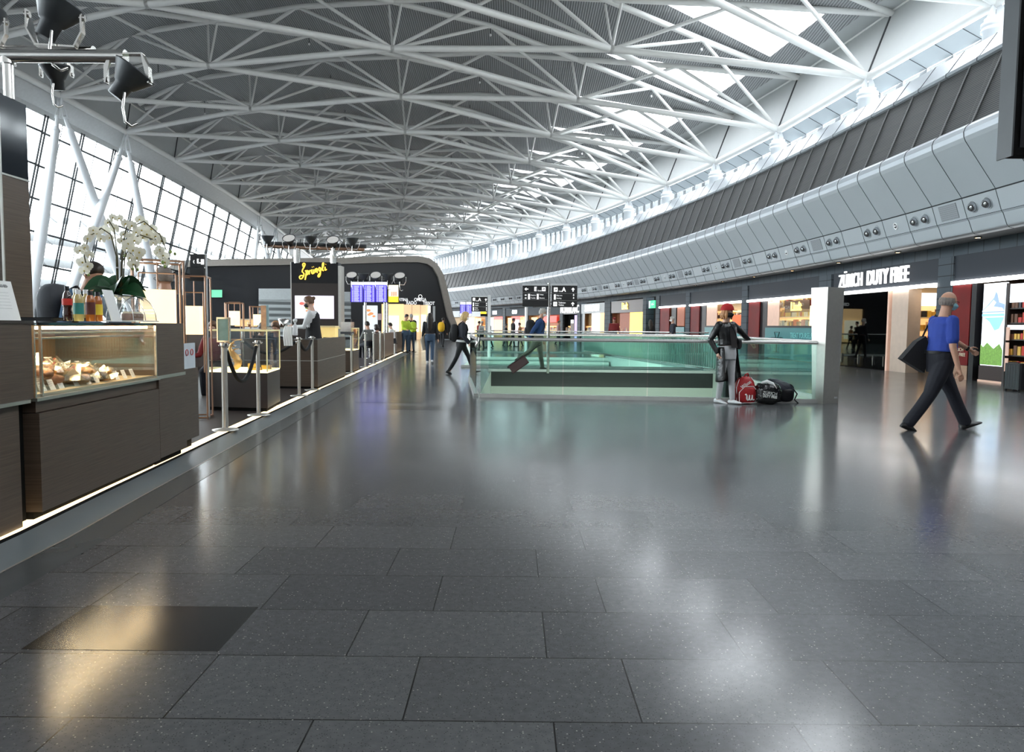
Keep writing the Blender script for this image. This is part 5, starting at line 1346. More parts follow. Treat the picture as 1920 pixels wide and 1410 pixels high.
rect('leaflet', r, 490, 573, 499, 618, 11.2, mat('leaflet_brown', (.5, .28, .16), .5, emit=(.6, .35, .2), es=.15, ns=20, na=.5), .02, .01); rect('blue_leaflet', r, 499, 572, 504, 612, 11.2, mat('leaflet_blue', (.35, .55, .65), .5), .0, .01); rect('holder', r, 489, 612, 508, 620, 11.2, m_glassc, .03, .05)
r = thing('coffee_machine', 'steel coffee machine on the far bar', 'coffee machine', A(655, 618, 19.5))
rect('body', r, 645, 604, 664, 622, 19.5, m_chrome, .0, .4); rect('hopper', r, 650, 598, 660, 604, 19.5, m_black, .0, .2); rect('cup_shelf', r, 645, 622, 664, 626, 19.5, m_dkgrey, .2, .4)
r = thing('white_towel', 'white towel hanging over the bar edge', 'towel', A(540, 640, 12.6))
b = B(); c = A(540, 612, 12.6); 
for i in range(6): b.path([c+V((-.05+.02*i, 0, 0)), c+V((-.06+.024*i, -.03, -.12)), c+V((-.05+.022*i+.01*(i % 2), -.02, -.33))], [.014, .018, .016], 7)
b.obj('cloth', m_white, r)
r = thing('blocking_bench', 'long dark brown bench added to block brightness behind the bar tables', 'bench', (-8.4, 15, PZ))  # bench added to block the bright window reflection on the bar floor
b = B(); b.ext([V((-7.3, 8.5, PZ)), V((-7.1, 8.5, PZ)), V((-7.1, 8.5, 1.12)), V((-7.3, 8.5, 1.12))], (-2.6, 15, 0)); b.obj('backrest', m_dbrown, r)
b = B(); b.ext([V((-7.1, 8.5, PZ)), V((-6.7, 8.5, PZ)), V((-6.7, 8.5, .48)), V((-7.1, 8.5, .48))], (-2.6, 15, 0)); b.obj('seat', mat('brown_leather', (.05, .03, .022), .5), r)
# ---- barrier posts and ropes
posts = [(422.5, 806, 'tall', 'first barrier post, carrying the glass sign frame'), (485, 778, '', 'second barrier post, at the end of the black rope'), (561, 742, '', 'third barrier post, in front of the bar counter'), (586, 731, '', 'fourth barrier post, at the counter corner'), (659, 699, '', 'fifth barrier post, in front of the small vitrine'),
         (685, 688, '', 'sixth barrier post from the camera'), (700.5, 682, '', 'seventh barrier post from the camera'), (713, 676, '', 'eighth barrier post, left of the far counter block'), (720, 673.5, '', 'ninth barrier post, just before the far counter block'), (740, 663.5, '', 'last barrier post, between the two far counter blocks')]
PP = []
for i, (px, py, kd, lab) in enumerate(posts):
    c = G(px, py, PZ); PP.append(c); H = 1.02
    r = thing('barrier_post', 'brushed steel ' + lab, 'barrier post', c)
    rad = .034 if kd else .026
    b = B(); b.lathe([(rad, .02), (rad, H)], c, 18); b.obj('pole', m_brushed, r)
    b = B(); b.lathe([(.15, 0), (.15, .008), (.05, .02), (rad, .03)], c, 24); b.obj('foot_plate', m_brushed, r)
    b = B(); b.lathe([(rad+.012, H-.05), (rad+.016, H-.03), (rad+.012, H)], c, 16)
    for a in range(4): b.ell(c+V((math.cos(a*PI/2)*.05, math.sin(a*PI/2)*.05, H-.03)), (.018, .018, .012), 8, 5)
    b.obj('top_ring', m_chrome, r)
c = PP[0]; r = thing('sign_frame', 'small glass sign frame on top of the first barrier post', 'sign', c+UPV*1.02)
b = B(); 
b.box((c.x-.075, c.y-.02, PZ+1.03), (c.x+.075, c.y+.02, PZ+1.05)); b.box((c.x-.075, c.y-.02, PZ+1.30), (c.x+.075, c.y+.02, PZ+1.32)); b.box((c.x-.075, c.y-.02, PZ+1.05), (c.x-.06, c.y+.02, PZ+1.3)); b.box((c.x+.06, c.y-.02, PZ+1.05), (c.x+.075, c.y+.02, PZ+1.3)); b.obj('frame', m_chrome, r)
b = B(); b.box((c.x-.06, c.y-.01, PZ+1.05), (c.x+.06, c.y+.01, PZ+1.3)); b.obj('sheet', mat('teal_sheet', (.25, .42, .42), .3, ns=9, na=.5), r)
m_rope = mat('black_velvet_rope', (.008, .008, .009), .85, ns=30, bump=.3)
def rope(lab, p, q, sag, z=1.0):
    a, c = p+UPV*(z-.06), q+UPV*(z-.06); r = thing('barrier_rope', lab, 'rope', (a+c)/2)
    pts = [a.lerp(c, .06+i/14*.88) - UPV*sag*(1-(2*(i/14)-1)**2) for i in range(15)]
    b = B(); b.path(pts, .024, 10); b.obj('rope', m_rope, r)
    b = B(); b.tube(a, pts[0], .02, .026); b.tube(pts[-1], c, .026, .02); b.obj('end_cap', m_chrome, r)
rope('black velvet rope hanging between the first two barrier posts', PP[0], PP[1], .42)
rope('black velvet rope between the third and fourth barrier posts', PP[2], PP[3], .16)
rope('black velvet rope from the second post back to the third', PP[2]+V((-.9, -.3, 0)), PP[2], .2)
# ================================================================== BLACK SHOP BUILDING
bl, br_ = V((-27.2, 60, 0)), V((-4.9, 68, 0))
d_ = (br_-bl).normalized(); nrm = V((d_.y, -d_.x, 0))
def onp(px, py, off_=0.0):   # point on the facade plane
    o = bl + nrm*off_; d = ray(px, py); t = nrm.dot(V((o.x, o.y, 0)))/(nrm.x*d.x+nrm.y*d.y); return V((d.x*t, d.y*t, CZ+d.z*t))
bld = thing('shop_building', 'black free-standing shop building with rounded grey rim', 'building', (-15, 66, 0))
outl = [(296, 540), (305, 510), (322, 496), (345, 488), (400, 486), (640, 483), (740, 480), (785, 480), (805, 484), (820, 494), (832, 515), (840, 545), (850, 590), (868, 636)]
O = [onp(*p) for p in outl]; O[-1].z = 0; O[0].z = max(O[0].z, 0); 
O = [V((O[0].x, O[0].y, 0))] + O
cen = V((-16, 0, 3)); 
def inset(P_, s):
    out = []
    for i, p in enumerate(P_):
        t = (P_[min(i+1, len(P_)-1)] - P_[max(i-1, 0)]).normalized(); n2 = t.cross(nrm)
        if n2.z > 0 and abs(t.z) < .7: n2 = -n2
        if n2.dot(V((-16, 64, 3))-p) < 0: n2 = -n2
        out.append(p + n2*s)
    return out
I = inset(O, .55); I[0].z = 0; I[-1].z = 0
back_ = -nrm*9
b = B()
for i in range(len(O)-1):
    b.quad(O[i], O[i+1], I[i+1], I[i]); b.quad(O[i], O[i]+back_, O[i+1]+back_, O[i+1]); b.quad(I[i], I[i+1], I[i+1]-nrm*.5, I[i]-nrm*.5)
b.obj('rim', mat('grey_brown_rim', (.30, .27, .24), .4, .3), bld)
b = B(); pts = [p - nrm*.4 for p in I]; b.add(pts, [tuple(range(len(pts)))]); b.obj('black_front', mat('black_facade', (.008, .009, .012), .35, ns=1), bld)
def fp(name, x0, y0, x1, y1, m, off_, root=bld, z0=None):
    P_ = [onp(x0, y1, off_), onp(x1, y1, off_), onp(x1, y0, off_), onp(x0, y0, off_)]
    if z0 is not None: P_[0].z = P_[1].z = z0
    b = B(); b.ext(P_, -nrm*.1); return b.obj(name, m, root)
m_amb = mat('amber_shop_window', (.9, .6, .3), .4, emit=(1, .62, .28), es=.95, ns=.5, na=.3); m_cream = mat('cream_shop_panel', (.7, .5, .3), .5, emit=(1, .7, .4), es=.6)
fp('shop_window', 716, 570, 757, 636, m_amb, -.3, z0=.1)
fp('shop_window', 757.5, 571, 772, 636, m_cream, -.3, z0=.0)
fp('shop_window', 773, 571.5, 788, 636, m_cream, -.3, z0=.0)
fp('shop_window', 789, 572, 803, 636, m_cream, -.3, z0=.0)
fp('lit_poster', 775, 592, 785, 622, mat('cream_poster', (.95, .9, .7), .5, emit=(1, .95, .7), es=1.1), -.15)
fp('lit_poster', 790, 590, 799, 622, MATS['cream_poster'], -.15)
fp('lit_display', 720, 592, 748, 628, MATS['cream_poster'], -.15)
fp('ceiling_light', 803.5, 573, 807, 590, m_whitel, -.2)
fp('steel_jamb', 812, 574, 816, 630, m_alu, -.2, z0=0)
fp('light_threshold', 833, 636, 866, 642, m_panel, .3)
fp('black_bench', 768, 620, 781, 637, m_black, .1)
for (s_, px, py, sz) in [('CERTINA', 753, 562, .36), ('RADO', 771.5, 568, .42), ('OMEGA', 788, 562, .40), ('TISSOT', 804, 569, .42)]:
    text('lettering', s_, mat('dim_white_letters', (.8, .8, .8), .5, emit=(1, 1, 1), es=.5), sz, .02, bld, facing(onp(px, py, -.2), nrm), 'CENTER', .01, .8)
b = B(); c = onp(788, 556, -.2); b.X = facing(c, nrm); b.path([(.16*math.cos(a), .16*math.sin(a), 0) for a in [PI*1.6-i*PI*2.2/14-.0 for i in range(15)]], .025, 5); b.tube((-.2, -.16, 0), (-.08, -.16, 0), .025, n=5); b.tube((.2, -.16, 0), (.08, -.16, 0), .025, n=5); b.obj('omega_mark', m_text, bld)
fp('grey_shutter', 485, 562, 547, 650, stripes('roller_shutter', (.12, .13, .13), (.42, .45, .45), .62, 'Z', .5, 0, .4), .2, z0=.2)
fp('shutter_box', 485, 541, 547, 562, mat('pale_shutter_box', (.5, .53, .53), .5), .25)
fp('grey_shutter', 636, 567, 658, 650, MATS['roller_shutter'], .2, z0=.2)
fp('shutter_box', 636, 547, 659, 566, MATS['pale_shutter_box'], .25)
r = thing('wall_tv', 'small television showing green football on the black wall', 'television', onp(405, 558))
o = fp('screen', 394.5, 543.5, 416.5, 557.5, mat('tv_green', (.1, .4, .2), .5, emit=(.12, .55, .3), es=1.0, ns=1.2, na=.6), .5, r); fp('bezel', 393.8, 542.8, 417.2, 558.2, m_black, .35, r)
r = thing('cookie_poster', 'white poster with cookies hanging beside the far shutter', 'poster', A(692, 600, 38)); 
rect('sheet', r, 681, 573, 708, 622, 38, mat('white_poster', (.75, .78, .8), .5, emit=(.8, .85, .88), es=.45), .02); b = B(); disc(b, 691, 582, 4, 2.4, 37.93); disc(b, 696, 588, 4.5, 2.6, 37.93); disc(b, 692, 590, 3.4, 2, 37.925); disc(b, 701, 593, 3, 2, 37.92); b.obj('cookies', m_bun, r)
r = thing('small_pink_poster', 'small pinkish poster beside the cookie poster', 'poster', A(712, 596, 38.5)); rect('sheet', r, 709, 588, 716, 600, 38.5, mat('pink_poster', (.6, .4, .4), .5), .02); rect('frame', r, 708.6, 587.6, 716.4, 600.4, 38.52, m_black, .0)
# ---- flight information screens
def fids(label, Y, cols, y0, y1, side_ad=None):
    for i, (x0, x1) in enumerate(cols):
        r = thing('flight_screen', label[i], 'flight information screen', A((x0+x1)/2, y1, Y))
        rect('bezel', r, x0-.6, y0-.6, x1+.6, y1+.6, Y, m_black, .0, .08)
        rect('screen', r, x0, y0+5, x1, y1, Y, mat('fids_blue', (.05, .03, .6), .4, emit=(.09, .06, .85), es=1.0), .085, .005)
        rect('header_bar', r, x0, y0, x1, y0+5, Y, mat('fids_header', (.9, .9, 1), .4, emit=(.9, .92, 1), es=1.1), .085, .006)
        w = x1-x0; b = B(); yy = y0+7
        rn = random.Random(i)
        while yy < y1-1:
            for f0, f1 in ((.08, .2), (.26, .6+rn.random()*.12), (.78, .92)):
                a, c = A(x0+w*f0, yy+.75, Y-.1), A(x0+w*f1, yy, Y-.1); b.box((a.x, Y-.102, a.z), (c.x, Y-.1, c.z))
            yy += 1.7
        b.obj('text_rows', mat('fids_text', (.7, .7, 1), .4, emit=(.6, .6, 1), es=.7), r)
fids(['blue flight board, leftmost of the near group of three', 'blue flight board in the middle of the near group', 'blue flight board, next to the yellow advert screen'], 34, [(658, 680), (682, 703), (704.5, 725)], 529, 566)
r = thing('advert_screen', 'yellow advert screen with small red figures beside the flight boards', 'advert screen', A(737, 566, 34))
rect('bezel', r, 727.2, 532, 748.8, 568, 34, m_black, .0, .08); rect('screen', r, 728.5, 534.5, 747, 566.5, 34, mat('advert_sky', (.9, .8, .6), .4, emit=(1, .85, .6), es=.9), .085, .005)
rect('yellow_field', r, 728.5, 556, 747, 566.5, 34, mat('advert_yellow', (1, .75, .05), .4, emit=(1, .66, .03), es=1.0), .09, .004); rect('pale_sky', r, 731, 536, 745, 544, 34, mat('advert_blue', (.6, .65, .8), .4, emit=(.62, .68, .85), es=.8), .09, .004)
b = B()
for x in (733.5, 736.5, 739.5, 742): a, c = A(x, 555, 33.88), A(x+1.4, 547, 33.88); b.box((a.x, 33.87, a.z), (c.x, 33.88, c.z)); 
b.obj('small_figures', m_fr, r)
rk = thing('board_stand', 'twin steel poles carrying the flight boards and their lamps', 'stand', V((A(704, 600, 34.2).x, 34.2, 0)))
for x in (685, 721.5, 726): q = A(x, 525, 34.2); b = B(); b.tube((q.x, 34.2, 0), (q.x, 34.2, q.z), .06, n=12); b.obj('pole', m_chrome, rk)
a, c = A(655, 527, 34.1), A(752, 530, 34.1); b = B(); b.tube(a, c, .1, n=10); b.obj('crossbeam', m_dkgrey, rk)
for i, (x, y, tl) in enumerate([(660, 520, .7), (682, 519, .1), (705, 520, .75), (727, 519, .1), (750, 521, .7)]): flood('charcoal floodlight above the flight boards, %s from the left' % ORD[i], A(x, y, 34), tl, 0, 1.55, None)
fids(['far blue flight board, left one beside the black sign', 'far blue flight board, right one beside the black sign'], 60, [(863, 872.5), (874, 884)], 566, 588)
r = thing('far_screen_base', 'white lower screen under the far flight boards', 'screen', A(873, 592, 60)); rect('screen', r, 862, 588, 884, 592, 60, m_lb, .05); rect('bezel', r, 861.5, 587.5, 884.5, 592.5, 60, m_black, .0)
# ---- wayfinding signs
m_sign = mat('black_sign_face', (.012, .012, .013), .3); m_swhite = mat('sign_white', (.85, .85, .85), .5, emit=(1, 1, 1), es=.75); m_grey2 = mat('sign_grey_line', (.12, .12, .12), .5)
def sbox(b, x0, y0, x1, y1, Y, t=.004): a, c = A(x0, y1, Y), A(x1, y0, Y); b.box((a.x, Y-t, a.z), (c.x, Y, c.z))
def arrow(b, cx, cy, s, Y, ang):
    pts = [(-.12, -.5), (.12, -.5), (.12, .1), (.36, -.1), (.36, .14), (0, .5), (-.36, .14), (-.36, -.1), (-.12, .1)]
    c = A(cx, cy, Y); k = s/CF*Y; ca, sa = math.cos(ang), math.sin(ang)
    b.add([(c.x+k*(x*ca-z*sa), Y, c.z+k*(x*sa+z*ca)) for x, z in pts], [(0, 1, 2, 8), (8, 2, 5), (2, 3, 4, 5), (8, 5, 6, 7)])
def stext(root, s, px, py, Y, hpx, sx=.85, al='LEFT', bold=.0): text('lettering', s, m_swhite, hpx/CF*Y*1.42, .001, root, facing(A(px, py, Y), (0, -1, 0)), al, bold, sx)
Y = 20.4
sg = thing('wayfinding_sign', 'large black wayfinding sign with two boards on a steel pole', 'sign', (A(1030, 600, Y).x, Y, 0))
q = A(1029.5, 531, Y); b = B(); b.tube((q.x, Y+.02, 0), (q.x, Y+.02, q.z), .042, n=14); b.obj('pole', m_chrome, sg)
for (x0, y0, x1, y1) in ((979.5, 536, 1026.5, 575), (1034, 536, 1082, 576)):
    rect('board', sg, x0, y0, x1, y1, Y+.05, m_sign, 0, .1); rect('top_rail', sg, x0, y0-3.5, x1, y0, Y+.05, m_alu, 0, .1)
b = B(); sbox(b, 1026, 548, 1034, 551, Y+.04, .02); sbox(b, 1026, 568, 1034, 571, Y+.04, .02); b.obj('bracket', m_chrome, sg)
Yf = Y-.055
b = B(); arrow(b, 987, 542, 7, Yf, PI/2); arrow(b, 1074.5, 543, 7.5, Yf, 0); arrow(b, 1074, 570, 7.5, Yf, 0)
sbox(b, 1016, 538.5, 1023, 546, Yf); sbox(b, 1038.5, 539, 1045.5, 547, Yf); sbox(b, 1037.5, 566, 1044.5, 574, Yf)
for (x, y) in ((990, 551), (990, 556.5), (1006.5, 551), (1006.5, 556.5), (1038.5, 552), (1038.5, 557)): sbox(b, x, y, x+3.6, y+4.6, Yf)
for y in (553.3, 558.8): arrow(b, 985.5, y, 4, Yf, -PI/2)
for y in (553, 558.5): arrow(b, 1075.5, y, 3.6, Yf, PI)
b.obj('pictograms', m_swhite, sg)
b = B(); 
for (x, y) in ((1019.5, 542), (1042, 543)): arrow(b, x, y, 5, Yf-.006, -PI/3)
for x in (1040, 1042): sbox(b, x, 567.5, x+.8, 572.5, Yf-.005)
b.obj('pictogram_ink', m_sign, sg)
b = B()
for (x0, x1, y) in ((979.5, 1026.5, 548.6), (979.5, 1026.5, 561.5), (1034, 1082, 550), (1034, 1082, 563.2)): sbox(b, x0, y, x1, y+.6, Yf)
b.obj('divider_line', m_grey2, sg)
stext(sg, 'E', 1001.5, 542.3, Yf, 7.5, .9, bold=.006); stext(sg, 'Gates', 1008, 545, Yf, 2.6); stext(sg, 'Gates', 1047.5, 546, Yf, 2.6); stext(sg, 'A', 1054, 543.2, Yf, 7.6, .9, bold=.006)
for (s_, x, y, h) in (('Check-in', 995, 553.5, 2.2), ('Transfer', 995, 558.8, 2.2), ('Toilets', 1011.5, 552.5, 2.2), ('Showers', 1011.5, 558.8, 2.2), ('Baby-care', 1043.5, 554, 2.2), ('Smoking', 1043.5, 559.2, 2.2), ('Toiletten', 1047, 567.6, 3.0), ('Toilets', 1047, 572, 3.0)): stext(sg, s_, x, y, Yf, h)
Y = 30.0; Yf = Y-.055
sg = thing('wayfinding_sign', 'smaller black wayfinding sign above the blond walker', 'sign', (A(917, 600, Y).x, Y, 0))
q = A(917.5, 553, Y); b = B(); b.box((q.x-.06, Y-.02, 0), (q.x+.06, Y+.06, q.z)); b.obj('pole', m_alu, sg)
rect('board', sg, 884, 557, 914, 584, Y+.05, m_sign, 0, .1); rect('top_rail', sg, 884, 555, 914, 557, Y+.05, m_alu, 0, .1)
b = B(); sbox(b, 886.5, 558.5, 891, 564, Yf); arrow(b, 911, 562, 5, Yf, 0)
for y in (567.5, 571, 576, 579.5): sbox(b, 886.5, y, 888.7, y+3, Yf); arrow(b, 912, y+1.5, 2.6, Yf, PI)
b.obj('pictograms', m_swhite, sg)
b = B(); sbox(b, 884, 566, 914, 566.5, Yf); sbox(b, 884, 574.8, 914, 575.3, Yf); b.obj('divider_line', m_grey2, sg)
stext(sg, 'Gates', 892.3, 564, Yf, 1.8); stext(sg, 'A', 897, 561.8, Yf, 5.2, .9, bold=.006)
for (s_, x, y) in (('Check-in', 890, 569), ('Transfer', 890, 572.5), ('Toilets', 890, 577.5), ('Showers', 890, 581)): stext(sg, s_, x, y, Yf, 1.8)
r = thing('yellow_info_panel', 'small yellow information panel below the smaller black sign', 'panel', A(905, 590, 31)); rect('panel', r, 901, 584.5, 912, 588.5, 31, MATS['advert_yellow'], .0); rect('back', r, 901, 588.5, 914, 593, 31, m_blackm, .0)
# column of the far area
r = thing('steel_column', 'slim steel column among the far storefronts', 'column', V((A(987, 600, 32).x, 32, 0))); q = A(987, 576, 32); b = B(); b.tube((q.x, 32, 0), (q.x, 32, q.z), .07, n=12); b.obj('shaft', m_alu, r); b = B(); b.lathe([(.12, 0), (.12, .02)], (q.x, 32, 0)); b.obj('foot', m_alu, r)
# E sign above the lantern
Y = 9.6
sg = thing('gate_sign', 'small black gate E sign on a slim post above the lantern', 'sign', (A(385, 600, Y).x, Y, 0))
q = A(385, 476, Y); b = B(); b.tube((q.x, Y+.01, PZ), (q.x, Y+.01, q.z), .018, n=10); b.obj('post', m_alu, sg)
rect('board', sg, 359, 477, 384, 501, Y, m_sign, 0, .04); rect('lower_board', sg, 359, 503, 384, 527, Y, m_sign, 0, .04)
b = B(); sbox(b, 377, 486, 382.5, 496, Y-.045); b.obj('pictograms', m_swhite, sg); stext(sg, '‹  E..', 362, 490, Y-.045, 8, .7, bold=.003)
# black screen at the top right edge
q0, q1 = A(1913, -60, 5.2), A(1896, 290, 5.2)
r = thing('hanging_screen', 'black screen hanging at the top right picture edge', 'screen', (2.1+1.5, 5.2, q1.z))
b = B(); b.box((q1.x, 5.2, q1.z), (q1.x+1.2, 5.32, q1.z+1.9)); b.obj('casing', m_blackm, r)
b = B(); b.box((q1.x+.05, 5.19, q1.z+.05), (q1.x+1.15, 5.2, q1.z+1.85)); b.obj('screen', m_black, r)
b = B(); b.box((q1.x-.012, 5.18, q1.z-.012), (q1.x+.0, 5.34, q1.z+1.9)); b.obj('edge_strip', m_dkgrey, r)
# ---- bags and suitcases
def blob(b, c, r, n=16, m=10, f=None):
    rings = []
    for i in range(m+1):
        ph = -PI/2+PI*i/m; cr = max(math.cos(ph), .03)
        ring = []
        for j in range(n):
            a = 2*PI*j/n; ex = .72
            x = math.copysign(abs(math.cos(a))**ex, math.cos(a))*cr**.6; y = math.copysign(abs(math.sin(a))**ex, math.sin(a))*cr**.6; z = math.copysign(abs(math.sin(ph))**.8, math.sin(ph))
            p = V((x*r[0], y*r[1], z*r[2]))
            if f: p = f(p)
            ring.append(p + V(c))
        rings.append(ring)
    b.loft(rings)
rc = G(1401, 758); rc.y += .17
bag = thing('tennis_backpack', 'red tennis backpack with a white W standing on the floor', 'backpack', rc)
m_redb = mat('red_nylon', (.42, .012, .015), .5, ns=14, na=.2, bump=.15, bs=60); m_redd = mat('dark_red_nylon', (.22, .008, .01), .6, ns=14)
tf = lambda p: V((p.x*(1-.28*(p.z+.23)/.46) + .02*p.z, p.y*(1-.2*(p.z+.23)/.46), p.z))
b = B(); blob(b, rc+UPV*.235, (.21, .14, .235), 20, 14, tf); b.obj('body', m_redb, bag)
b = B(); blob(b, rc+V((.015, -.12, .16)), (.155, .05, .15), 18, 10); b.obj('front_pocket', m_redb, bag)
b = B(); blob(b, rc+V((-.17, -.0, .14)), (.07, .11, .13), 14, 8); b.obj('side_pocket', m_redd, bag)
b = B(); b.path([rc+V(q) for q in [(-.02, -.02, .45), (.0, -.03, .50), (.04, -.02, .52), (.06, 0, .49), (.05, .02, .44)]], .016, 8); b.obj('top_handle', m_redb, bag)
b = B(); b.path([rc+V(q) for q in [(-.135, -.165, .02), (-.14, -.165, .2), (-.05, -.16, .30), (.10, -.16, .31), (.165, -.15, .24), (.17, -.155, .03), (-.12, -.165, .015)]], .006, 6); b.path([rc+V(q) for q in [(-.16, -.10, .05), (-.17, -.10, .28), (-.12, -.08, .42)]], .006, 6); b.path([rc+V(q) for q in [(.19, -.08, .1), (.16, -.09, .36), (.08, -.07, .46)]], .006, 6); b.obj('piping', m_card, bag)
b = B(); cw = rc+V((.045, -.176, .115))
b.path([cw+V((x*.085, 0, z*.075)) for x, z in [(-1, .6), (-.85, .75), (-.68, .5), (-.66, -.35), (-.45, -.62), (-.2, -.45), (-.14, .6), (-.14, -.35), (.08, -.62), (.3, -.45), (.4, .0), (.4, .6), (.4, -.3), (.62, -.6), (.85, -.4)]], .013, 6); b.obj('w_logo', m_card, bag)
text('lettering', 'Wilson', m_card, .085, .001, bag, facing(rc+V((-.02, -.138, .335)), (0, -1, .2)) @ Matrix.Rotation(.6, 4, 'Z'), 'CENTER', .001, .8)
bc = G(1446, 760); bc.y += .2
bag = thing('shopping_bag', 'crinkled black plastic shopping bag with white print', 'bag', bc)
m_plast = mat('black_plastic_bag', (.012, .012, .013), .22, ns=9, bump=1.0, bs=14)
def crk(p): return V((p.x*(1+.08*math.sin(9*p.z*8+p.y*30)), p.y*(1+.1*math.sin(p.x*40)), p.z*(1+.06*math.sin(p.x*25))))
b = B(); blob(b, bc+UPV*.19, (.22, .17, .19), 26, 16, crk); b.obj('body', m_plast, bag)
b = B(); b.path([bc+V(q) for q in [(-.13, -.06, .37), (-.05, -.1, .40), (.04, -.12, .36), (.1, -.14, .28)]], [.02, .03, .028, .012], 8); b.obj('white_paper', m_card, bag)
text('lettering', 'ZÜRICH', m_card, .075, .001, bag, facing(bc+V((-.02, -.185, .2)), (0, -1, .1)) @ Matrix.Rotation(-.1, 4, 'Z'), 'CENTER', 0, .9); text('lettering', 'DUTY FREE', m_card, .06, .001, bag, facing(bc+V((-.02, -.187, .145)), (0, -1, 0)) @ Matrix.Rotation(-.1, 4, 'Z'), 'CENTER', .002, .8)
dc = G(1466, 758); dc.y += .36; dc.x += .02
bag = thing('dark_backpack', 'dark navy backpack slumped behind the black shopping bag', 'backpack', dc)
m_navyb = mat('navy_nylon', (.012, .014, .028), .5, ns=12, bump=.3, bs=30)
b = B(); b.X = None; blob(b, dc+V((.05, 0, .20)), (.26, .17, .20), 22, 12, lambda p: V((p.x, p.y, p.z*(1-.35*p.x/.26)))); b.obj('body', m_navyb, bag)
b = B(); blob(b, dc+V((.14, -.12, .14)), (.13, .07, .12)); b.obj('pocket', m_black, bag)
b = B(); b.path([dc+V(q) for q in [(.18, -.08, .26), (.27, -.1, .24), (.33, -.12, .16), (.28, -.14, .06), (.34, -.16, .0)]], .013, 7); b.path([dc+V(q) for q in [(.1, -.08, .33), (.22, -.1, .32), (.27, -.1, .27)]], .015, 7); b.obj('strap', m_black, bag)
# silver hard case behind the leaning person
hc = G(1395, 752); hc.y += .15; hc.x -= .27
bag = thing('travel_case', 'grey travel case standing behind the leaning person', 'suitcase', V((3.62, 12.98, 0)))
# (upright trolley frame)
b = B(); b.box((3.80, 13.14, .05), (4.06, 13.3, .56), .03); b.obj('shell', m_dkgrey, bag)
b = B()
for x in (3.84, 4.02): b.tube((x, 13.2, .5), (x, 13.2, .72), .008, n=6)
b.tube((3.84, 13.2, .72), (4.02, 13.2, .72), .014, n=6); b.obj('pull_handle', m_chrome, bag)
for x in (3.84, 4.02): b = B(); b.path([(x, 13.2, .03), (x, 13.23, .03)], .03, 10); b.obj('wheel', m_black, bag)
def suitcase(lab, p, rz, tilt, w, d, h, m, hand=.35):
    r = thing('suitcase', lab, 'suitcase', p, rz)
    X = Matrix.Translation(p) @ Matrix.Rotation(rz, 4, 'Z') @ Matrix.Rotation(tilt, 4, 'Y')
    b = B(); b.X = X; b.box((-w/2, -d/2, .04), (w/2, d/2, h), .03); b.obj('shell', m, r)
    b = B(); b.X = X
    for i in range(-2, 3): b = B(); b.X = X; b.box((-w/2-.004, i*d*.16-.006, .08), (w/2+.004, i*d*.16+.006, h-.04)); b.obj('rib', m_dkgrey, r)
    b = B(); b.X = X
    for y in (-d*.3, d*.3): b.tube((-w/2+.03, y, h-.02), (-w/2+.03, y, h+hand), .009, n=6)
    b.tube((-w/2+.03, -d*.3, h+hand), (-w/2+.03, d*.3, h+hand), .014, n=6); b.obj('pull_handle', m_black, r)
    for sx in (-1, 1):
        for sy in (-1, 1): b = B(); b.X = X; b.path([(sx*w*.38, sy*d*.38-.012, .028), (sx*w*.38, sy*d*.38+.012, .028)], .028, 10); b.obj('wheel', m_black, r)
    return r
suitcase('black hard-shell suitcase at the right picture edge', G(1905, 733), .2, 0, .26, .42, .60, m_black, .02)
suitcase('dark red suitcase rolling behind the man in blue', G(952, 696)+V((.05, 0, .02)), 0, .95, .26, .42, .60, mat('burgundy_case', (.06, .012, .018), .4), .55)
# ================================================================== PEOPLE
VOX = {}
def rem(o, vox, sm=2):
    m = o.modifiers.new('skin', 'REMESH'); m.mode = 'VOXEL'; m.voxel_size = vox; m.use_smooth_shade = True
    if sm: q = o.modifiers.new('smooth', 'SMOOTH'); q.iterations = sm; q.factor = .5
    return o
def limb(b, pts, rad, n=10, sx=1.0):
    """tapering limb with rounded ends through joint points"""
    b.path(pts, rad, n)
    b.ell(pts[0], (rad[0],)*3, n, 6); b.ell(pts[-1], (rad[-1],)*3, n, 6)
    for p, r in list(zip(pts, rad))[1:-1]: b.ell(p, (r*.98,)*3, n, 6)
def hand(b, w, d, side, h, curl=.5, palm=None):
    """palm with four unequal curled fingers and a thumb; w wrist, d pointing direction, palm normal p"""
    d = d.normalized(); pn = (palm or V((0, -side, 0))); pn = (pn - d*pn.dot(d)).normalized(); s_ = d.cross(pn)
    k = h/1.75
    b.path([w - d*.01*k, w + d*.045*k, w + d*.085*k], [.022*k, .034*k, .032*k], 10, flat=.62)
    for i, (o, L) in enumerate([(-.028, .068), (-.0095, .078), (.0095, .074), (.028, .06)]):
        base = w + d*.08*k + s_*o*k; q = base; dd = d.copy(); P_ = [q]
        for sg in range(3):
            q = q + dd*L*k*[.45, .32, .23][sg]; P_.append(q.copy()); dd = (dd + pn*curl*(.5+.12*i)).normalized()
        b.path(P_, [.0095*k, .009*k, .008*k, .0068*k], 7)
    t0 = w + d*.025*k - s_*.026*k; P_ = [t0, t0 - s_*.022*k + d*.025*k + pn*.01*k, t0 - s_*.03*k + d*.052*k + pn*.022*k, t0 - s_*.026*k + d*.072*k + pn*.03*k]
    b.path(P_, [.014*k, .012*k, .010*k, .0085*k], 7)
def rotY(v, a): c, s = math.cos(a), math.sin(a); return V((v.x*c + v.z*s, v.y, -v.x*s + v.z*c))
m_skin = mat('skin', (.50, .27, .18), .5, ns=20, na=.08); m_skin2 = mat('skin_light', (.62, .38, .28), .5, ns=20, na=.06)
m_eyew = mat('eye_white', (.8, .8, .8), .3); m_eyed = mat('eye_dark', (.03, .02, .015), .2)
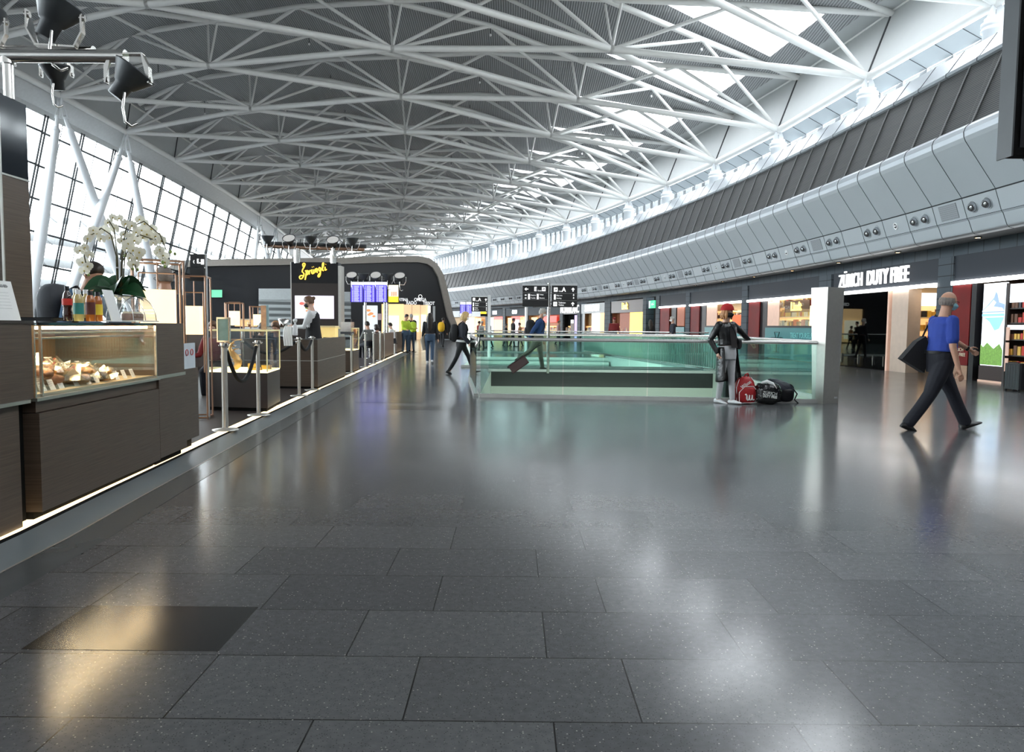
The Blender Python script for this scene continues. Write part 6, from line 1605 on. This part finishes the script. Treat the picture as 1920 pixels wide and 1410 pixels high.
def person(label, foot, h, yaw, pose, out, vox=.012, group=None):
    """pose: legs (thigh, knee) pairs in degrees; arms (forward, out, elbow) pairs; lean; head (yaw, pitch). Local +x = front, +y = the person's left"""
    R = math.radians; z = h
    hipz = .53*z; TL, SL = .245*z, .246*z
    legs = []
    for side, (th, kn, *ab) in zip((1, -1), pose['legs']):
        hip = V((0, side*.052*z, 0)); a = R(th); k = R(th-kn); o = R(ab[0]) if ab else 0
        knee = hip + V((math.sin(a)*TL, side*math.sin(o)*TL, -math.cos(a)*TL)); ank = knee + V((math.sin(k)*SL, side*math.sin(o)*SL*.6, -math.cos(k)*SL))
        legs.append([hip, knee, ank, k])
    low = min(l[2].z for l in legs); dz = -low + .042*z
    if 'seat' in pose: dz = pose['seat']
    for l in legs:
        for i in range(3): l[i] = l[i] + V((0, 0, dz))
    pel = V((0, 0, dz)); lean = R(pose.get('lean', 0)); tw = pose.get('side', 0)
    def tp(x, y, t):   # torso point, t = height above the hips
        return pel + rotY(V((x, y + tw*t, t)), lean)
    sh = .288*z; SHW = .106*z*out.get('broad', 1)
    hd = pose.get('head', (0, 0)); 
    neck0 = tp(0, 0, sh*1.02); HA = lean*.5 + R(hd[1])
    headc = neck0 + rotY(V((0, 0, .104*z)), HA) + V((.012*z, 0, 0))
    Xh = Matrix.Translation(headc) @ Matrix.Rotation(R(hd[0]), 4, 'Z') @ Matrix.Rotation(HA, 4, 'Y')
    root = thing('person', label, 'person', foot, yaw, group)
    XF = Matrix.Translation(V(foot)) @ Matrix.Rotation(yaw, 4, 'Z')
    def nb(X=None): b = B(); b.X = XF if X is None else XF @ X; return b
    arms = []
    for side, (fw, ab, el, *ex) in zip((1, -1), pose['arms']):
        s0 = tp(0, side*SHW, sh*.93); a, o, e = R(fw)-lean*.0, R(ab), R(el)
        d1_ = V((math.sin(a)*math.cos(o), side*math.sin(o), -math.cos(a)*math.cos(o)))
        elb = s0 + d1_*.175*z; a2 = a + e; inw = R(ex[0]) if ex else 0
        d2_ = V((math.sin(a2)*math.cos(o-inw), side*math.sin(o-inw), -math.cos(a2)*math.cos(o-inw)))
        wr = elb + d2_*.148*z; arms.append((s0, elb, wr, d2_, side))
    f = out.get('fat', 1.0)
    T = [(-.07, .088, .07, 0), (0, .098*f, .075*f, 0), (.06, .092*f, .07*f, .003), (.12, .088*f, .066*f, .006), (.19, .10, .068, .004), (.245, .108, .066, 0), (.28, .085, .05, -.004), (.295, .045, .036, -.004)]
    def torso(b, g, t0=-.1, t1=1, n=16):
        rings = []
        for t, wy, wx, dx in T:
            if t*1.0 < t0 or t > t1: continue
            rings.append([tp(dx*z + math.cos(q)*wx*z*g*(.98), math.sin(q)*wy*z*g*out.get('broad', 1), t*z) for q in [2*PI*i/n for i in range(n)]])
        b.loft(rings)
    # body: head, neck, torso, arms, hands and legs in one surface
    sk = out.get('skin', m_skin); k = z/1.75
    b = nb()
    torso(b, .9)
    for l in legs: limb(b, [l[0], l[1], l[2]], [.07*z*.62, .036*z*.8, .024*z])
    for s0, elb, wr, d2_, side in arms:
        limb(b, [s0 - V((0, side*.01, 0)), elb, wr], [.03*z, .023*z, .0155*z]); hand(b, wr, d2_, side, z, pose.get('curl', .45), pose.get('palm'))
    b.path([neck0 - UPV*.04, neck0 + (headc-neck0)*.75], [.038*z*1.0, .033*z], 12)
    b.X = XF @ Xh; hk = k
    b.ell((0, 0, .015*hk), (.094*hk, .075*hk, .105*hk), 18, 12)         # skull
    b.ell((.028*hk, 0, -.045*hk), (.062*hk, .058*hk, .075*hk), 14, 10)   # jaw
    b.path([(.088*hk, 0, .01*hk), (.112*hk, 0, -.028*hk)], [.009*hk, .015*hk], 8)  # nose
    b.ell((.108*hk, 0, -.03*hk), (.014*hk, .016*hk, .011*hk), 8, 6)
    b.ell((.086*hk, 0, -.062*hk), (.012*hk, .024*hk, .008*hk), 8, 6)
    b.ell((.07*hk, 0, .025*hk), (.028*hk, .05*hk, .01*hk), 8, 6)
    for sd in (-1, 1): b.ell((-.005*hk, sd*.077*hk, -.008*hk), (.018*hk, .01*hk, .03*hk), 8, 6)
    rem(b.obj('body', sk, root), min(vox, .009) if vox < .012 else vox)
    for sd in (-1, 1):
        e = nb(Xh); e.ell((.079*hk, sd*.031*hk, .006*hk), (.009*hk, .012*hk, .007*hk), 8, 6); eo = e.obj('eye', m_eyew, root)
        e = nb(Xh); e.ell((.0865*hk, sd*.031*hk, .006*hk), (.004*hk, .006*hk, .006*hk), 8, 5); e.obj('iris', m_eyed, eo)
    # clothes
    g = out.get('loose', 1.08)
    tr = out['trousers']; b = nb()
    rings = []
    for t, wy, wx in ((-.085, .092, .074), (-.03, .1, .08), (.03, .099*f, .078*f), (.055, .096*f, .075*f)):
        rings.append([tp(math.cos(q)*wx*z*1.03, math.sin(q)*wy*z*1.03, t*z) for q in [2*PI*i/16 for i in range(16)]])
    b.loft(rings)
    for l in legs:
        lw = out.get('legw', 1.0); mid = l[0].lerp(l[1], .5)
        limb(b, [l[0]-UPV*.01*z, mid, l[1], l[1].lerp(l[2], .45), l[2]+UPV*.012*z], [.06*z, .05*z*lw, .037*z*lw, .035*z*lw, .030*z*lw*out.get('hem', 1)], 12)
    rem(b.obj('trousers', tr, root), vox)
    tpz = out['top']; b = nb(); torso(b, g*1.06, .01 if not out.get('long') else -.09)
    sl = out.get('sleeve', 1.0)
    for s0, elb, wr, d2_, side in arms:
        if sl >= .99: limb(b, [s0, s0.lerp(elb, .5), elb, wr - d2_*.012*z], [.034*z*g, .032*z*g, .028*z*g, .021*z*g])
        else: q = s0.lerp(elb, sl*2); limb(b, [s0, s0.lerp(q, .5), q], [.035*z*g, .035*z*g, .034*z*g])
    if out.get('long'):
        L_ = out['long']; rings = []
        for t in (.03, -.1*L_, -.22*L_, -.36*L_):
            sw = 1 + (-t)*1.3
            rings.append([tp(math.cos(q)*.086*z*sw*(1.0), math.sin(q)*.108*z*sw, t*z) for q in [2*PI*i/18 for i in range(18)]])
        b.loft(rings)
    rem(b.obj(out.get('topname', 'shirt'), tpz, root), vox)
    if 'collar' in out:
        b = nb(); b.lathe([(.052*z*.95, 0), (.05*z*.85, .025*z)], neck0 - UPV*.03*z, 14); b.obj('collar', out['collar'], root)
    # shoes
    for l in legs:
        a_ = l[3]; an = l[2]; ft = out.get('ft', {}) 
        X = Matrix.Translation(an) @ Matrix.Rotation(-(a_*(.85 if a_ > .1 else (.9 if a_ < -.2 else .2))), 4, 'Y')
        b = nb(X); s = z
        if a_ < -.5: b.X = XF @ Matrix.Translation(an) @ Matrix.Rotation(min(1.0, -a_*.75), 4, 'Y')
        if 'seat' in pose: b.X = XF @ Matrix.Translation(an)
        zb = -.042*s
        rings = []
        for x, w_, h_ in ((-.045, .014, .02), (-.038, .024, .045), (-.01, .026, .05), (.03, .027, .04), (.06, .03, .026), (.09, .027, .019), (.108, .014, .012)):
            rings.append([V((x*s, math.cos(q)*w_*s, zb + (h_*s*.5)*(1+math.sin(q))*1.0)) for q in [2*PI*i/12 for i in range(12)]])
        b.loft(rings); b.obj('shoe', out['shoes'], root)
    # hair and head wear
    hr = out.get('hair')
    if hr:
        m_, style = hr; b = nb(Xh)
        def cap_(g_, zmin, back):
            rings = []
            for i in range(9):
                ph = PI/2 - i*(PI/2+.55)/8
                rings.append([V((-.008*hk + .1*hk*g_*math.cos(ph)*math.cos(q), .083*hk*g_*math.cos(ph)*math.sin(q), .02*hk + .112*hk*g_*math.sin(ph) + (max(0, math.cos(q))*.085*hk*(i/8)**1.3 if True else 0))) for q in [2*PI*j/18 for j in range(18)]])
            return rings
        if style == 'bald':
            for q in range(11):
                a = PI*.42 + q*PI*1.16/10; b.path([(math.cos(a)*.088*hk, math.sin(a)*.076*hk, .045*hk), (math.cos(a)*.092*hk, math.sin(a)*.08*hk, .0), (math.cos(a)*.08*hk, math.sin(a)*.068*hk, -.05*hk)], [.012*hk, .016*hk, .010*hk], 8)
        else: b.loft(cap_(1.05, 0, 0))
        if style == 'long':
            b.path([(-.05*hk, 0, .02*hk), (-.095*hk, 0, -.08*hk), (-.11*hk, 0, -.22*hk), (-.12*hk, 0, -.40*hk), (-.11*hk, 0, -.52*hk)], [.085*hk, .095*hk, .10*hk, .085*hk, .03*hk], 12, flat=.6)
            for sd in (-1, 1): b.path([(-.02*hk, sd*.07*hk, .0), (-.05*hk, sd*.085*hk, -.1*hk), (-.08*hk, sd*.08*hk, -.3*hk)], [.035*hk, .045*hk, .03*hk], 8)
        if style == 'bob':
            for q in range(9):
                a = PI*.38 + q*PI*1.24/8; b.path([(math.cos(a)*.085*hk, math.sin(a)*.075*hk, .03*hk), (math.cos(a)*.105*hk, math.sin(a)*.098*hk, -.05*hk), (math.cos(a)*.095*hk, math.sin(a)*.09*hk, -.13*hk)], [.02*hk, .026*hk, .014*hk], 8)
        if style == 'bun': b.ell((-.115*hk, 0, .06*hk), (.04*hk, .04*hk, .04*hk), 10, 8)
        if style == 'pony': b.path([(-.1*hk, 0, .06*hk), (-.15*hk, 0, .03*hk), (-.16*hk, 0, -.06*hk)], [.02*hk, .03*hk, .012*hk], 8)
        rem(b.obj('hair', m_, root), max(.008, vox*.8), 1)
    if 'mask' in out:
        b = nb(Xh); rings = []
        for zz, r_ in ((-.012, .098), (-.035, .124), (-.06, .116), (-.09, .085)):
            rings.append([V((math.cos(q)*r_*hk + .002, math.sin(q)*.079*hk*(1 if zz > -.07 else .75), zz*hk)) for q in [-1.35 + 2.7*i/10 for i in range(11)]])
        fs = [(i*11+j, i*11+j+1, i*11+12+j, i*11+11+j) for i in range(3) for j in range(10)]
        b.add([p for r_ in rings for p in r_], fs, True)
        for sd in (-1, 1): b.path([(.02*hk, sd*.08*hk, -.03*hk), (-.015*hk, sd*.084*hk, .0)], .002*hk, 5)
        b.obj('face_mask', out['mask'], root)
    if 'cap' in out:
        b = nb(Xh); rings = []
        for i in range(7):
            ph = PI/2 - i*(PI/2-.02)/6
            rings.append([V((-.005*hk + .122*hk*max(0, math.cos(ph))**.8*math.cos(q), .104*hk*max(0, math.cos(ph))**.8*math.sin(q), .03*hk + .128*hk*math.sin(ph))) for q in [2*PI*j/18 for j in range(18)]])
        b.loft(rings)
        pts = [V((.09*hk*math.cos(q)+.0, .082*hk*math.sin(q), .035*hk)) for q in [-1.1+2.2*i/10 for i in range(11)]]; outp = [V((.09*hk + .095*hk*math.cos(q*.8), .06*hk*math.sin(q), .03*hk - .0*hk)) for q in [-1.1+2.2*i/10 for i in range(11)]]
        b.add(pts+outp+[p+UPV*.008 for p in pts]+[p+UPV*.008 for p in outp], [(i, i+1, i+12, i+11) for i in range(10)] + [(22+i, 33+i, 34+i, 23+i) for i in range(10)] + [(11+i, 12+i, 34+i, 33+i) for i in range(10)], True)
        b.obj('cap', out['cap'], root)
    if 'glasses' in out:
        b = nb(Xh)
        for sd in (-1, 1): b.path([(.1*hk, sd*.032*hk+.022*hk*math.cos(a), .006*hk+.016*hk*math.sin(a)) for a in [PI*i/5 for i in range(10)]], .0022*hk, 5, closed=True); b.tube((.095*hk, sd*.054*hk, .01*hk), (0, sd*.08*hk, .008*hk), .002*hk, n=5)
        b.obj('glasses', m_black, root)
    root_data[root.name] = (XF, Xh, tp, arms, pel, z)
    return root
root_data = {}
def backpack(lab, root, m, sz=(.13, .16, .24), dx=-.2, t=.16, strap=True, cat='backpack', pocket=None):
    XF, Xh, tp, arms, pel, z = root_data[root.name]
    c = tp(dx*z/1.0*.62, 0, t*z); cw = XF @ c
    r = thing('backpack', lab, cat, cw, 0)
    b = B(); b.X = XF @ Matrix.Translation(c); blob(b, (0, 0, 0), sz, 16, 10); b.obj('body', m, r)
    b = B(); b.X = XF @ Matrix.Translation(c); blob(b, (-sz[0]*.8, 0, -sz[2]*.3), (sz[0]*.45, sz[1]*.75, sz[2]*.5), 12, 8); b.obj('pocket', pocket or m, r)
    if strap:
        for sd in (-1, 1):
            b = B(); b.X = XF; b.path([tp(-.07*z, sd*.06*z, .26*z), tp(-.01*z, sd*.068*z, .318*z), tp(.06*z, sd*.07*z, .27*z), tp(.088*z, sd*.075*z, .19*z), tp(.05*z, sd*.1*z, .1*z), tp(-.08*z, sd*.08*z, .06*z)], .016*z, 8, flat=.4); b.obj('strap', m_black, r)
    return r
# fabrics
def cl(n, c, r=.8): return mat(n, c, r, ns=12, na=.15, bump=.12, bs=30)
c_blue = cl('royal_blue_shirt', (.018, .05, .30)); c_navy = cl('navy_trousers', (.008, .009, .016)); c_blackc = cl('black_cloth', (.009, .009, .011)); c_leather = mat('black_leather', (.010, .010, .011), .3, ns=8, bump=.5, bs=14)
c_greyt = cl('light_grey_jeans', (.50, .50, .51)); c_denim = cl('blue_denim', (.04, .075, .13)); c_white = cl('white_cloth', (.75, .75, .75)); c_grey = cl('grey_shirt', (.15, .16, .15)); c_khaki = cl('khaki_trousers', (.16, .14, .11)); c_jblue = cl('blue_jacket', (.015, .05, .16)); c_red = cl('red_cloth', (.42, .012, .012)); c_dred = cl('dark_red_cloth', (.18, .01, .01)); c_neon = cl('yellow_green_jacket', (.45, .6, .04)); c_yel = cl('yellow_nylon', (.75, .42, .01)); c_tan = cl('tan_coat', (.35, .18, .06)); c_dnavy = cl('dark_navy_blazer', (.012, .014, .024))
h_dark = mat('dark_brown_hair', (.02, .012, .008), .5, ns=30, na=.4); h_grey = mat('grey_hair', (.38, .36, .33), .6, ns=30, na=.3); h_blond = mat('blond_hair', (.55, .38, .16), .5, ns=30, na=.3); h_brown = mat('brown_hair', (.12, .06, .03), .5, ns=30, na=.3); h_red = mat('reddish_blond_hair', (.42, .2, .08), .5, ns=30, na=.3); h_short = mat('cropped_grey_hair', (.2, .17, .15), .8, ns=40, na=.4)
mk_blue = mat('blue_mask', (.30, .55, .62), .7); mk_white = mat('white_mask', (.8, .8, .8), .7); mk_black = mat('black_mask', (.01, .01, .01), .7)
s_black = mat('black_shoe', (.01, .01, .011), .4); s_white = mat('white_trainer', (.75, .75, .76), .5); s_brown = mat('brown_shoe', (.05, .03, .02), .5)
# 1 uniformed man striding right
fm = (G(1712, 806) + G(1826, 806))/2; 
pm = person('tall man in a royal blue short-sleeved uniform shirt and navy trousers striding right', (fm.x-.09, fm.y, 0), 1.90, .0,
    dict(legs=[(29, 4), (-21, 12)], arms=[(46, 4, 16), (-2, 9, 14)], lean=2, head=(0, 6)), dict(top=c_blue, trousers=c_navy, shoes=s_black, sleeve=.36, skin=m_skin, hair=(h_short, 'bald'), mask=mk_blue, collar=c_blue, glasses=1, fat=1.08, legw=1.18, hem=1.15, loose=1.12), .009)
XF, Xh, tp, arms, pel, z = root_data[pm.name]
b = B(); b.X = XF; 
for sd in (-1, 1): b.box((-.03, sd*.13-.05, 0), (.03, sd*.13+.05, .012)) if False else b.path([tp(-.0, sd*.075*z, .302*z), tp(0, sd*.125*z, .296*z)], .028, 8, flat=.3)
b.obj('epaulette', c_navy, pm)
b = B(); b.X = XF; b.lathe([(.098*z*1.08*.93, 0), (.098*z*1.08*.93, .02*z)], pel+UPV*.045*z, 18); b.obj('belt', m_black, pm)
w = arms[0]; b = B(); b.X = XF; b.path([w[2]-w[3]*.03-w[3]*.0, w[2]-w[3]*.0], .034, 10); b.obj('wristwatch', m_black, pm)
r = thing('shoulder_bag', 'black shoulder bag swinging behind the uniformed man', 'bag', XF @ V((-.33, .12, .95)))
b = B(); b.X = XF; b.ext([V((-.46, .06, .92)), V((-.16, .06, .74)), V((-.10, .06, 1.05)), V((-.16, .06, 1.22)), V((-.27, .06, 1.15))], (0, .12, 0)); b.obj('body', c_blackc, r)
b = B(); b.X = XF; b.path([V((-.2, .12, 1.15)), V((-.1, .15, 1.35)), tp(0, .1*z, .31*z), V((.1, .16, 1.35)), V((-.1, .18, 1.05))], .012, 7); b.obj('strap', m_black, r)
# 2 person leaning on the railing in a red cap
fr = (G(1358, 756) + G(1388, 756))/2; fr.y += -.05
pr_ = person('person in a red cap and long black leather coat leaning on the railing', (fr.x-.13, fr.y, 0), 1.70, -.95,
    dict(legs=[(8, 2, -4), (-6, 3, -2)], arms=[(4, 62, 8, 14), (-22, 18, 50, 30)], lean=-5, head=(8, 4), curl=.55), dict(top=c_leather, topname='coat', trousers=c_greyt, shoes=s_white, skin=m_skin2, hair=(h_red, 'bob'), mask=mk_black, cap=c_red, loose=1.16, legw=.92), .010)
XF, Xh, tp, arms, pel, z = root_data[pr_.name]
# open coat tails hanging at both sides
for sd, sp_ in ((1, .0), (-1, .0)):
    b = B(); b.X = XF; P0 = []
    prof_ = []
    for t, g_ in ((.05, 1.0), (-.08, 1.08), (-.18, 1.18), (-.31, 1.34)):
        prof_.append([tp(math.cos(q)*.092*z*g_, math.sin(q)*.112*z*g_, t*z) for q in [sd*(1.0+2.05*i/8) for i in range(9)]])
    vs = [p for r_ in prof_ for p in r_]; fs = [(i*9+j, i*9+j+1, i*9+10+j, i*9+9+j) for i in range(3) for j in range(8)]
    b.add(vs, fs, True); o = b.obj('coat_tail', c_leather, pr_); sm_ = o.modifiers.new('thickness', 'SOLIDIFY'); sm_.thickness = .018; ss = o.modifiers.new('sub', 'SUBSURF'); ss.levels = 1; ss.render_levels = 1
b = B(); b.X = XF; 
fr_ = []
for t, w_, x_ in ((.27, .03, .068), (.2, .045, .074), (.1, .045, .078), (.03, .05, .082)): fr_.append([tp(x_*z*1.12, -w_*z, t*z), tp(x_*z*1.17, 0, t*z), tp(x_*z*1.12, w_*z, t*z)])
b.add([p for r_ in fr_ for p in r_], [(i*3+j, i*3+j+1, i*3+4+j, i*3+3+j) for i in range(3) for j in range(2)], True); b.obj('sweater', mat('patterned_sweater', (.03, .025, .025), .8, ns=9, na=1.0), pr_)
b = B(); b.X = XF; b.path([tp(.075*z*1.2, -.055*z, .285*z), tp(.08*z*1.22, 0, .2*z), tp(.082*z*1.25, .05*z, .1*z), tp(.05*z, .1*z, .06*z)], .013, 8, flat=.4); b.obj('bag_strap', m_black, pr_)
b = B(); b.X = XF; blob(b, tp(.06*z, .105*z, .07*z), (.06, .05, .09), 12, 8); b.obj('hip_bag', c_blackc, pr_)
# 3 blond walker
f3 = (G(862, 703) + G(887, 699))/2
p3 = person('blond person in a dark blazer with a white mask walking right past the railing end', (f3.x-.14, f3.y, 0), 1.74, .12,
    dict(legs=[(26, 6), (-18, 10)], arms=[(6, 8, 38), (-2, 8, 40)], lean=4, head=(0, 10)), dict(top=c_dnavy, topname='blazer', trousers=c_blackc, shoes=s_black, skin=m_skin2, hair=(h_blond, 'bob'), mask=mk_white, collar=c_white, loose=1.15, legw=.9), .012)
backpack('black backpack on the blond walker', p3, c_blackc, (.12, .15, .24), -.19, .13)
XF, Xh, tp, arms, pel, z = root_data[p3.name]
b = B(); b.X = XF; b.loft([[tp(math.cos(q)*.084*z*1.18, math.sin(q)*.1*z*1.18, t*z) for q in [2*PI*i/16 for i in range(16)]] for t in (.0, .03)]); b.obj('white_shirt_hem', c_white, p3)
# 4 man in blue with rolling suitcase, beyond the railing
f4 = G(1018, 697); f4.y = 21.9; f4.x = (1008-960)/CF*21.9
p4 = person('grey-haired man in a blue jacket walking right behind the railing', (f4.x, f4.y, 0), 1.84, .0,
    dict(legs=[(10, 2), (-30, 22)], arms=[(0, 6, 20), (-38, 8, 8)], lean=7, head=(0, 8)), dict(top=c_jblue, topname='jacket', trousers=c_khaki, shoes=s_brown, hair=(h_grey, 'short'), mask=mk_white, collar=c_red, loose=1.22, legw=1.1), .014)
backpack('black backpack on the man in the blue jacket', p4, c_blackc, (.15, .17, .28), -.22, .12)
# 5 server
p5_ = person('server in a white blouse, black waistcoat and black mask standing behind the bar', (A(592, 620, 16.2).x-.05, 16.2, PZ), 1.86, PI*.98,
    dict(legs=[(0, 0), (0, 0)], arms=[(20, 10, 70, 25), (18, 10, 74, 25)], lean=2, head=(0, 14)), dict(top=c_white, topname='blouse', trousers=c_blackc, shoes=s_black, skin=m_skin2, hair=(h_brown, 'bun'), mask=mk_black, loose=1.04), .011)
XF, Xh, tp, arms, pel, z = root_data[p5_.name]
b = B(); b.X = XF
b.loft([[tp(math.cos(q)*wx*z*1.2, math.sin(q)*wy*z*1.13, t*z) for q in [2*PI*i/16 for i in range(16)]] for t, wy, wx in ((-.22, .12, .085), (0, .1, .076), (.06, .092, .07), (.12, .086, .066), (.19, .094, .068), (.25, .086, .064), (.285, .06, .045))]); b.obj('waistcoat', c_blackc, p5_)
# 6 woman walking away
f6 = G(806, 681); p6 = person('woman with long dark hair, black top and blue jeans walking away', (f6.x, f6.y, 0), 1.72, PI/2+.05,
    dict(legs=[(5, 0), (-8, 14)], arms=[(-4, 8, 10), (-2, 9, 12)], lean=0), dict(top=c_blackc, trousers=c_denim, shoes=s_white, skin=m_skin2, hair=(h_dark, 'long'), loose=1.06, legw=1.0), .014)
XF, Xh, tp, arms, pel, z = root_data[p6.name]
r = thing('tote_bag', 'cream jacket and bag carried by the woman in jeans', 'bag', XF @ V((0, .26, .75)))
b = B(); b.X = XF; b.path([V((-.02, .22, 1.05)), V((.0, .25, .75)), V((.02, .2, .45))], [.04, .08, .05], 10, flat=.6); b.obj('body', cl('cream_cloth', (.4, .35, .28)), r)
b = B(); b.X = XF; b.path([V((0, .2, 1.3)), V((-.02, .24, 1.05))], .012, 6); b.obj('strap', m_brown, r)
# 7 neon jacket pair
f7 = G(760, 662); p7 = person('man in blue jeans with a yellow-green jacket standing before the watch shop', (f7.x, f7.y, 0), 1.80, -PI/2+.9,
    dict(legs=[(2, 0), (-3, 3)], arms=[(20, 8, 70), (18, 8, 60)], lean=2, head=(0, 12)), dict(top=c_neon, topname='jacket', trousers=c_denim, shoes=s_black, hair=(h_dark, 'short'), loose=1.2), .02)
f7b = G(766, 661); p7b = person('white-haired man with a dark jacket turned away beside the yellow-green jacket', (f7b.x, f7b.y+1.0, 0), 1.83, PI/2+.5,
    dict(legs=[(2, 0), (-2, 3)], arms=[(10, 8, 50), (10, 8, 40)]), dict(top=c_dnavy, topname='jacket', trousers=c_denim, shoes=s_black, hair=(h_grey, 'short'), loose=1.15), .02)
backpack('yellow-green backpack on the man before the watch shop', p7b, c_neon, (.14, .16, .26), -.2, .13)
# 8 person with yellow backpack
f8 = G(830, 650); p8 = person('person in black walking away with a yellow backpack, beside the building rim', (f8.x, f8.y, 0), 1.78, PI/2-.3,
    dict(legs=[(10, 4), (-10, 8)], arms=[(4, 8, 10), (-4, 8, 10)], lean=4), dict(top=c_blackc, trousers=c_blackc, shoes=s_black, hair=(h_dark, 'short')), .022)
backpack('yellow backpack on the person beside the building rim', p8, c_yel, (.17, .2, .3), -.22, .14)
# 9, 10 people behind the counter near the orchid
p9 = person('dark-haired man in a blue denim shirt bent forward behind the orchid', (A(152, 600, 8.3).x-.15, 8.3, PZ), 1.97, -.1,
    dict(legs=[(0, 0), (0, 0)], arms=[(35, 8, 40), (35, 8, 40)], lean=22, head=(-20, 12)), dict(top=cl('denim_shirt', (.07, .14, .24)), trousers=c_navy, shoes=s_brown, hair=(h_dark, 'short'), loose=1.1), .011)
backpack('grey backpack on the man behind the orchid', p9, cl('grey_nylon', (.07, .075, .085)), (.14, .2, .27), -.22, .14)
p10 = person('man in glasses and a dark t-shirt standing behind the lantern', (A(314, 600, 9.0).x, 9.0, PZ), 1.92, PI*.9,
    dict(legs=[(0, 0), (0, 0)], arms=[(6, 10, 20), (14, 12, 80)], lean=0, head=(-10, 4)), dict(top=cl('charcoal_tshirt', (.05, .045, .05)), trousers=c_navy, shoes=s_brown, sleeve=.4, hair=(h_short, 'short'), glasses=1), .011)
# seated customers
def seated(lab, px, py, Y, h, yaw, top, hair, **kw):
    c = A(px, py, Y); hz = c.z; seat = hz - .288*h - .115*h - .09*h; seat = max(.45, seat)
    st = thing('bar_stool', 'stool under the ' + lab.split(',')[0], 'stool', (c.x, Y, PZ)); 
    b = B(); b.lathe([(.19, seat-.13), (.2, seat-.11), (.19, seat-.09)], (c.x, Y, 0), 18); b.obj('seat', m_dbrown, st)
    b = B(); b.tube((c.x, Y, PZ), (c.x, Y, seat-.12), .03, n=10); b.obj('leg', m_chrome, st)
    b = B(); b.lathe([(.2, 0), (.2, .015), (.03, .03)], (c.x, Y, PZ), 18); b.obj('foot', m_chrome, st)
    return person(lab, (c.x, Y, 0), h, yaw, dict(legs=[(80, 80), (76, 82)], arms=[(25, 10, 60), (25, 10, 60)], lean=8, head=(0, 8), seat=seat), dict(top=top, trousers=c_navy, shoes=s_black, hair=hair, **kw), .018)
seated('woman in dark red and black with curly brown hair, seated at the pale round table', 405, 597, 13.0, 1.66, -PI/2, c_dred, (h_brown, 'bob'), skin=m_skin2)
seated('dark-haired customer bent over the table, behind the leaflet stand', 484, 600, 16.6, 1.7, -.4, c_blackc, (h_dark, 'bob'))
seated('customer with reddish hair in black, right of the leaflet stand', 506, 598, 18.0, 1.68, .4, c_blackc, (h_red, 'short'))
seated('customer in a dark jacket, beside the ice bucket', 521, 600, 15.4, 1.7, -1.6, c_blackc, (h_brown, 'short'))
seated('man with cropped hair and a grey shirt, seated at the far counter', 693, 600, 27.5, 1.8, PI*.8, c_grey, (h_dark, 'short'))
seated('dark-haired woman in brown, seated right of the grey shirt', 711, 606, 29.6, 1.68, PI*.9, cl('brown_cloth', (.09, .045, .03)), (h_dark, 'bob'))
seated('boy in a white t-shirt, seated at the far counter', 737, 603, 31.5, 1.65, PI, c_white, (h_dark, 'short'), skin=m_skin2, sleeve=.4)
# figures by the storefronts
def walker(lab, px, pyf, Y, h, yaw, top, tr, hair, group=None, **kw):
    x = (px-960)/CF*Y
    return person(lab, (x, Y, 0), h, yaw, dict(legs=[(10, 4), (-10, 8)], arms=[(6, 8, 14), (-6, 8, 12)], head=(0, 4)), dict(top=top, trousers=tr, shoes=s_black, hair=hair, **kw), .025, group)
walker('man in navy with a white mask standing before the narrow shop bay', 1260, 0, 33, 1.80, PI, c_dnavy, c_navy, (h_grey, 'short'), mask=mk_white, skin=m_skin2)
walker('person in a dark coat with long hair in front of the dark passage', 1218, 0, 40, 1.72, PI/2, c_blackc, c_blackc, (h_dark, 'long'))
walker('person in a red jacket and flat cap before the brown Lindt front', 1150, 0, 44, 1.85, -PI/2, c_dred, c_blackc, (h_brown, 'short'), cap=c_dred, broad=1.2)
walker('pale-dressed customer in front of the dark MONTBLANC front', 1046, 0, 52, 1.72, 0, cl('pale_pink_cloth', (.4, .25, .25)), c_navy, (h_brown, 'short'))
walker('customer in black before the pink shop display', 961, 0, 46, 1.80, .3, c_blackc, c_navy, (h_dark, 'short'))
walker('customer in a tan coat bent at the pink shop display', 974, 0, 46, 1.52, PI, c_tan, c_navy, (h_dark, 'short'))
walker('low dark-haired customer left of the tan coat', 948, 0, 47, 1.45, 0, c_blackc, c_navy, (h_dark, 'short'))
walker('customer in a pale vest under the smaller black sign', 902, 0, 42, 1.58, -.5, cl('pale_vest', (.4, .42, .4)), c_navy, (h_grey, 'short'))
walker('customer in dark red left of the pale vest', 897, 0, 46, 1.60, .5, c_dred, c_navy, (h_dark, 'short'))
walker('customer in black and grey right of the pale vest', 917, 0, 44, 1.62, PI, c_blackc, c_navy, (h_brown, 'short'))
walker('shop assistant in white inside the duty free shop', 1706, 0, 25.2, 1.62, -PI/2, c_white, c_navy, (h_dark, 'short'))
walker('customer in dark blue inside the duty free shop', 1716, 0, 24.2, 1.6, -PI/2, c_navy, c_navy, (h_dark, 'short'))
bake_texts()
for o in bpy.data.objects:
    if '_inv' in o: del o['_inv']
